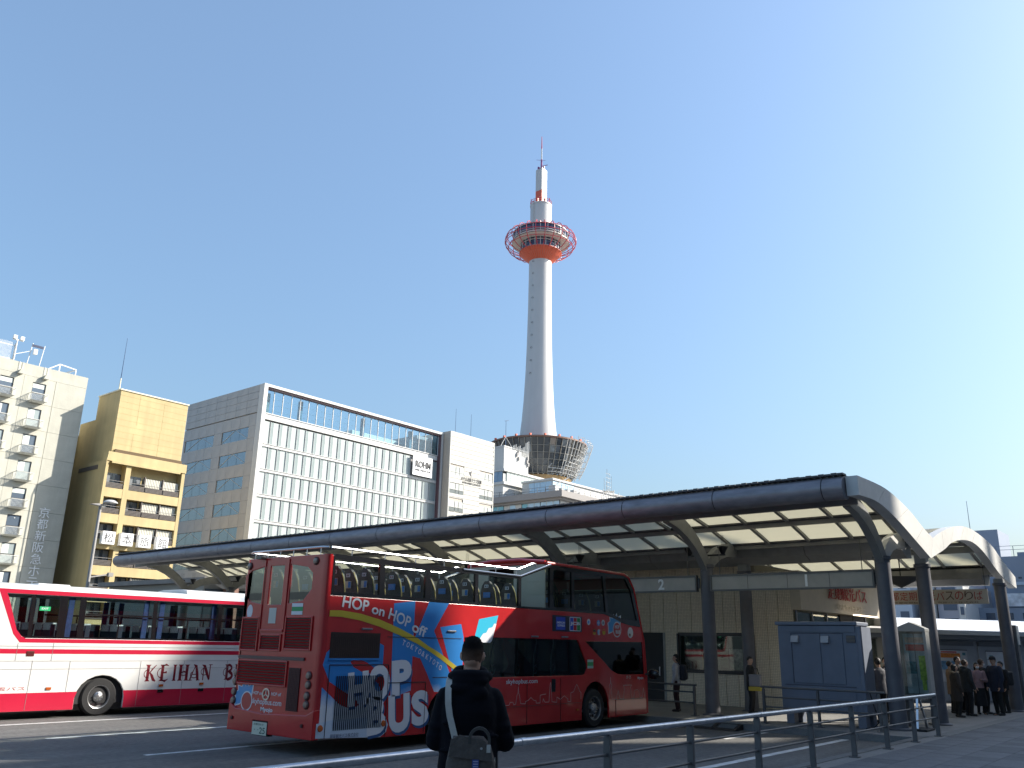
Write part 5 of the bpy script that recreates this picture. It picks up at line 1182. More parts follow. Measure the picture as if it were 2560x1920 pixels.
# ======================= white and red coach
cw = M('coach_white', (.74, .74, .72), .3, var=.02, vs=2, coat=.4, dirt=.10, dscale=1.2)
cr = M('coach_red', (.55, .015, .05), .3, coat=.4, dirt=.1); crd = M('coach_maroon', (.40, .015, .03), .35, coat=.3, dirt=.15); cgr = M('coach_seam', (.25, .25, .25), .7)
CO = empty('coach', (0, 0, 0), 'white coach with red stripes and maroon lettering behind the double decker', 'bus')
cout = [(.03, .35), (.08, .22), (.6, .19)] + arch(2.70, 3.95, .98, .18) + arch(8.9, 10.15, .98, .18) + [(11.8, .2), (11.95, .6), (11.9, 2.2), (11.6, 2.99), (.3, 2.99), (.1, 2.6), (.03, 1.5)]
cwin = [(.70, 2.88), (11.3, 2.89), (11.55, 1.86), (1.28, 1.86), (1.18, 1.92), (1.05, 2.05)]
for y0, y1 in ((0, .06), (2.44, 2.5)): MB().prism(cout, SF, y0, y1, [cwin]).build('side_panel', cw, CO, bevel=.015)
for yg, yp in ((.02, 1), (2.47, -1)):
    g_ = MB().prism(cwin, SF, yg, yg + .008).build('window', glass('coach_glass', (.82, .87, .86), .95), CO)
    for x, w in ((1.35, .10), (2.08, .20), (2.56, .16), (4.52, .12), (6.50, .12), (8.45, .12), (10.4, .12)): MB().prism([(x - w / 2 - .02, 2.88), (x + w / 2 - .02, 2.88), (x + w / 2 + .03, 1.86), (x - w / 2 + .03, 1.86)], SF, yg - .008, yg - .001).build('window_post', blk, g_)
    for x0, x1 in ((2.66, 4.44), (4.6, 6.42), (6.58, 8.37)): box('sash', x0, x1, yg - .006, yg - .001, 2.44, 2.48, blk, g_); box('sash', (x0 + x1) / 2 - .02, (x0 + x1) / 2 + .02, yg - .006, yg - .001, 1.87, 2.435, blk, g_)
    box('window_sill', 1.2, 11.5, yg - .012, yg - .0, 1.862, 1.90, blk, g_)
rp = [(-.0, 2.99), (.25, 3.08), (.8, 3.12), (2.2, 3.12), (2.45, 3.02), (2.5, 2.99), (2.5, 2.93), (0, 2.93)]
MB().prism([(0.0, 2.992), (.10, 3.08), (.5, 3.15), (1.25, 3.18), (2.0, 3.15), (2.4, 3.08), (2.5, 2.992)], RF, .25, 11.7).build('roof', cw, CO, smooth=True)
MB().prism([(.35, 3.10), (.45, 3.24), (.7, 3.27), (1.8, 3.27), (2.05, 3.24), (2.15, 3.10)], RF, 5.6, 8.0).build('air_conditioner', cw, CO, bevel=.04)
MB().prism([(.5, 3.12), (.6, 3.19), (1.9, 3.19), (2.0, 3.12)], RF, 1.6, 2.4).build('roof_vent', cw, CO, bevel=.02)
box('rear_panel', .02, .06, .06, 2.44, .3, 2.95, cw, CO); box('front_panel', 11.85, 11.9, .06, 2.44, .3, 1.3, cw, CO)
box('floor', .1, 11.8, .07, 2.43, 1.18, 1.25, dark_in, CO); box('luggage_bay', .2, 11.8, .1, 2.4, .3, 1.17, dark_in, CO); box('ceiling', .3, 11.6, .1, 2.4, 2.9, 2.93, M('coach_ceiling', (.4, .42, .42), .7), CO)
def C_(pts, mat, k=1, nm='stripe'): return MB().flat(pts, SF, -.0015 * k).build(nm, mat, CO)
C_([(.30, 2.99), (11.6, 2.99), (11.62, 2.90), (.70, 2.89), (.76, 2.79), (1.06, 2.05), (1.20, 1.90), (1.30, 1.85), (11.6, 1.85), (11.62, 1.76), (1.18, 1.755), (1.0, 1.95), (.54, 2.90), (.5, 2.96)], cr)
C_([(.03, 1.50), (11.93, 1.48), (11.93, 1.59), (.03, 1.61)], cr)
C_([(.06, .32), (.09, .225), (.6, .195), (2.69, .185), (2.69, .45), (2.74, .60), (.05, .60)], cr); C_([(3.96, .185), (8.89, .185), (8.89, .5), (8.85, .60), (3.92, .60), (3.96, .45)], cr); C_([(10.16, .185), (11.8, .21), (11.93, .58), (10.18, .60)], cr)
for (x0, x1, z0, z1) in ((.05, 11.9, 1.668, 1.675), (.05, 11.9, 1.328, 1.334), (.05, 11.9, 1.14, 1.145), (1.15, 1.156, 1.34, 1.75), (1.98, 1.986, 1.34, 1.75), (1.55, 1.556, .2, 1.33), (2.45, 2.456, .6, 1.33), (4.30, 4.306, .2, 1.33), (5.55, 5.556, .2, 1.33), (6.9, 6.906, .2, 1.33)): box('panel_seam', x0, x1, -.006, -.0005, z0, z1, cgr, CO)
em_ = box('emergency_handle', 1.38, 1.56, -.012, -.001, 1.44, 1.56, M('handle_dark', (.08, .01, .01), .4), CO, bevel=.01)
for x, z in ((2.03, .69), (4.95, .70), (6.15, .72)): box('side_lamp', x - .06, x + .06, -.02, -.001, z - .03, z + .03, M('amber_lens', (0, 0, 0)), CO)
for x in (4.95, 6.15): box('latch', x - .08, x + .08, -.015, -.001, .52, .60, blk, CO)
box('exit_sign', 1.5, 1.76, -.004, -.001, 2.51, 2.61, emit('exit_green', (.0, .30, .10), .25), CO); text('EXIT', wht, CO, (1.55, -.006, 2.54), (1, 0, 0), (0, 0, 1), h=.045, w=.16, bold=.02)
text('京阪バス', M('coach_print_red', (.40, .02, .03), .4), CO, (.63, -.003, .66), (1, 0, 0), (0, 0, 1), h=.085, w=.86, bold=.006)
# ornamental lettering, drawn stroke by stroke
mar = M('coach_maroon_print', (.20, .012, .022), .4)
def stroke(m, pts, w):
    n = len(pts); L = []; R = []
    ws = w if isinstance(w, list) else [w] * n
    for i in range(n):
        a = Vector(pts[max(i - 1, 0)]); b = Vector(pts[min(i + 1, n - 1)]); d = (b - a).normalized(); nn = Vector((-d.y, d.x)) * ws[i] / 2
        L.append((pts[i][0] + nn.x, pts[i][1] + nn.y)); R.append((pts[i][0] - nn.x, pts[i][1] - nn.y))
    for i in range(n - 1): m.add([SF(*p, -.002) for p in (L[i], L[i + 1], R[i + 1], R[i])], [(0, 1, 2, 3)])
def stem(m, x, b=0, t=1, w=.24): 
    m.add([SF(*p, -.002) for p in ((x - w / 2, b + .08), (x + w / 2, b + .08), (x + w / 2, t - .08), (x - w / 2, t - .08))], [(0, 1, 2, 3)])
    for z, s in ((b, 1), (t, -1)): m.add([SF(*p, -.002) for p in ((x - w * .95, z), (x + w * .95, z), (x + w / 2, z + s * .085), (x - w / 2, z + s * .085))], [(0, 1, 2, 3)])
TH, TN = .20, .05
def letter(ch, x, z, w, h):
    m = MB(); bow = lambda cx_, cy_, rx, ry, a0, a1, n=10: [(cx_ + rx * cos(radians(a0 + (a1 - a0) * k / n)), cy_ + ry * sin(radians(a0 + (a1 - a0) * k / n))) for k in range(n + 1)]
    if ch == 'K': stem(m, .28); stroke(m, [(.38, .45), (.62, .72), (.92, .98)], [TN, .10, TN]); stroke(m, [(.45, .52), (.62, .34), (.78, .1), (.98, .0)], [.06, TH, TH, .06]); stroke(m, bow(.22, .45, .24, .22, 60, 300), TN)
    if ch == 'E': stem(m, .42, 0, 1); stroke(m, [(.40, .93), (.70, 1.0), (.92, .93)], [.05, .13, .03]); stroke(m, [(.42, .5), (.8, .54)], [.04, .14]); stroke(m, [(.40, .06), (.7, .0), (.96, .12)], [.05, .15, .03]); stroke(m, bow(.40, .5, .38, .30, 80, 290, 14), TN)
    if ch == 'I': stem(m, .5)
    if ch == 'H': stem(m, .22); stem(m, .78); stroke(m, [(.1, .44), (.5, .56), (.9, .5)], [.03, .12, .03]); stroke(m, bow(.5, .52, .30, .2, 150, 350), TN)
    if ch == 'A': stroke(m, [(.12, .05), (.3, .5), (.55, .98)], [.12, .08, .05]); stroke(m, [(.35, 1.0), (.58, .9), (.72, .45), (.82, .0)], [.05, TH, .24, TH]); stroke(m, [(.22, .38), (.7, .38)], TN); stroke(m, bow(.45, .36, .32, .2, 120, 330), TN); stroke(m, [(0, .02), (.3, .02)], .05); stroke(m, [(.68, .02), (1, .02)], .05)
    if ch == 'N': stroke(m, [(.22, 0), (.22, .9)], .09); stroke(m, [(.05, .98), (.3, .9), (.55, .45), (.80, .02)], [.04, TH, .24, .14]); stroke(m, [(.80, .04), (.80, .98)], .09); stroke(m, [(.68, .98), (1.0, .98)], .05); stroke(m, bow(.3, .55, .3, .22, 100, 320), TN)
    if ch == 'B': stem(m, .35); stroke(m, bow(.42, .76, .36, .21, 95, -85), [.05] + [TH * .8] * 9 + [.05]); stroke(m, bow(.42, .27, .46, .25, 85, -95), [.05] + [TH] * 9 + [.05]); stroke(m, bow(.28, .5, .26, .26, 80, 290), TN)
    if ch == 'U': stroke(m, [(.2, .98), (.2, .2), (.4, .02), (.65, .08), (.78, .3), (.78, .98)], [.2, .2, .14, .08, .1, .1]); stroke(m, [(.05, .98), (.38, .98)], .05); stroke(m, [(.65, .98), (.95, .98)], .05)
    if ch == 'S': stroke(m, [(.85, .85), (.55, .98), (.22, .8), (.35, .58), (.7, .4), (.78, .2), (.5, .02), (.12, .14)], [.04, .1, .16, .22, .22, .16, .1, .04])
    m.v = [(x + v[0] * w, v[1], z + v[2] * h) for v in m.v]
    m.build('lettering', mar, CO)
for ch, x in zip('KEIHANBUS', (4.44, 4.80, 5.17, 5.40, 5.74, 6.10, 6.80, 7.16, 7.52)): letter(ch, x, .81, .34 if ch != 'I' else .26, .42)
cseat = M('coach_seat', (.03, .04, .075), .8); ccov = M('seat_cover_print', (.74, .77, .82), .8, var=.35, vs=25)
cb = MB().box(-.10, .02, -.22, .22, 1.65, 2.20).mesh('seat', cseat)
ch_ = MB().box(-.125, .035, -.19, .19, 2.06, 2.235).mesh('headrest_cover', ccov); cu_ = MB().box(.021, .42, -.22, .22, 1.60, 1.72).mesh('cushion', cseat)
for k in range(12):
    for y in (.38, .86, 1.66, 2.14):
        s_ = inst('seat', cb, (1.15 + .86 * k, y, 0), CO); inst('cushion', cu_, (1.15 + .86 * k, y, 0), s_); inst('headrest_cover', ch_, (1.15 + .86 * k, y, 0), s_)
curm = M('curtain_blue', (.03, .06, .20), .8, var=.3, vs=12)
for x in (2.3, 4.3, 4.75, 6.35, 8.3):
    for y in (.09, 2.40): box('curtain', x - .07, x + .07, y, y + .03, 1.9, 2.86, curm, CO)
for y, out in ((.19, -1), (2.31, 1)):
    for x in (3.33, 9.52): wheel(CO, x, y, out, .46, .29, M('coach_hub', (.5, .5, .5), .3, metal=.8), nb=8)
for x0, x1 in ((2.70, 3.95), (8.9, 10.15)): box('wheel_well', x0, x1, .34, 2.16, .2, 1.0, dark_in, CO)
box('under_chassis', .6, 11.5, .25, 2.25, .14, .29, M('chassis_grey', (.10, .10, .10), .7), CO)
CO.location = (7.72, 22.7, 0)
# ======================= street furniture
def handrail(name, label, pts, posts, zt, mids, mat_top, mat, r=.034, rm=.017, group=None, zb=.15, w=.055):
    """top tube along pts (x, y), mid tubes, flat posts"""
    g_ = empty(name, (posts[0][0], posts[0][1], zb), label, 'railing', group)
    MB().tube([(x, y, zt) for x, y in pts], r, 12).build('top_rail', mat_top, g_, smooth=True)
    d = (Vector((*pts[-1], 0)) - Vector((*pts[0], 0))).normalized(); nrm = Vector((-d.y, d.x, 0))
    for k, z in enumerate(mids):
        for a, b in zip(posts[:-1], posts[1:]):
            A = Vector((*a, z)) + d * (w / 2 + .004); B = Vector((*b, z)) - d * (w / 2 + .004)
            m = MB().cyl(A, B, rm, n=10)
            o = m.build('mid_rail', mat, g_, smooth=True)
            for P in (A, B): MB().cyl(P - d * .015, P + d * .045, rm * 1.35, n=10).build('ferrule', mat, o, smooth=True)
    for x, y in posts:
        P = Vector((x, y, 0)); a = d * (w / 2); b = nrm * .045
        MB().prism([(-w / 2, zb), (w / 2, zb), (w / 2, zt - .06), (w / 2 - .015, zt - r * .8), (-w / 2 + .015, zt - r * .8), (-w / 2, zt - .06)], lambda u, z, t: tuple(P + d * u + nrm * t + Vector((0, 0, z))), -.045, .045).build('post', mat, g_, bevel=.006)
        MB().prism([(-.09, -.08), (.09, -.08), (.09, .08), (-.09, .08)], lambda u, v, t: tuple(P + d * u + nrm * v + Vector((0, 0, t))), zb, zb + .012).build('base_plate', mat, g_)
    return g_
px_ = [2.75, 4.75, 6.75, 8.75, 10.7, 12.75, 14.83, 16.82, 18.75, 20.65, 22.5]
FR = handrail('kerb_railing', 'long steel railing along the kerb in the foreground, behind the man in the dark hoodie', [(1.5, 5.78), (22.52, 5.78)], [(x, 5.78) for x in px_], 1.045, (.81, .56), galv, steel_d, .037, .017)
for x in (7.2, 12.9, 17.8): MB().cyl((x - .04, 5.78, 1.045), (x + .04, 5.78, 1.045), .041, n=14).build('sleeve', galv, FR, smooth=True)
handrail('stand_railing', 'dark railing of the platform right beside the nose of the red bus', [(22.95, 12.15), (22.95, 16.4)], [(22.95, 12.22), (22.95, 14.2), (22.95, 16.3)], .96, (.77, .49), steel_d, steel_d, .028, .022, 'platform railings by the stands')
handrail('stand_railing', 'dark railing on the platform edge in front of the blue grey kiosk', [(22.38, 9.98), (22.38, 6.85)], [(22.38, 9.91), (22.38, 8.48), (22.38, 7.0)], 1.035, (.79, .55), steel_d, steel_d, .028, .020, 'platform railings by the stands')
# rubber ramp laid from the road to the platform edge
RP = empty('kerb_ramp', (21.4, 10.4, 0), 'black rubber ramp lying against the platform kerb', 'ramp')
for k in range(3):
    y0 = 10.15 + .62 * k
    MB().prism([(21.05, .006), (21.595, .006), (21.595, .14), (21.5, .14), (21.12, .03)], lambda a, b, t: (a, t, b), y0 + .006, y0 + .612).build('ramp_section', black_r, RP, bevel=.008)
    for j in range(5): pbox('chevron', 21.2 + .05 * j, 21.215 + .05 * j, y0 + .08, y0 + .52, .05 + .0145 * j, .078 + .0145 * j, M('ramp_mark', (.16, .16, .15), .7), RP)
# blue grey kiosk
kb = M('kiosk_blue_grey', (.16, .185, .24), .5, var=.05, vs=2, dirt=.15, dscale=1.0); kbd = M('kiosk_seam', (.06, .07, .10), .6); kbl = M('kiosk_lamp', (.36, .38, .42), .5)
KI = empty('kiosk', (22.9, 7.5, .15), 'shuttered blue grey kiosk on legs under the canopy', 'kiosk')
box('cabinet', 22.92, 23.75, 7.56, 9.64, .46, 2.6, kb, KI, bevel=.012); box('roof', 22.86, 23.8, 7.53, 9.69, 2.605, 2.70, kb, KI, bevel=.02); box('side_flange', 22.90, 23.7, 7.46, 7.555, .48, 2.58, kb, KI)
box('header', 22.895, 22.918, 7.6, 9.62, 2.44, 2.59, kb, KI)
for y0, y1 in ((8.51, 9.26), (7.92, 8.49)): box('shutter', 22.897, 22.918, y0, y1, 1.16, 2.39, kb, KI, bevel=.006)
for (y0, y1, z0, z1) in ((7.9, 9.3, 2.395, 2.41), (9.27, 9.285, 1.15, 2.39), (7.68, 9.52, 1.10, 1.115)): box('seam', 22.90, 22.919, y0, y1, z0, z1, kbd, KI)
box('lower_panel', 22.898, 22.918, 7.7, 9.5, .52, 1.09, kb, KI, bevel=.006)
for y in (9.16, 8.36): MB().prism([(22.78, 2.17), (22.89, 2.17), (22.89, 2.34), (22.84, 2.34)], lambda a, b, t: (a, t, b), y - .1, y + .1).build('lamp_hood', kbl, KI, bevel=.008)
vt = box('vent', 22.905, 22.918, 7.60, 7.83, 2.18, 2.36, kbd, KI)
for k in range(5): pbox('vent_slat', 22.895, 22.904, 7.61, 7.82, 2.195 + .034 * k, 2.21 + .034 * k, M('vent_bronze', (.22, .18, .13), .5), vt)
for y in (9.45, 7.62): box('leg', 22.93, 23.2, y - .1, y + .1, .15, .455, kb, KI); 
for y in (9.45, 7.62): box('leg', 23.5, 23.74, y - .1, y + .1, .15, .455, kb, KI)
MB().tube([(23.0, 7.4, 1.0), (22.98, 7.3, .6), (22.97, 7.2, .35), (22.9, 7.35, .18), (22.8, 7.5, .17)], .014, 6).build('cable', black_r, KI)
# glazed poster case with an arched top
AC = empty('poster_case', (24.6, 6.7, .15), 'grey glazed poster case with arched top between the first two columns', 'display case')
acm = M('case_grey', (.30, .30, .28), .45, var=.05)
for y in (6.37, 7.03): box('side', 24.5, 24.85, y - .035, y + .035, .9, 2.56, acm, AC)
box('back', 24.8, 24.84, 6.41, 6.99, .9, 2.5, acm, AC); box('bottom', 24.5, 24.85, 6.41, 6.99, .86, .93, acm, AC)
MB().prism([(6.33, 2.50), (7.07, 2.50), (7.07, 2.58), (6.9, 2.66), (6.7, 2.74), (6.5, 2.66), (6.33, 2.58)], lambda a, b, t: (t, a, b), 24.46, 24.88).build('arched_top', acm, AC, bevel=.01)
for y in (6.4, 7.0): box('leg', 24.6, 24.7, y - .04, y + .04, .15, .86, steel_d, AC)
po = box('poster', 24.76, 24.795, 6.42, 6.98, .96, 2.45, M('poster_pale_blue', (.42, .52, .60), .6, var=.3, vs=4), AC)
for (y0, y1, z0, z1, m_) in ((6.47, 6.93, 2.22, 2.36, ('poster_peach', (.62, .42, .34))), (6.47, 6.93, 2.02, 2.18, ('poster_red', (.60, .10, .09))), (6.45, 6.63, 1.3, 1.9, ('poster_lime', (.38, .58, .10))), (6.70, 6.95, 1.45, 1.75, ('poster_teal', (.10, .25, .30))), (6.5, 6.6, 1.05, 1.3, ('poster_lime', (0, 0, 0)))):
    box('print', 24.752, 24.7595, y0, y1, z0, z1, M(m_[0], m_[1], .6, var=.35, vs=14), po)
for y in (6.7,): box('joint', 24.745, 24.7515, y - .006, y + .006, .96, 2.45, steel_d, po)
box('glass', 24.52, 24.526, 6.41, 6.99, .94, 2.49, glass_c, AC)
# small folding notice stand
ES = empty('notice_stand', (23.6, 6.45, .15), 'small silver folding notice stand by the end of the railing', 'notice stand')
MB().bar((23.5, 6.5, .17), (23.75, 6.5, .95), .05, .03).build('leg', chrome, ES); MB().bar((24.0, 6.4, .17), (23.78, 6.48, .95), .05, .03).build('leg', chrome, ES)
box('foot', 23.35, 24.1, 6.25, 6.6, .15, .2, black_r, ES, bevel=.02)
# banner hung at the far end of the vault
bn = M('banner_cloth', (.52, .46, .38), .8, var=.05, vs=3, bump=.2, bs=4); brd = M('banner_red', (.36, .03, .03), .7); bbr = M('banner_brown', (.12, .06, .04), .7)
BN = empty('banner', (33.5, 6.55, 3.6), 'cream cloth banner with large red and brown Japanese lettering hung under the canopy', 'banner')
box('cloth', 33.5, 33.512, 6.5, 10.05, 3.62, 4.12, bn, BN)
for k, ch in enumerate('京都定期観光バスのりば'):
    text(ch, brd if k < 7 or k in (8, 10) else bbr, BN, (33.493, 9.98 - .305 * k, 3.76), (0, -1, 0), (0, 0, 1), h=.29, w=.27, bold=.025, name='letter')
text('京都定期観光バス   京阪バス株式会社', bbr, BN, (33.493, 9.6, 3.65), (0, -1, 0), (0, 0, 1), h=.06, w=2.8, bold=.01)
for y in (6.55, 10.0): MB().cyl((33.5, y, 4.1), (33.5, y, 5.3), .008, n=5).build('cord', black_p, BN)
# white roofed pavilion seen at an angle beyond the platform
PV = empty('ticket_pavilion', (36.9, 9.2, .0), 'low pavilion with pale tiled roof and grey shutters beyond the queue', 'kiosk')
dv = Vector((.788, -.616, 0)); nv = Vector((.616, .788, 0)); oV = Vector((36.9, 9.2, 0))
PF = lambda a, b, t: tuple(oV + dv * a + nv * t + Vector((0, 0, b)))
pg = M('pavilion_grey', (.36, .38, .42), .5, var=.04); pgd = M('pavilion_dark', (.16, .17, .19), .5); prf = M('pavilion_roof_tile', (.70, .71, .72), .45, var=.06, vs=2)
def pbx(nm, a0, a1, b0, b1, t0, t1, m): return MB().prism([(a0, b0), (a1, b0), (a1, b1), (a0, b1)], PF, t0, t1).build(nm, m, PV)
pbx('wall', -3.6, 9.5, .0, 2.5, .75, 4.2, pg); pbx('fascia', -4, 10, 2.5, 2.66, .05, 4.8, pgd); pbx('eave', -4.2, 10.2, 2.665, 2.80, -.05, .25, M('eave_pale', (.5, .5, .48), .5))
for k in range(4):          # tiles in staggered courses up the slope
    t0, t1 = -.05 + .9 * k, .85 + .9 * k; b0, b1 = 2.805 + .14 * k, 2.945 + .14 * k
    j = 0; a = -4.2 - .6 * (k % 2)
    while a < 10:
        MB().add([PF(a + .008, b0, t0), PF(a + 1.19, b0, t0), PF(a + 1.19, b1, t1), PF(a + .008, b1, t1), PF(a + .008, b0 + .03, t0), PF(a + 1.19, b0 + .03, t0), PF(a + 1.19, b1 + .03, t1), PF(a + .008, b1 + .03, t1)], [(0, 3, 2, 1), (4, 5, 6, 7), (0, 1, 5, 4), (1, 2, 6, 5), (2, 3, 7, 6), (3, 0, 4, 7)]).build('roof_tile', prf, PV); a += 1.2
for a0, a1 in ((.2, 2.2), (2.45, 4.4), (4.7, 7), (-2.0, -.1)):
    pbx('shutter', a0, a1, .2, 2.25, .70, .745, pg); pbx('shutter_box', a0, a1, 2.26, 2.42, .62, .745, pgd)
pbx('side_post', -.05, .15, .0, 2.49, .6, .745, pg); pbx('window', -1.2, -.3, 1.0, 2.1, .68, .698, M('dark_window', (0, 0, 0)))
for (a0, a1, b0, b1) in ((.45, 1.88, .9, 2.08), (2.78, 3.6, 1.3, 2.06), (3.7, 4.3, 1.3, 2.06)):
    pbx('poster', a0, a1, b0, b1, .66, .695, M('poster_white', (0, 0, 0))); pbx('poster_frame', a0 - .02, a1 + .02, b1, b1 + .03, .65, .695, steel_d)
for (a0, a1, b0, b1, m_) in ((.55, 1.55, 1.80, 1.97, M('poster_orange', (.65, .22, .04), .6, var=.3, vs=20)), (.58, 1.5, 1.35, 1.68, M('poster_blue', (.14, .28, .45), .6, var=.4, vs=9)), (.7, 1.4, 1.99, 2.04, M('poster_red', (0, 0, 0))), (1.66, 1.8, 1.9, 2.0, M('poster_teal', (0, 0, 0))), (2.9, 3.05, 1.75, 1.92, M('poster_teal', (0, 0, 0)))):
    pbx('print', a0, a1, b0, b1, .652, .6585, m_)
# square service pillar beside the last column
BP = empty('service_pillar', (34.85, 6.2, .15), 'dark square service pillar beside the last canopy column', 'pillar')
box('post', 34.66, 35.02, 6.02, 6.36, .15, 2.95, steel_d, BP, bevel=.015); box('painted_lit_face', 34.68, 35.0, 5.985, 6.015, 2.3, 2.93, M('sunlit_face_tone', (.6, .6, .56), .5), BP); box('meter_box', 35.0, 35.1, 6.1, 6.3, 1.4, 1.9, conc, BP)  # pale sheet paints sunlight onto the upper face of the dark post

# ======================= people
skin = M('skin', (.50, .30, .21), .55, var=.05, vs=20); blackhair = M('black_hair', (.012, .010, .009), .45, bump=.6, bs=90); brownhair = M('brown_hair', (.06, .032, .018), .45, bump=.6, bs=90)
eye_m = M('eye_dark', (.01, .008, .008), .2); lipm = M('lip', (.32, .12, .10), .5); maskm = M('face_mask', (.72, .74, .76), .8)
def hand(m, w, d, s, k, curl=.5):
    w = Vector(w); d = Vector(d).normalized(); side = Vector((s, 0, 0)); side = (side - d * side.dot(d)).normalized(); pn = d.cross(side).normalized()
    c = w + d * .045 * k; m.ell(c, (.028 * k, .022 * k, .045 * k), 10, 7, rot=Vector((0, 0, 1)).rotation_difference(d).to_matrix())
    for i, L in enumerate((.062, .070, .066, .052)):
        b = w + d * .08 * k + side * (.020 - .0133 * i) * k; q = b + (d - pn * curl * .5).normalized() * L * .5 * k; e = q + (d - pn * curl * 1.6).normalized() * L * .5 * k
        m.caps(b, q, .0085 * k, .008 * k, 6); m.caps(q, e, .008 * k, .007 * k, 6)
    b = w + d * .03 * k + side * .025 * k; q = b + (d * .7 + side * .7 - pn * .3).normalized() * .035 * k; m.caps(b, q, .010 * k, .009 * k, 6); m.caps(q, q + (d - pn * curl).normalized() * .03 * k, .009 * k, .007 * k, 6)
def ring_loft(m, secs, n=18):
    vs = []; fs = []
    for (z, rx, ry, ox, oy) in secs:
        for i in range(n):
            t = 2 * pi * i / n; ct, st_ = cos(t), sin(t)
            vs.append((ox + rx * (abs(ct) ** .85) * (1 if ct > 0 else -1), oy + ry * (abs(st_) ** .85) * (1 if st_ > 0 else -1), z))
    for j in range(len(secs) - 1):
        for i in range(n): fs.append((j * n + i, j * n + (i + 1) % n, (j + 1) * n + (i + 1) % n, (j + 1) * n + i))
    fs += [tuple(range(n)), tuple((len(secs) - 1) * n + i for i in range(n))]
    return m.add(vs, fs)
def person(label, loc, rz, H=1.65, top=(.03, .03, .04), legs=(.02, .02, .025), hem=.47, bulk=1.0, hair='short', hairm=None, arms=None, skirt=None, group=None, stride=0.0, lean=0.0, mask=False, hood=False, turn=0.0, shoes=(.02, .02, .02), vox=.015):
    P = empty('person', (0, 0, 0), label, 'person', group)
    k = H / 1.7; h = H; hairm = hairm or blackhair
    arms = arms or [((-.150, .0, .63), (-.140, .06, .485)), ((.150, .0, .63), (.140, .06, .485))]
    sh = [(-.112, 0, .805), (.112, 0, .805)]
    S_ = lambda p: Vector((p[0] * h, p[1] * h, p[2] * h))
    hips = [(-.05, 0, .52), (.05, 0, .52)]; knees = [(-.055, .02 + stride * .5, .285), (.055, .02 - stride * .5, .285)]; ank = [(-.06, -.01 + stride, .045), (.06, -.01 - stride, .045)]
    hc = Vector((0, lean + .008, .935)) * h
    R = Matrix.Rotation(radians(turn), 3, 'Z')
    b = MB()
    b.ell(hc, (.044 * h, .055 * h, .062 * h), 16, 12); b.ell(hc + R @ Vector((0, .016, -.032)) * h, (.034 * h, .040 * h, .036 * h), 14, 9, rot=R)
    b.caps(hc + R @ Vector((0, .052, .004)) * h, hc + R @ Vector((0, .064, -.014)) * h, .006 * h, .009 * h, 8)
    for s in (-1, 1): b.ell(hc + R @ Vector((s * .046, -.002, -.008)) * h, (.007 * h, .014 * h, .020 * h), 8, 7, rot=R)
    b.caps((0, lean * h * .6, .80 * h), hc + Vector((0, -.008, -.03)) * h, .036 * h, .033 * h, 12)
    ring_loft(b, [(.50 * h, .09 * h, .062 * h, 0, 0), (.56 * h, .092 * h, .066 * h, 0, 0), (.64 * h, .080 * h, .058 * h, 0, 0), (.74 * h, .098 * h, .066 * h, 0, lean * h * .3), (.80 * h, .105 * h, .058 * h, 0, lean * h * .5), (.83 * h, .05 * h, .045 * h, 0, lean * h * .6)])
    for i in (0, 1):
        e, w = arms[i]
        b.caps(S_(sh[i]), S_(e), .030 * h, .025 * h); b.caps(S_(e), S_(w), .024 * h, .016 * h); hand(b, S_(w), S_(w) - S_(e), 1 if i == 0 else -1, k)
        b.caps(S_(hips[i]), S_(knees[i]), .052 * h, .036 * h); b.caps(S_(knees[i]), S_(ank[i]), .033 * h, .022 * h); b.caps(S_(ank[i]) - Vector((0, .02 * h, .02 * h)), S_(ank[i]) + Vector((0, .08 * h, -.03 * h)), .022 * h, .018 * h)
    remesh(b.build('body', skin, P), vox * .9 if vox < .014 else .013, 2)
    tm_ = M('cloth_%.3f_%.3f_%.3f' % top, top, .85, var=.12, vs=14, bump=.5, bs=9); lm_ = M('cloth_%.3f_%.3f_%.3f' % legs, legs, .85, var=.12, vs=14, bump=.5, bs=9)
    j = MB(); q = bulk
    secs = [(hem * h, .105 * h * q, .080 * h * q, 0, 0)] + ([(.50 * h, .105 * h * q, .080 * h * q, 0, 0)] if hem < .48 else []) + [(.58 * h, .100 * h * q, .078 * h * q, 0, 0), (.66 * h, .098 * h * q, .074 * h * q, 0, 0), (.75 * h, .112 * h * q, .080 * h * q, 0, lean * h * .3), (.805 * h, .112 * h * q, .068 * h * q, 0, lean * h * .5), (.838 * h, .058 * h * q, .054 * h * q, 0, lean * h * .6), (.852 * h, .044 * h, .044 * h, 0, lean * h * .7)]
    ring_loft(j, secs)
    for i in (0, 1):
        e, w = arms[i]; j.caps(S_(sh[i]), S_(e), .044 * h * q, .037 * h * q); j.caps(S_(e), S_(w).lerp(S_(e), .04), .036 * h * q, .028 * h)
    if hood:
        for t in range(12):
            a = 2 * pi * t / 12; j.ell((.055 * h * cos(a), lean * h * .6 - .012 * h + .052 * h * sin(a), .850 * h - .012 * h * sin(a)), (.028 * h, .028 * h, .024 * h), 8, 6)
        j.ell((0, -.075 * h, .800 * h), (.07 * h, .03 * h, .05 * h), 12, 8)
    remesh(j.build('coat' if hem < .4 else 'jacket', tm_, P), vox, 3)
    t = MB()
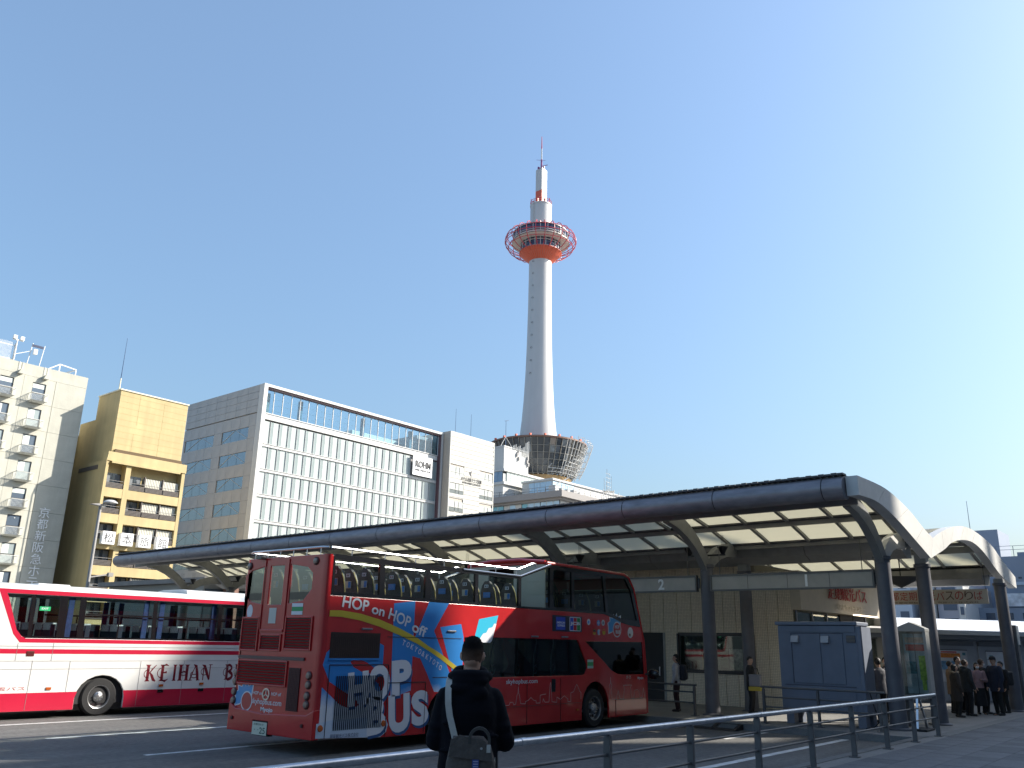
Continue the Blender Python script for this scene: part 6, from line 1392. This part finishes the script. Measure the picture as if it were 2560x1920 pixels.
    if skirt:
        ring_loft(t, [(skirt * h, .125 * h, .10 * h, 0, .0), (.40 * h, .112 * h, .088 * h, 0, 0), (.52 * h, .098 * h, .074 * h, 0, 0), (.60 * h, .084 * h, .064 * h, 0, 0)]); nm = 'skirt'
        for i in (0, 1): t.caps(S_(knees[i]), S_(ank[i]), .036 * h, .028 * h)
    else:
        nm = 'trousers'; ring_loft(t, [(.47 * h, .094 * h, .070 * h, 0, 0), (.54 * h, .098 * h, .074 * h, 0, 0), (.60 * h, .086 * h, .066 * h, 0, 0)])
        for i in (0, 1): t.caps(S_(hips[i]), S_(knees[i]), .060 * h, .046 * h); t.caps(S_(knees[i]), S_(ank[i]) + Vector((0, 0, .012 * h)), .044 * h, .036 * h)
    remesh(t.build(nm, lm_, P), vox, 3)
    shm = M('shoe_%.2f_%.2f_%.2f' % shoes, shoes, .5)
    for i in (0, 1):
        a = S_(ank[i]); MB().caps((a.x, a.y - .02 * h, .026 * h), (a.x * 1.1, a.y + .085 * h, .020 * h), .026 * h, .020 * h, 12).ell((a.x, a.y - .005 * h, .045 * h), (.026 * h, .03 * h, .03 * h), 10, 7).build('shoe', shm, P, smooth='all')
    hm = MB(); hs = 1.09
    hm.ell(hc + Vector((0, -.008, .010)) * h, (.047 * h * hs, .055 * h * hs, .058 * h * hs), 16, 12)
    # open the face
    hm2 = MB()
    if hair in ('long', 'bob'):
        L = .13 if hair == 'long' else .07
        ring_loft(hm, [((.93 - L) * h, .046 * h, .030 * h, 0, hc.y - .030 * h), (.90 * h, .054 * h, .042 * h, 0, hc.y - .022 * h), (.94 * h, .052 * h, .050 * h, 0, hc.y - .012 * h)], 14)
    if hair == 'bun': hm.ell(hc + Vector((0, -.058, .028)) * h, (.026 * h, .026 * h, .026 * h), 10, 8)
    hm.xf(Matrix.Translation(hc) @ R.to_4x4() @ Matrix.Translation(-hc))
    ho_ = hm.build('hair', hairm, P); remesh(ho_, .010, 1)
    fd = R @ Vector((0, 1, 0))
    me = ho_.data
    for v in me.vertices:      # press the hair in where the face is
        r_ = Vector(v.co) - hc; f_ = r_.dot(fd)
        if f_ > .012 * h and r_.z < .030 * h: v.co -= fd * (f_ - .012 * h) * .98
        n_ = (sin(v.co.x * 260) + sin(v.co.z * 210 + v.co.y * 90)) * .0016; v.co += r_.normalized() * n_
    for s in (-1, 1): MB().ell(hc + R @ Vector((s * .018, .047, .004)) * h, (.006 * h, .004 * h, .0035 * h), 8, 6, rot=R).build('eye', eye_m, P, smooth='all')
    if mask: MB().ell(hc + R @ Vector((0, .030, -.030)) * h, (.034 * h, .036 * h, .030 * h), 14, 9, rot=R).build('face_mask', maskm, P, smooth='all')
    else: MB().ell(hc + R @ Vector((0, .054, -.036)) * h, (.014 * h, .004 * h, .0035 * h), 8, 6, rot=R).build('mouth', lipm, P, smooth='all')
    P.location = loc; P.rotation_euler = (0, 0, radians(rz))
    return P
def face(dx, dy): return degrees_(-atan2(dx, dy))
def degrees_(a): return a * 180 / pi
def rounded(name, label, cat, size, mat, parts=()):
    t = empty(name, (0, 0, 0), label, cat)
    a, b, c = size; MB().box(-a / 2, a / 2, -b / 2, b / 2, 0, c).build('body', mat, t, bevel=min(size) * .35, seg=4)
    return t
# woman with grey jacket and backpack by the ticket window
person('woman in pale grey jacket with dark backpack standing by the ticket office door', (23.9, 13.3, .15), face(-.35, .95), 1.62, (.42, .42, .45), (.035, .015, .018), .46, 1.0, 'bob', turn=25, shoes=(.03, .02, .02))
bp = empty('backpack', (0, 0, 0), 'dark navy backpack worn by the woman in the pale grey jacket', 'backpack')
MB().box(-.15, .15, -.09, .09, 0, .46).build('body', M('navy_nylon', (.015, .017, .03), .6, bump=.4, bs=14), bp, bevel=.06, seg=4); MB().box(-.12, .12, -.13, -.07, .04, .24).build('pocket', M('navy_nylon', (0, 0, 0)), bp, bevel=.03, seg=3)
for s in (-1, 1): MB().tube([(s * .09, .08, .44), (s * .10, .12, .50), (s * .11, .20, .50), (s * .13, .28, .38), (s * .13, .27, .15), (s * .10, .12, .06), (s * .09, .08, .06)], .014, 6).build('strap', M('navy_nylon', (0, 0, 0)), bp)
_r = face(-.35, .95); bp.rotation_euler = (0, 0, radians(_r)); _d = Vector((-.35, .95, 0)).normalized(); bp.location = Vector((23.9, 13.3, 1.02)) - _d * .20
# woman with the yellow bag
person('woman in black coat holding a grey and yellow bag in front of the ticket window', (25.15, 11.52, .15), face(.2, -1), 1.60, (.018, .018, .02), (.012, .012, .014), .40, .95, 'bun', arms=[((-.145, .03, .64), (-.05, .10, .60)), ((.15, .0, .63), (.13, .08, .50))], turn=-30)
hb = empty('tote_bag', (25.0, 11.22, .80), 'grey bag with a yellow base held by the woman in the black coat', 'bag')
box('body', 24.87, 25.03, 11.10, 11.46, .92, 1.26, M('bag_grey', (.20, .20, .22), .8), hb, bevel=.03); box('base', 24.86, 25.04, 11.09, 11.47, .80, .915, M('bag_yellow', (.42, .33, .05), .7), hb, bevel=.02); MB().tube([(24.95, 11.16, 1.25), (24.95, 11.20, 1.42), (24.95, 11.36, 1.42), (24.95, 11.40, 1.25)], .012, 6).build('handle', black_r, hb)
# pair behind the kiosk
person('person in grey suit jacket half hidden behind the right side of the kiosk', (25.3, 7.85, .15), face(.6, .8), 1.66, (.10, .10, .115), (.02, .02, .022), .44, 1.0, 'short', turn=-20)
person('person in black coat and white face mask behind the grey suited person at the kiosk', (26.3, 7.95, .15), face(-.9, -.3), 1.68, (.015, .015, .018), (.02, .02, .02), .42, 1.0, 'short', mask=True, turn=10)
# the queue at the end of the platform
Q = 'people queueing at the end of the platform'
person('person in camel coat at the far left of the queue', (31.2, 7.45, .15), face(.5, -.8), 1.58, (.26, .17, .11), (.03, .025, .025), .36, 1.05, 'short', group=Q)
person('person in dark brown long coat with fur hood, front left of the queue', (29.5, 6.93, .15), face(.5, -.85), 1.50, (.045, .035, .03), (.012, .012, .013), .30, 1.22, 'bob', group=Q)
MB_ = MB()
person('person with brown hair and a white scarf, second in the queue', (30.5, 6.85, .15), face(.7, -.7), 1.64, (.03, .032, .034), (.012, .012, .014), .42, 1.1, 'short', brownhair, group=Q, hood=True)
person('tall person in dark coat behind the brown haired person in the queue', (32.0, 7.4, .15), face(-.3, -.9), 1.72, (.02, .022, .028), (.012, .012, .012), .44, 1.05, 'short', group=Q)
person('girl in dusty pink jacket with long dark hair in the middle of the queue', (31.6, 6.75, .15), face(-.8, -.5), 1.56, (.36, .22, .22), (.014, .014, .016), .47, .95, 'long', skirt=.16, group=Q, mask=True, arms=[((-.145, .04, .64), (-.03, .12, .66)), ((.15, .03, .63), (.10, .10, .52))])
CP = person('tall person in navy coat and dark cap on the right side of the queue', (31.6, 6.25, .15), face(-.7, .5), 1.74, (.018, .024, .045), (.012, .014, .013), .40, 1.12, 'short', group=Q, turn=20)
cap = empty('cap', (0, 0, 0), 'dark cap worn by the tall person in the navy coat', 'hat'); cap.rotation_euler = (0, 0, radians(face(-.7, .5) + 20))
MB().lathe([(.098, 0), (.098, .03), (.085, .075), (.05, .10), (0, .108)], (0, 0, 0), 20).build('crown', M('cap_cloth', (.015, .015, .018), .8), cap, smooth='all'); MB().prism([(-.08, .05), (.08, .05), (.075, .15), (.03, .185), (-.03, .185), (-.075, .15)], lambda a, b, t: (a, b, t), -.004, .008).build('brim', M('cap_cloth', (0, 0, 0)), cap)
cap.location = (31.59, 6.26, .15 + 1.74 * .955)
person('person with pale mask facing the tall person in the navy coat', (32.0, 6.7, .15), face(.5, -.6), 1.66, (.03, .03, .035), (.014, .014, .014), .45, 1.0, 'short', brownhair, group=Q, mask=True)
person('person in black jacket with a black backpack at the right end of the queue', (33.1, 6.35, .15), face(-.8, .6), 1.60, (.014, .014, .016), (.018, .020, .018), .44, 1.1, 'short', group=Q)
b2 = empty('backpack', (0, 0, 0), 'black backpack on the back of the last person in the queue', 'backpack')
MB().box(-.16, .16, -.11, .11, 0, .44).build('body', M('black_nylon', (.012, .012, .014), .6, bump=.4, bs=14), b2, bevel=.06, seg=4); MB().box(-.11, .11, -.15, -.09, .05, .22).build('pocket', M('black_nylon', (0, 0, 0)), b2, bevel=.03, seg=3)
for s in (-1, 1): MB().tube([(s * .09, .1, .42), (s * .10, .14, .48), (s * .11, .24, .47), (s * .12, .30, .32), (s * .12, .24, .1), (s * .09, .1, .05)], .014, 6).build('strap', M('black_nylon', (0, 0, 0)), b2)
b2.rotation_euler = (0, 0, radians(face(-.8, .6))); b2.location = Vector((33.1, 6.35, 1.0)) - Vector((-.8, .6, 0)) * .22
fur = MB()
for t in range(16):
    a = 2 * pi * t / 16; fur.ell((.12 * cos(a), .10 * sin(a), .02 * sin(3 * a)), (.045, .045, .035), 8, 6)
fo = empty('fur_collar', (29.5, 6.93, 1.42), 'tan fur collar on the dark brown coat at the front left of the queue', 'collar')
fm = fur.xf(Matrix.Translation((29.5, 6.93, 1.42))).build('fur', M('tan_fur', (.36, .27, .18), .95, bump=1, bs=70), fo); remesh(fm, .02, 1)
sc_ = empty('scarf', (30.5, 6.85, 1.50), 'white scarf worn by the brown haired person in the queue', 'scarf')
sm_ = MB()
for t in range(12):
    a = 2 * pi * t / 12; sm_.ell((30.5 + .095 * cos(a), 6.85 + .085 * sin(a), 1.52 + .02 * cos(a)), (.035, .035, .03), 8, 6)
sm_.ell((30.42, 6.75, 1.40), (.04, .03, .10), 8, 6); remesh(sm_.build('cloth', M('scarf_white', (.62, .62, .60), .9), sc_), .014, 1)

# ---------------- the man in the foreground, seen from behind
MAN = empty('person', (0, 0, 0), 'man in black hooded jacket seen from behind with a cream shoulder strap', 'person')
H = 1.87
hood_m = M('black_fleece', (.0035, .004, .0075), .95, var=.12, vs=7, bump=.75, bs=6, spec=.2)
body = MB()
hc = Vector((.012, .045, 1.765)); Rh = Matrix.Rotation(radians(-8), 3, 'Z') @ Matrix.Rotation(radians(-14), 3, 'X')
body.ell(hc, (.079, .098, .112), 24, 18, rot=Rh); body.ell(hc + Rh @ Vector((0, .03, -.06)), (.062, .075, .068), 18, 12, rot=Rh); body.ell(hc + Rh @ Vector((0, -.035, -.055)), (.060, .055, .06), 16, 10, rot=Rh)
body.caps(hc + Rh @ Vector((0, .095, .0)), hc + Rh @ Vector((0, .118, -.032)), .011, .017, 8)
for s in (-1, 1):
    body.ell(hc + Rh @ Vector((s * .084, .0, -.02)), (.009, .022, .032), 10, 8, rot=Rh); body.ell(hc + Rh @ Vector((s * .090, -.010, -.014)), (.006, .011, .024), 8, 7, rot=Rh)
body.caps((0, -.005, 1.52), hc + Vector((0, -.02, -.06)), .066, .060, 16)
ring_loft(body, [(.95, .165, .115, 0, 0), (1.05, .17, .12, 0, 0), (1.2, .155, .11, 0, 0), (1.38, .185, .125, 0, 0), (1.50, .19, .105, 0, 0), (1.56, .09, .08, 0, 0)])
MA = [((-.165, 0, 1.46), (-.232, .02, 1.17), (-.09, .26, 1.24)), ((.165, 0, 1.46), (.262, .03, 1.17), (.10, .27, 1.25))]
for i, (s_, e, w) in enumerate(MA):
    body.caps(s_, e, .058, .047, 14); body.caps(e, w, .045, .031, 14); hand(body, Vector(w), Vector((.0 + (.05 if i == 0 else -.05), .08, .05)), 1 if i == 0 else -1, 1.08, .6)
for s in (-1, 1): body.caps((s * .09, 0, .97), (s * .10, .03, .53), .09, .065, 14); body.caps((s * .10, .03, .53), (s * .10, -.01, .09), .06, .042, 14); body.caps((s * .10, -.03, .05), (s * .11, .15, .03), .04, .03, 12)
bo = remesh(body.build('body', M('man_skin', (.42, .24, .165), .55, var=.10, vs=30), MAN), .009, 2)
jk = MB()
ring_loft(jk, [(.93, .205, .155, 0, -.005), (1.0, .215, .16, 0, -.005), (1.12, .205, .155, .005, -.005), (1.25, .205, .152, .0, -.01), (1.38, .208, .16, 0, -.015), (1.46, .195, .148, 0, -.012), (1.53, .158, .125, 0, -.01), (1.60, .115, .105, 0, -.008), (1.63, .09, .088, 0, -.005)], 28)
for (s_, e, w) in MA:
    S0, E0, W0 = Vector(s_), Vector(e), Vector(w); jk.caps(S0 + Vector((0, 0, .0)), E0, .080, .076, 16); jk.caps(E0, E0.lerp(W0, .93), .073, .05, 16)
    jk.ell(E0.lerp(S0, .35) + Vector((0, -.03, 0)), (.08, .06, .05), 12, 8); jk.ell(E0.lerp(S0, .12) + Vector((0, -.015, 0)), (.078, .07, .035), 12, 8)
for t in range(28):      # collar of the hood standing round the neck, and the hood lying on the back
    a = 2 * pi * t / 28; lift = .028 * sin(a) - .012
    jk.ell((.094 * cos(a), .012 + .088 * sin(a), 1.640 - .030 * (sin(a) < -.4) + lift * .5), (.040, .038, .042), 10, 7)
    jk.ell((.122 * cos(a), -.012 + .112 * sin(a), 1.602 - lift * .6), (.046, .042, .036), 10, 7)
jk.ell((0, -.105, 1.585), (.135, .062, .05), 18, 10); jk.ell((-.03, -.125, 1.535), (.125, .05, .045), 16, 9); jk.ell((.035, -.125, 1.50), (.10, .05, .06), 16, 9); jk.ell((0, -.13, 1.45), (.065, .04, .06), 14, 8)
for x, z, r1, r2 in ((-.13, 1.30, .07, .02), (.14, 1.22, .08, .02), (.0, 1.18, .14, .018), (.06, 1.36, .1, .016), (-.12, 1.12, .09, .02)): jk.ell((x, -.135, z), (r1, .03, r2), 14, 7)
jo = remesh(jk.build('hooded_jacket', hood_m, MAN), .010, 3)
tr = MB(); ring_loft(tr, [(.84, .175, .135, 0, 0), (.98, .180, .14, 0, 0), (1.06, .165, .13, 0, 0)])
for s in (-1, 1): tr.caps((s * .095, 0, .92), (s * .105, .03, .53), .105, .085, 16); tr.caps((s * .105, .03, .53), (s * .105, -.005, .11), .082, .07, 16)
remesh(tr.build('trousers', M('charcoal_trousers', (.02, .021, .025), .9, var=.1, vs=12), MAN), .014, 2)
for s in (-1, 1): MB().caps((s * .10, -.035, .05), (s * .115, .155, .042), .05, .042, 14).build('shoe', black_r, MAN, smooth='all')
# cropped hair, thinner towards the nape
hmat = bpy.data.materials.new('cropped_hair'); hmat.use_nodes = True
_n = hmat.node_tree; _p = _n.nodes['Principled BSDF']; _p.inputs['Roughness'].default_value = .85; _p.inputs['Specular IOR Level'].default_value = .12
_t = _n.nodes.new('ShaderNodeTexCoord'); _s = _n.nodes.new('ShaderNodeSeparateXYZ'); _nz = _n.nodes.new('ShaderNodeTexNoise'); _nz.inputs['Scale'].default_value = 260; _nz.inputs['Detail'].default_value = 3
_r = _n.nodes.new('ShaderNodeValToRGB'); _r.color_ramp.elements[0].position = .12; _r.color_ramp.elements[0].color = (.17, .10, .07, 1); _r.color_ramp.elements[1].position = .62; _r.color_ramp.elements[1].color = (.006, .005, .005, 1)
_mr = _n.nodes.new('ShaderNodeMapRange'); _mr.inputs[1].default_value = 1.68; _mr.inputs[2].default_value = 1.90
_ma = _n.nodes.new('ShaderNodeMath'); _ma.operation = 'MULTIPLY_ADD'; _ma.inputs[1].default_value = .35; 
_n.links.new(_t.outputs['Object'], _s.inputs[0]); _n.links.new(_t.outputs['Object'], _nz.inputs[0]); _n.links.new(_s.outputs[2], _mr.inputs[0]); _n.links.new(_nz.outputs[0], _ma.inputs[0]); _n.links.new(_mr.outputs[0], _ma.inputs[2])
_su = _n.nodes.new('ShaderNodeMath'); _su.operation = 'SUBTRACT'; _su.inputs[1].default_value = .15; _n.links.new(_ma.outputs[0], _su.inputs[0]); _n.links.new(_su.outputs[0], _r.inputs[0]); _n.links.new(_r.outputs[0], _p.inputs[0])
_b = _n.nodes.new('ShaderNodeBump'); _b.inputs['Strength'].default_value = .9; _b.inputs['Distance'].default_value = .006; _n.links.new(_nz.outputs[0], _b.inputs['Height']); _n.links.new(_b.outputs[0], _p.inputs['Normal'])
hm = MB().ell(hc + Rh @ Vector((0, -.004, .006)), (.082, .103, .115), 30, 22, rot=Rh)
hm.ell(hc + Rh @ Vector((0, -.005, .045)), (.078, .098, .070), 24, 14, rot=Rh); hm.ell(hc + Rh @ Vector((0, .0, .075)), (.062, .082, .052), 22, 12, rot=Rh); hm.ell(hc + Rh @ Vector((0, -.038, -.045)), (.064, .056, .050), 18, 12, rot=Rh)
ho_ = remesh(hm.build('hair', hmat, MAN), .007, 1)
fd = Rh @ Vector((0, 1, 0)); ud = Rh @ Vector((0, 0, 1))
for v in ho_.data.vertices:
    r_ = Vector(v.co) - hc; f_ = r_.dot(fd); u_ = r_.dot(ud)
    if f_ > .035 and u_ < .055: v.co -= fd * (f_ - .035) * .98
    if f_ > -.02 and u_ < -.03: v.co -= r_.normalized() * .012
    v.co += r_.normalized() * (random.uniform(-.0015, .0025) + (.006 * max(0, sin(v.co.x * 300) * sin(v.co.y * 260)) if u_ > .07 else 0))
gl_ = MB(); gl_.bar(hc + Rh @ Vector((.086, -.01, .008)), hc + Rh @ Vector((.084, .09, .004)), .004, .006); gl_.build('glasses_temple', chrome, MAN)
MB().bar(hc + Rh @ Vector((-.086, -.01, .008)), hc + Rh @ Vector((-.084, .09, .004)), .004, .006).build('glasses_temple', chrome, MAN)
phn = empty('phone', (0, 0, 0), 'black phone held in front of the man in the hooded jacket', 'phone'); MB().box(-.075, .075, .375, .385, 1.30, 1.38).build('body', blk, phn, bevel=.006)
BG = empty('shoulder_bag', (0, 0, 0), 'grey brown canvas shoulder bag with a cream strap on the back of the man', 'bag')
cv = M('grey_canvas', (.095, .082, .072), .9, var=.12, vs=18, bump=.5, bs=40); cst = M('cream_webbing', (.47, .46, .42), .85, var=.06, vs=30, bump=.3, bs=200)
def ribbon(pts, w, t, nm, mat, par, side=(1, 0, 0)):
    pts = [Vector(p) for p in pts]; vs = []; fs = []; n = len(pts)
    for i, p in enumerate(pts):
        d = (pts[min(i + 1, n - 1)] - pts[max(i - 1, 0)]).normalized(); a = Vector(side); a = (a - d * a.dot(d)).normalized(); nn = d.cross(a)
        for sx, sn in ((-1, 1), (1, 1), (1, -1), (-1, -1)): vs.append(p + a * w / 2 * sx + nn * t / 2 * sn)
    for i in range(n - 1):
        for k in range(4): fs.append((4 * i + k, 4 * i + (k + 1) % 4, 4 * i + 4 + (k + 1) % 4, 4 * i + 4 + k))
    fs += [(0, 1, 2, 3), tuple(4 * n - 4 + k for k in range(4))]
    return MB().add(vs, fs).build(nm, mat, par, smooth=True)
bb = MB(); ring_loft(bb, [(.92, .165, .050, .02, -.235), (.95, .178, .060, .02, -.235), (1.06, .168, .062, .02, -.23), (1.17, .140, .045, .015, -.222), (1.225, .105, .022, .0, -.215)], 24)
bb.build('body', cv, BG, smooth='all')
MB().prism([(-.135, 1.10), (.168, 1.07), (.160, 1.14), (.11, 1.205), (-.06, 1.24), (-.12, 1.21)], lambda a, b, t: (a, t, b), -.300, -.288).build('flap', cv, BG, bevel=.005)
ribbon([(-.138, .06, 1.575), (-.146, -.02, 1.60), (-.152, -.11, 1.575), (-.154, -.165, 1.51), (-.150, -.188, 1.43), (-.136, -.192, 1.35), (-.112, -.20, 1.27), (-.088, -.212, 1.19)], .044, .004, 'strap', cst, BG)
ribbon([(-.14, .06, 1.575), (-.13, .15, 1.5), (-.05, .20, 1.35), (.1, .20, 1.2), (.2, .1, 1.1), (.19, -.12, 1.04), (.16, -.2, 1.04)], .05, .004, 'strap', cst, BG, (0, 0, 1))
lp_ = [(.075 + .068 * cos(a), -.285, 1.205 + .078 * sin(a)) for a in [pi * k / 12 - .25 for k in range(15)]]
ribbon(lp_, .036, .020, 'handle', M('handle_webbing', (.06, .055, .05), .85), BG, (0, 1, 0))
box('handle_end', .125, .152, -.307, -.301, 1.13, 1.18, cst, BG); MB().lathe([(0, -.004), (.008, -.003), (.009, 0)], (.09, -.302, 1.155), 10, 'y').build('stud', chrome, BG)
lb_ = box('label_patch', .03, .075, -.3045, -.3005, 1.03, 1.085, M('label_blue', (.05, .08, .28), .7), BG)
for k in range(3): pbox('label_print', .036, .070, -.3065, -.305, 1.038 + .016 * k, 1.045 + .016 * k, M('label_print_pale', (.3, .33, .5), .7), lb_)
for o in (MAN, BG, phn):
    o.location = (4.86, 4.40, .15); o.rotation_euler = (0, 0, radians(-47.5))
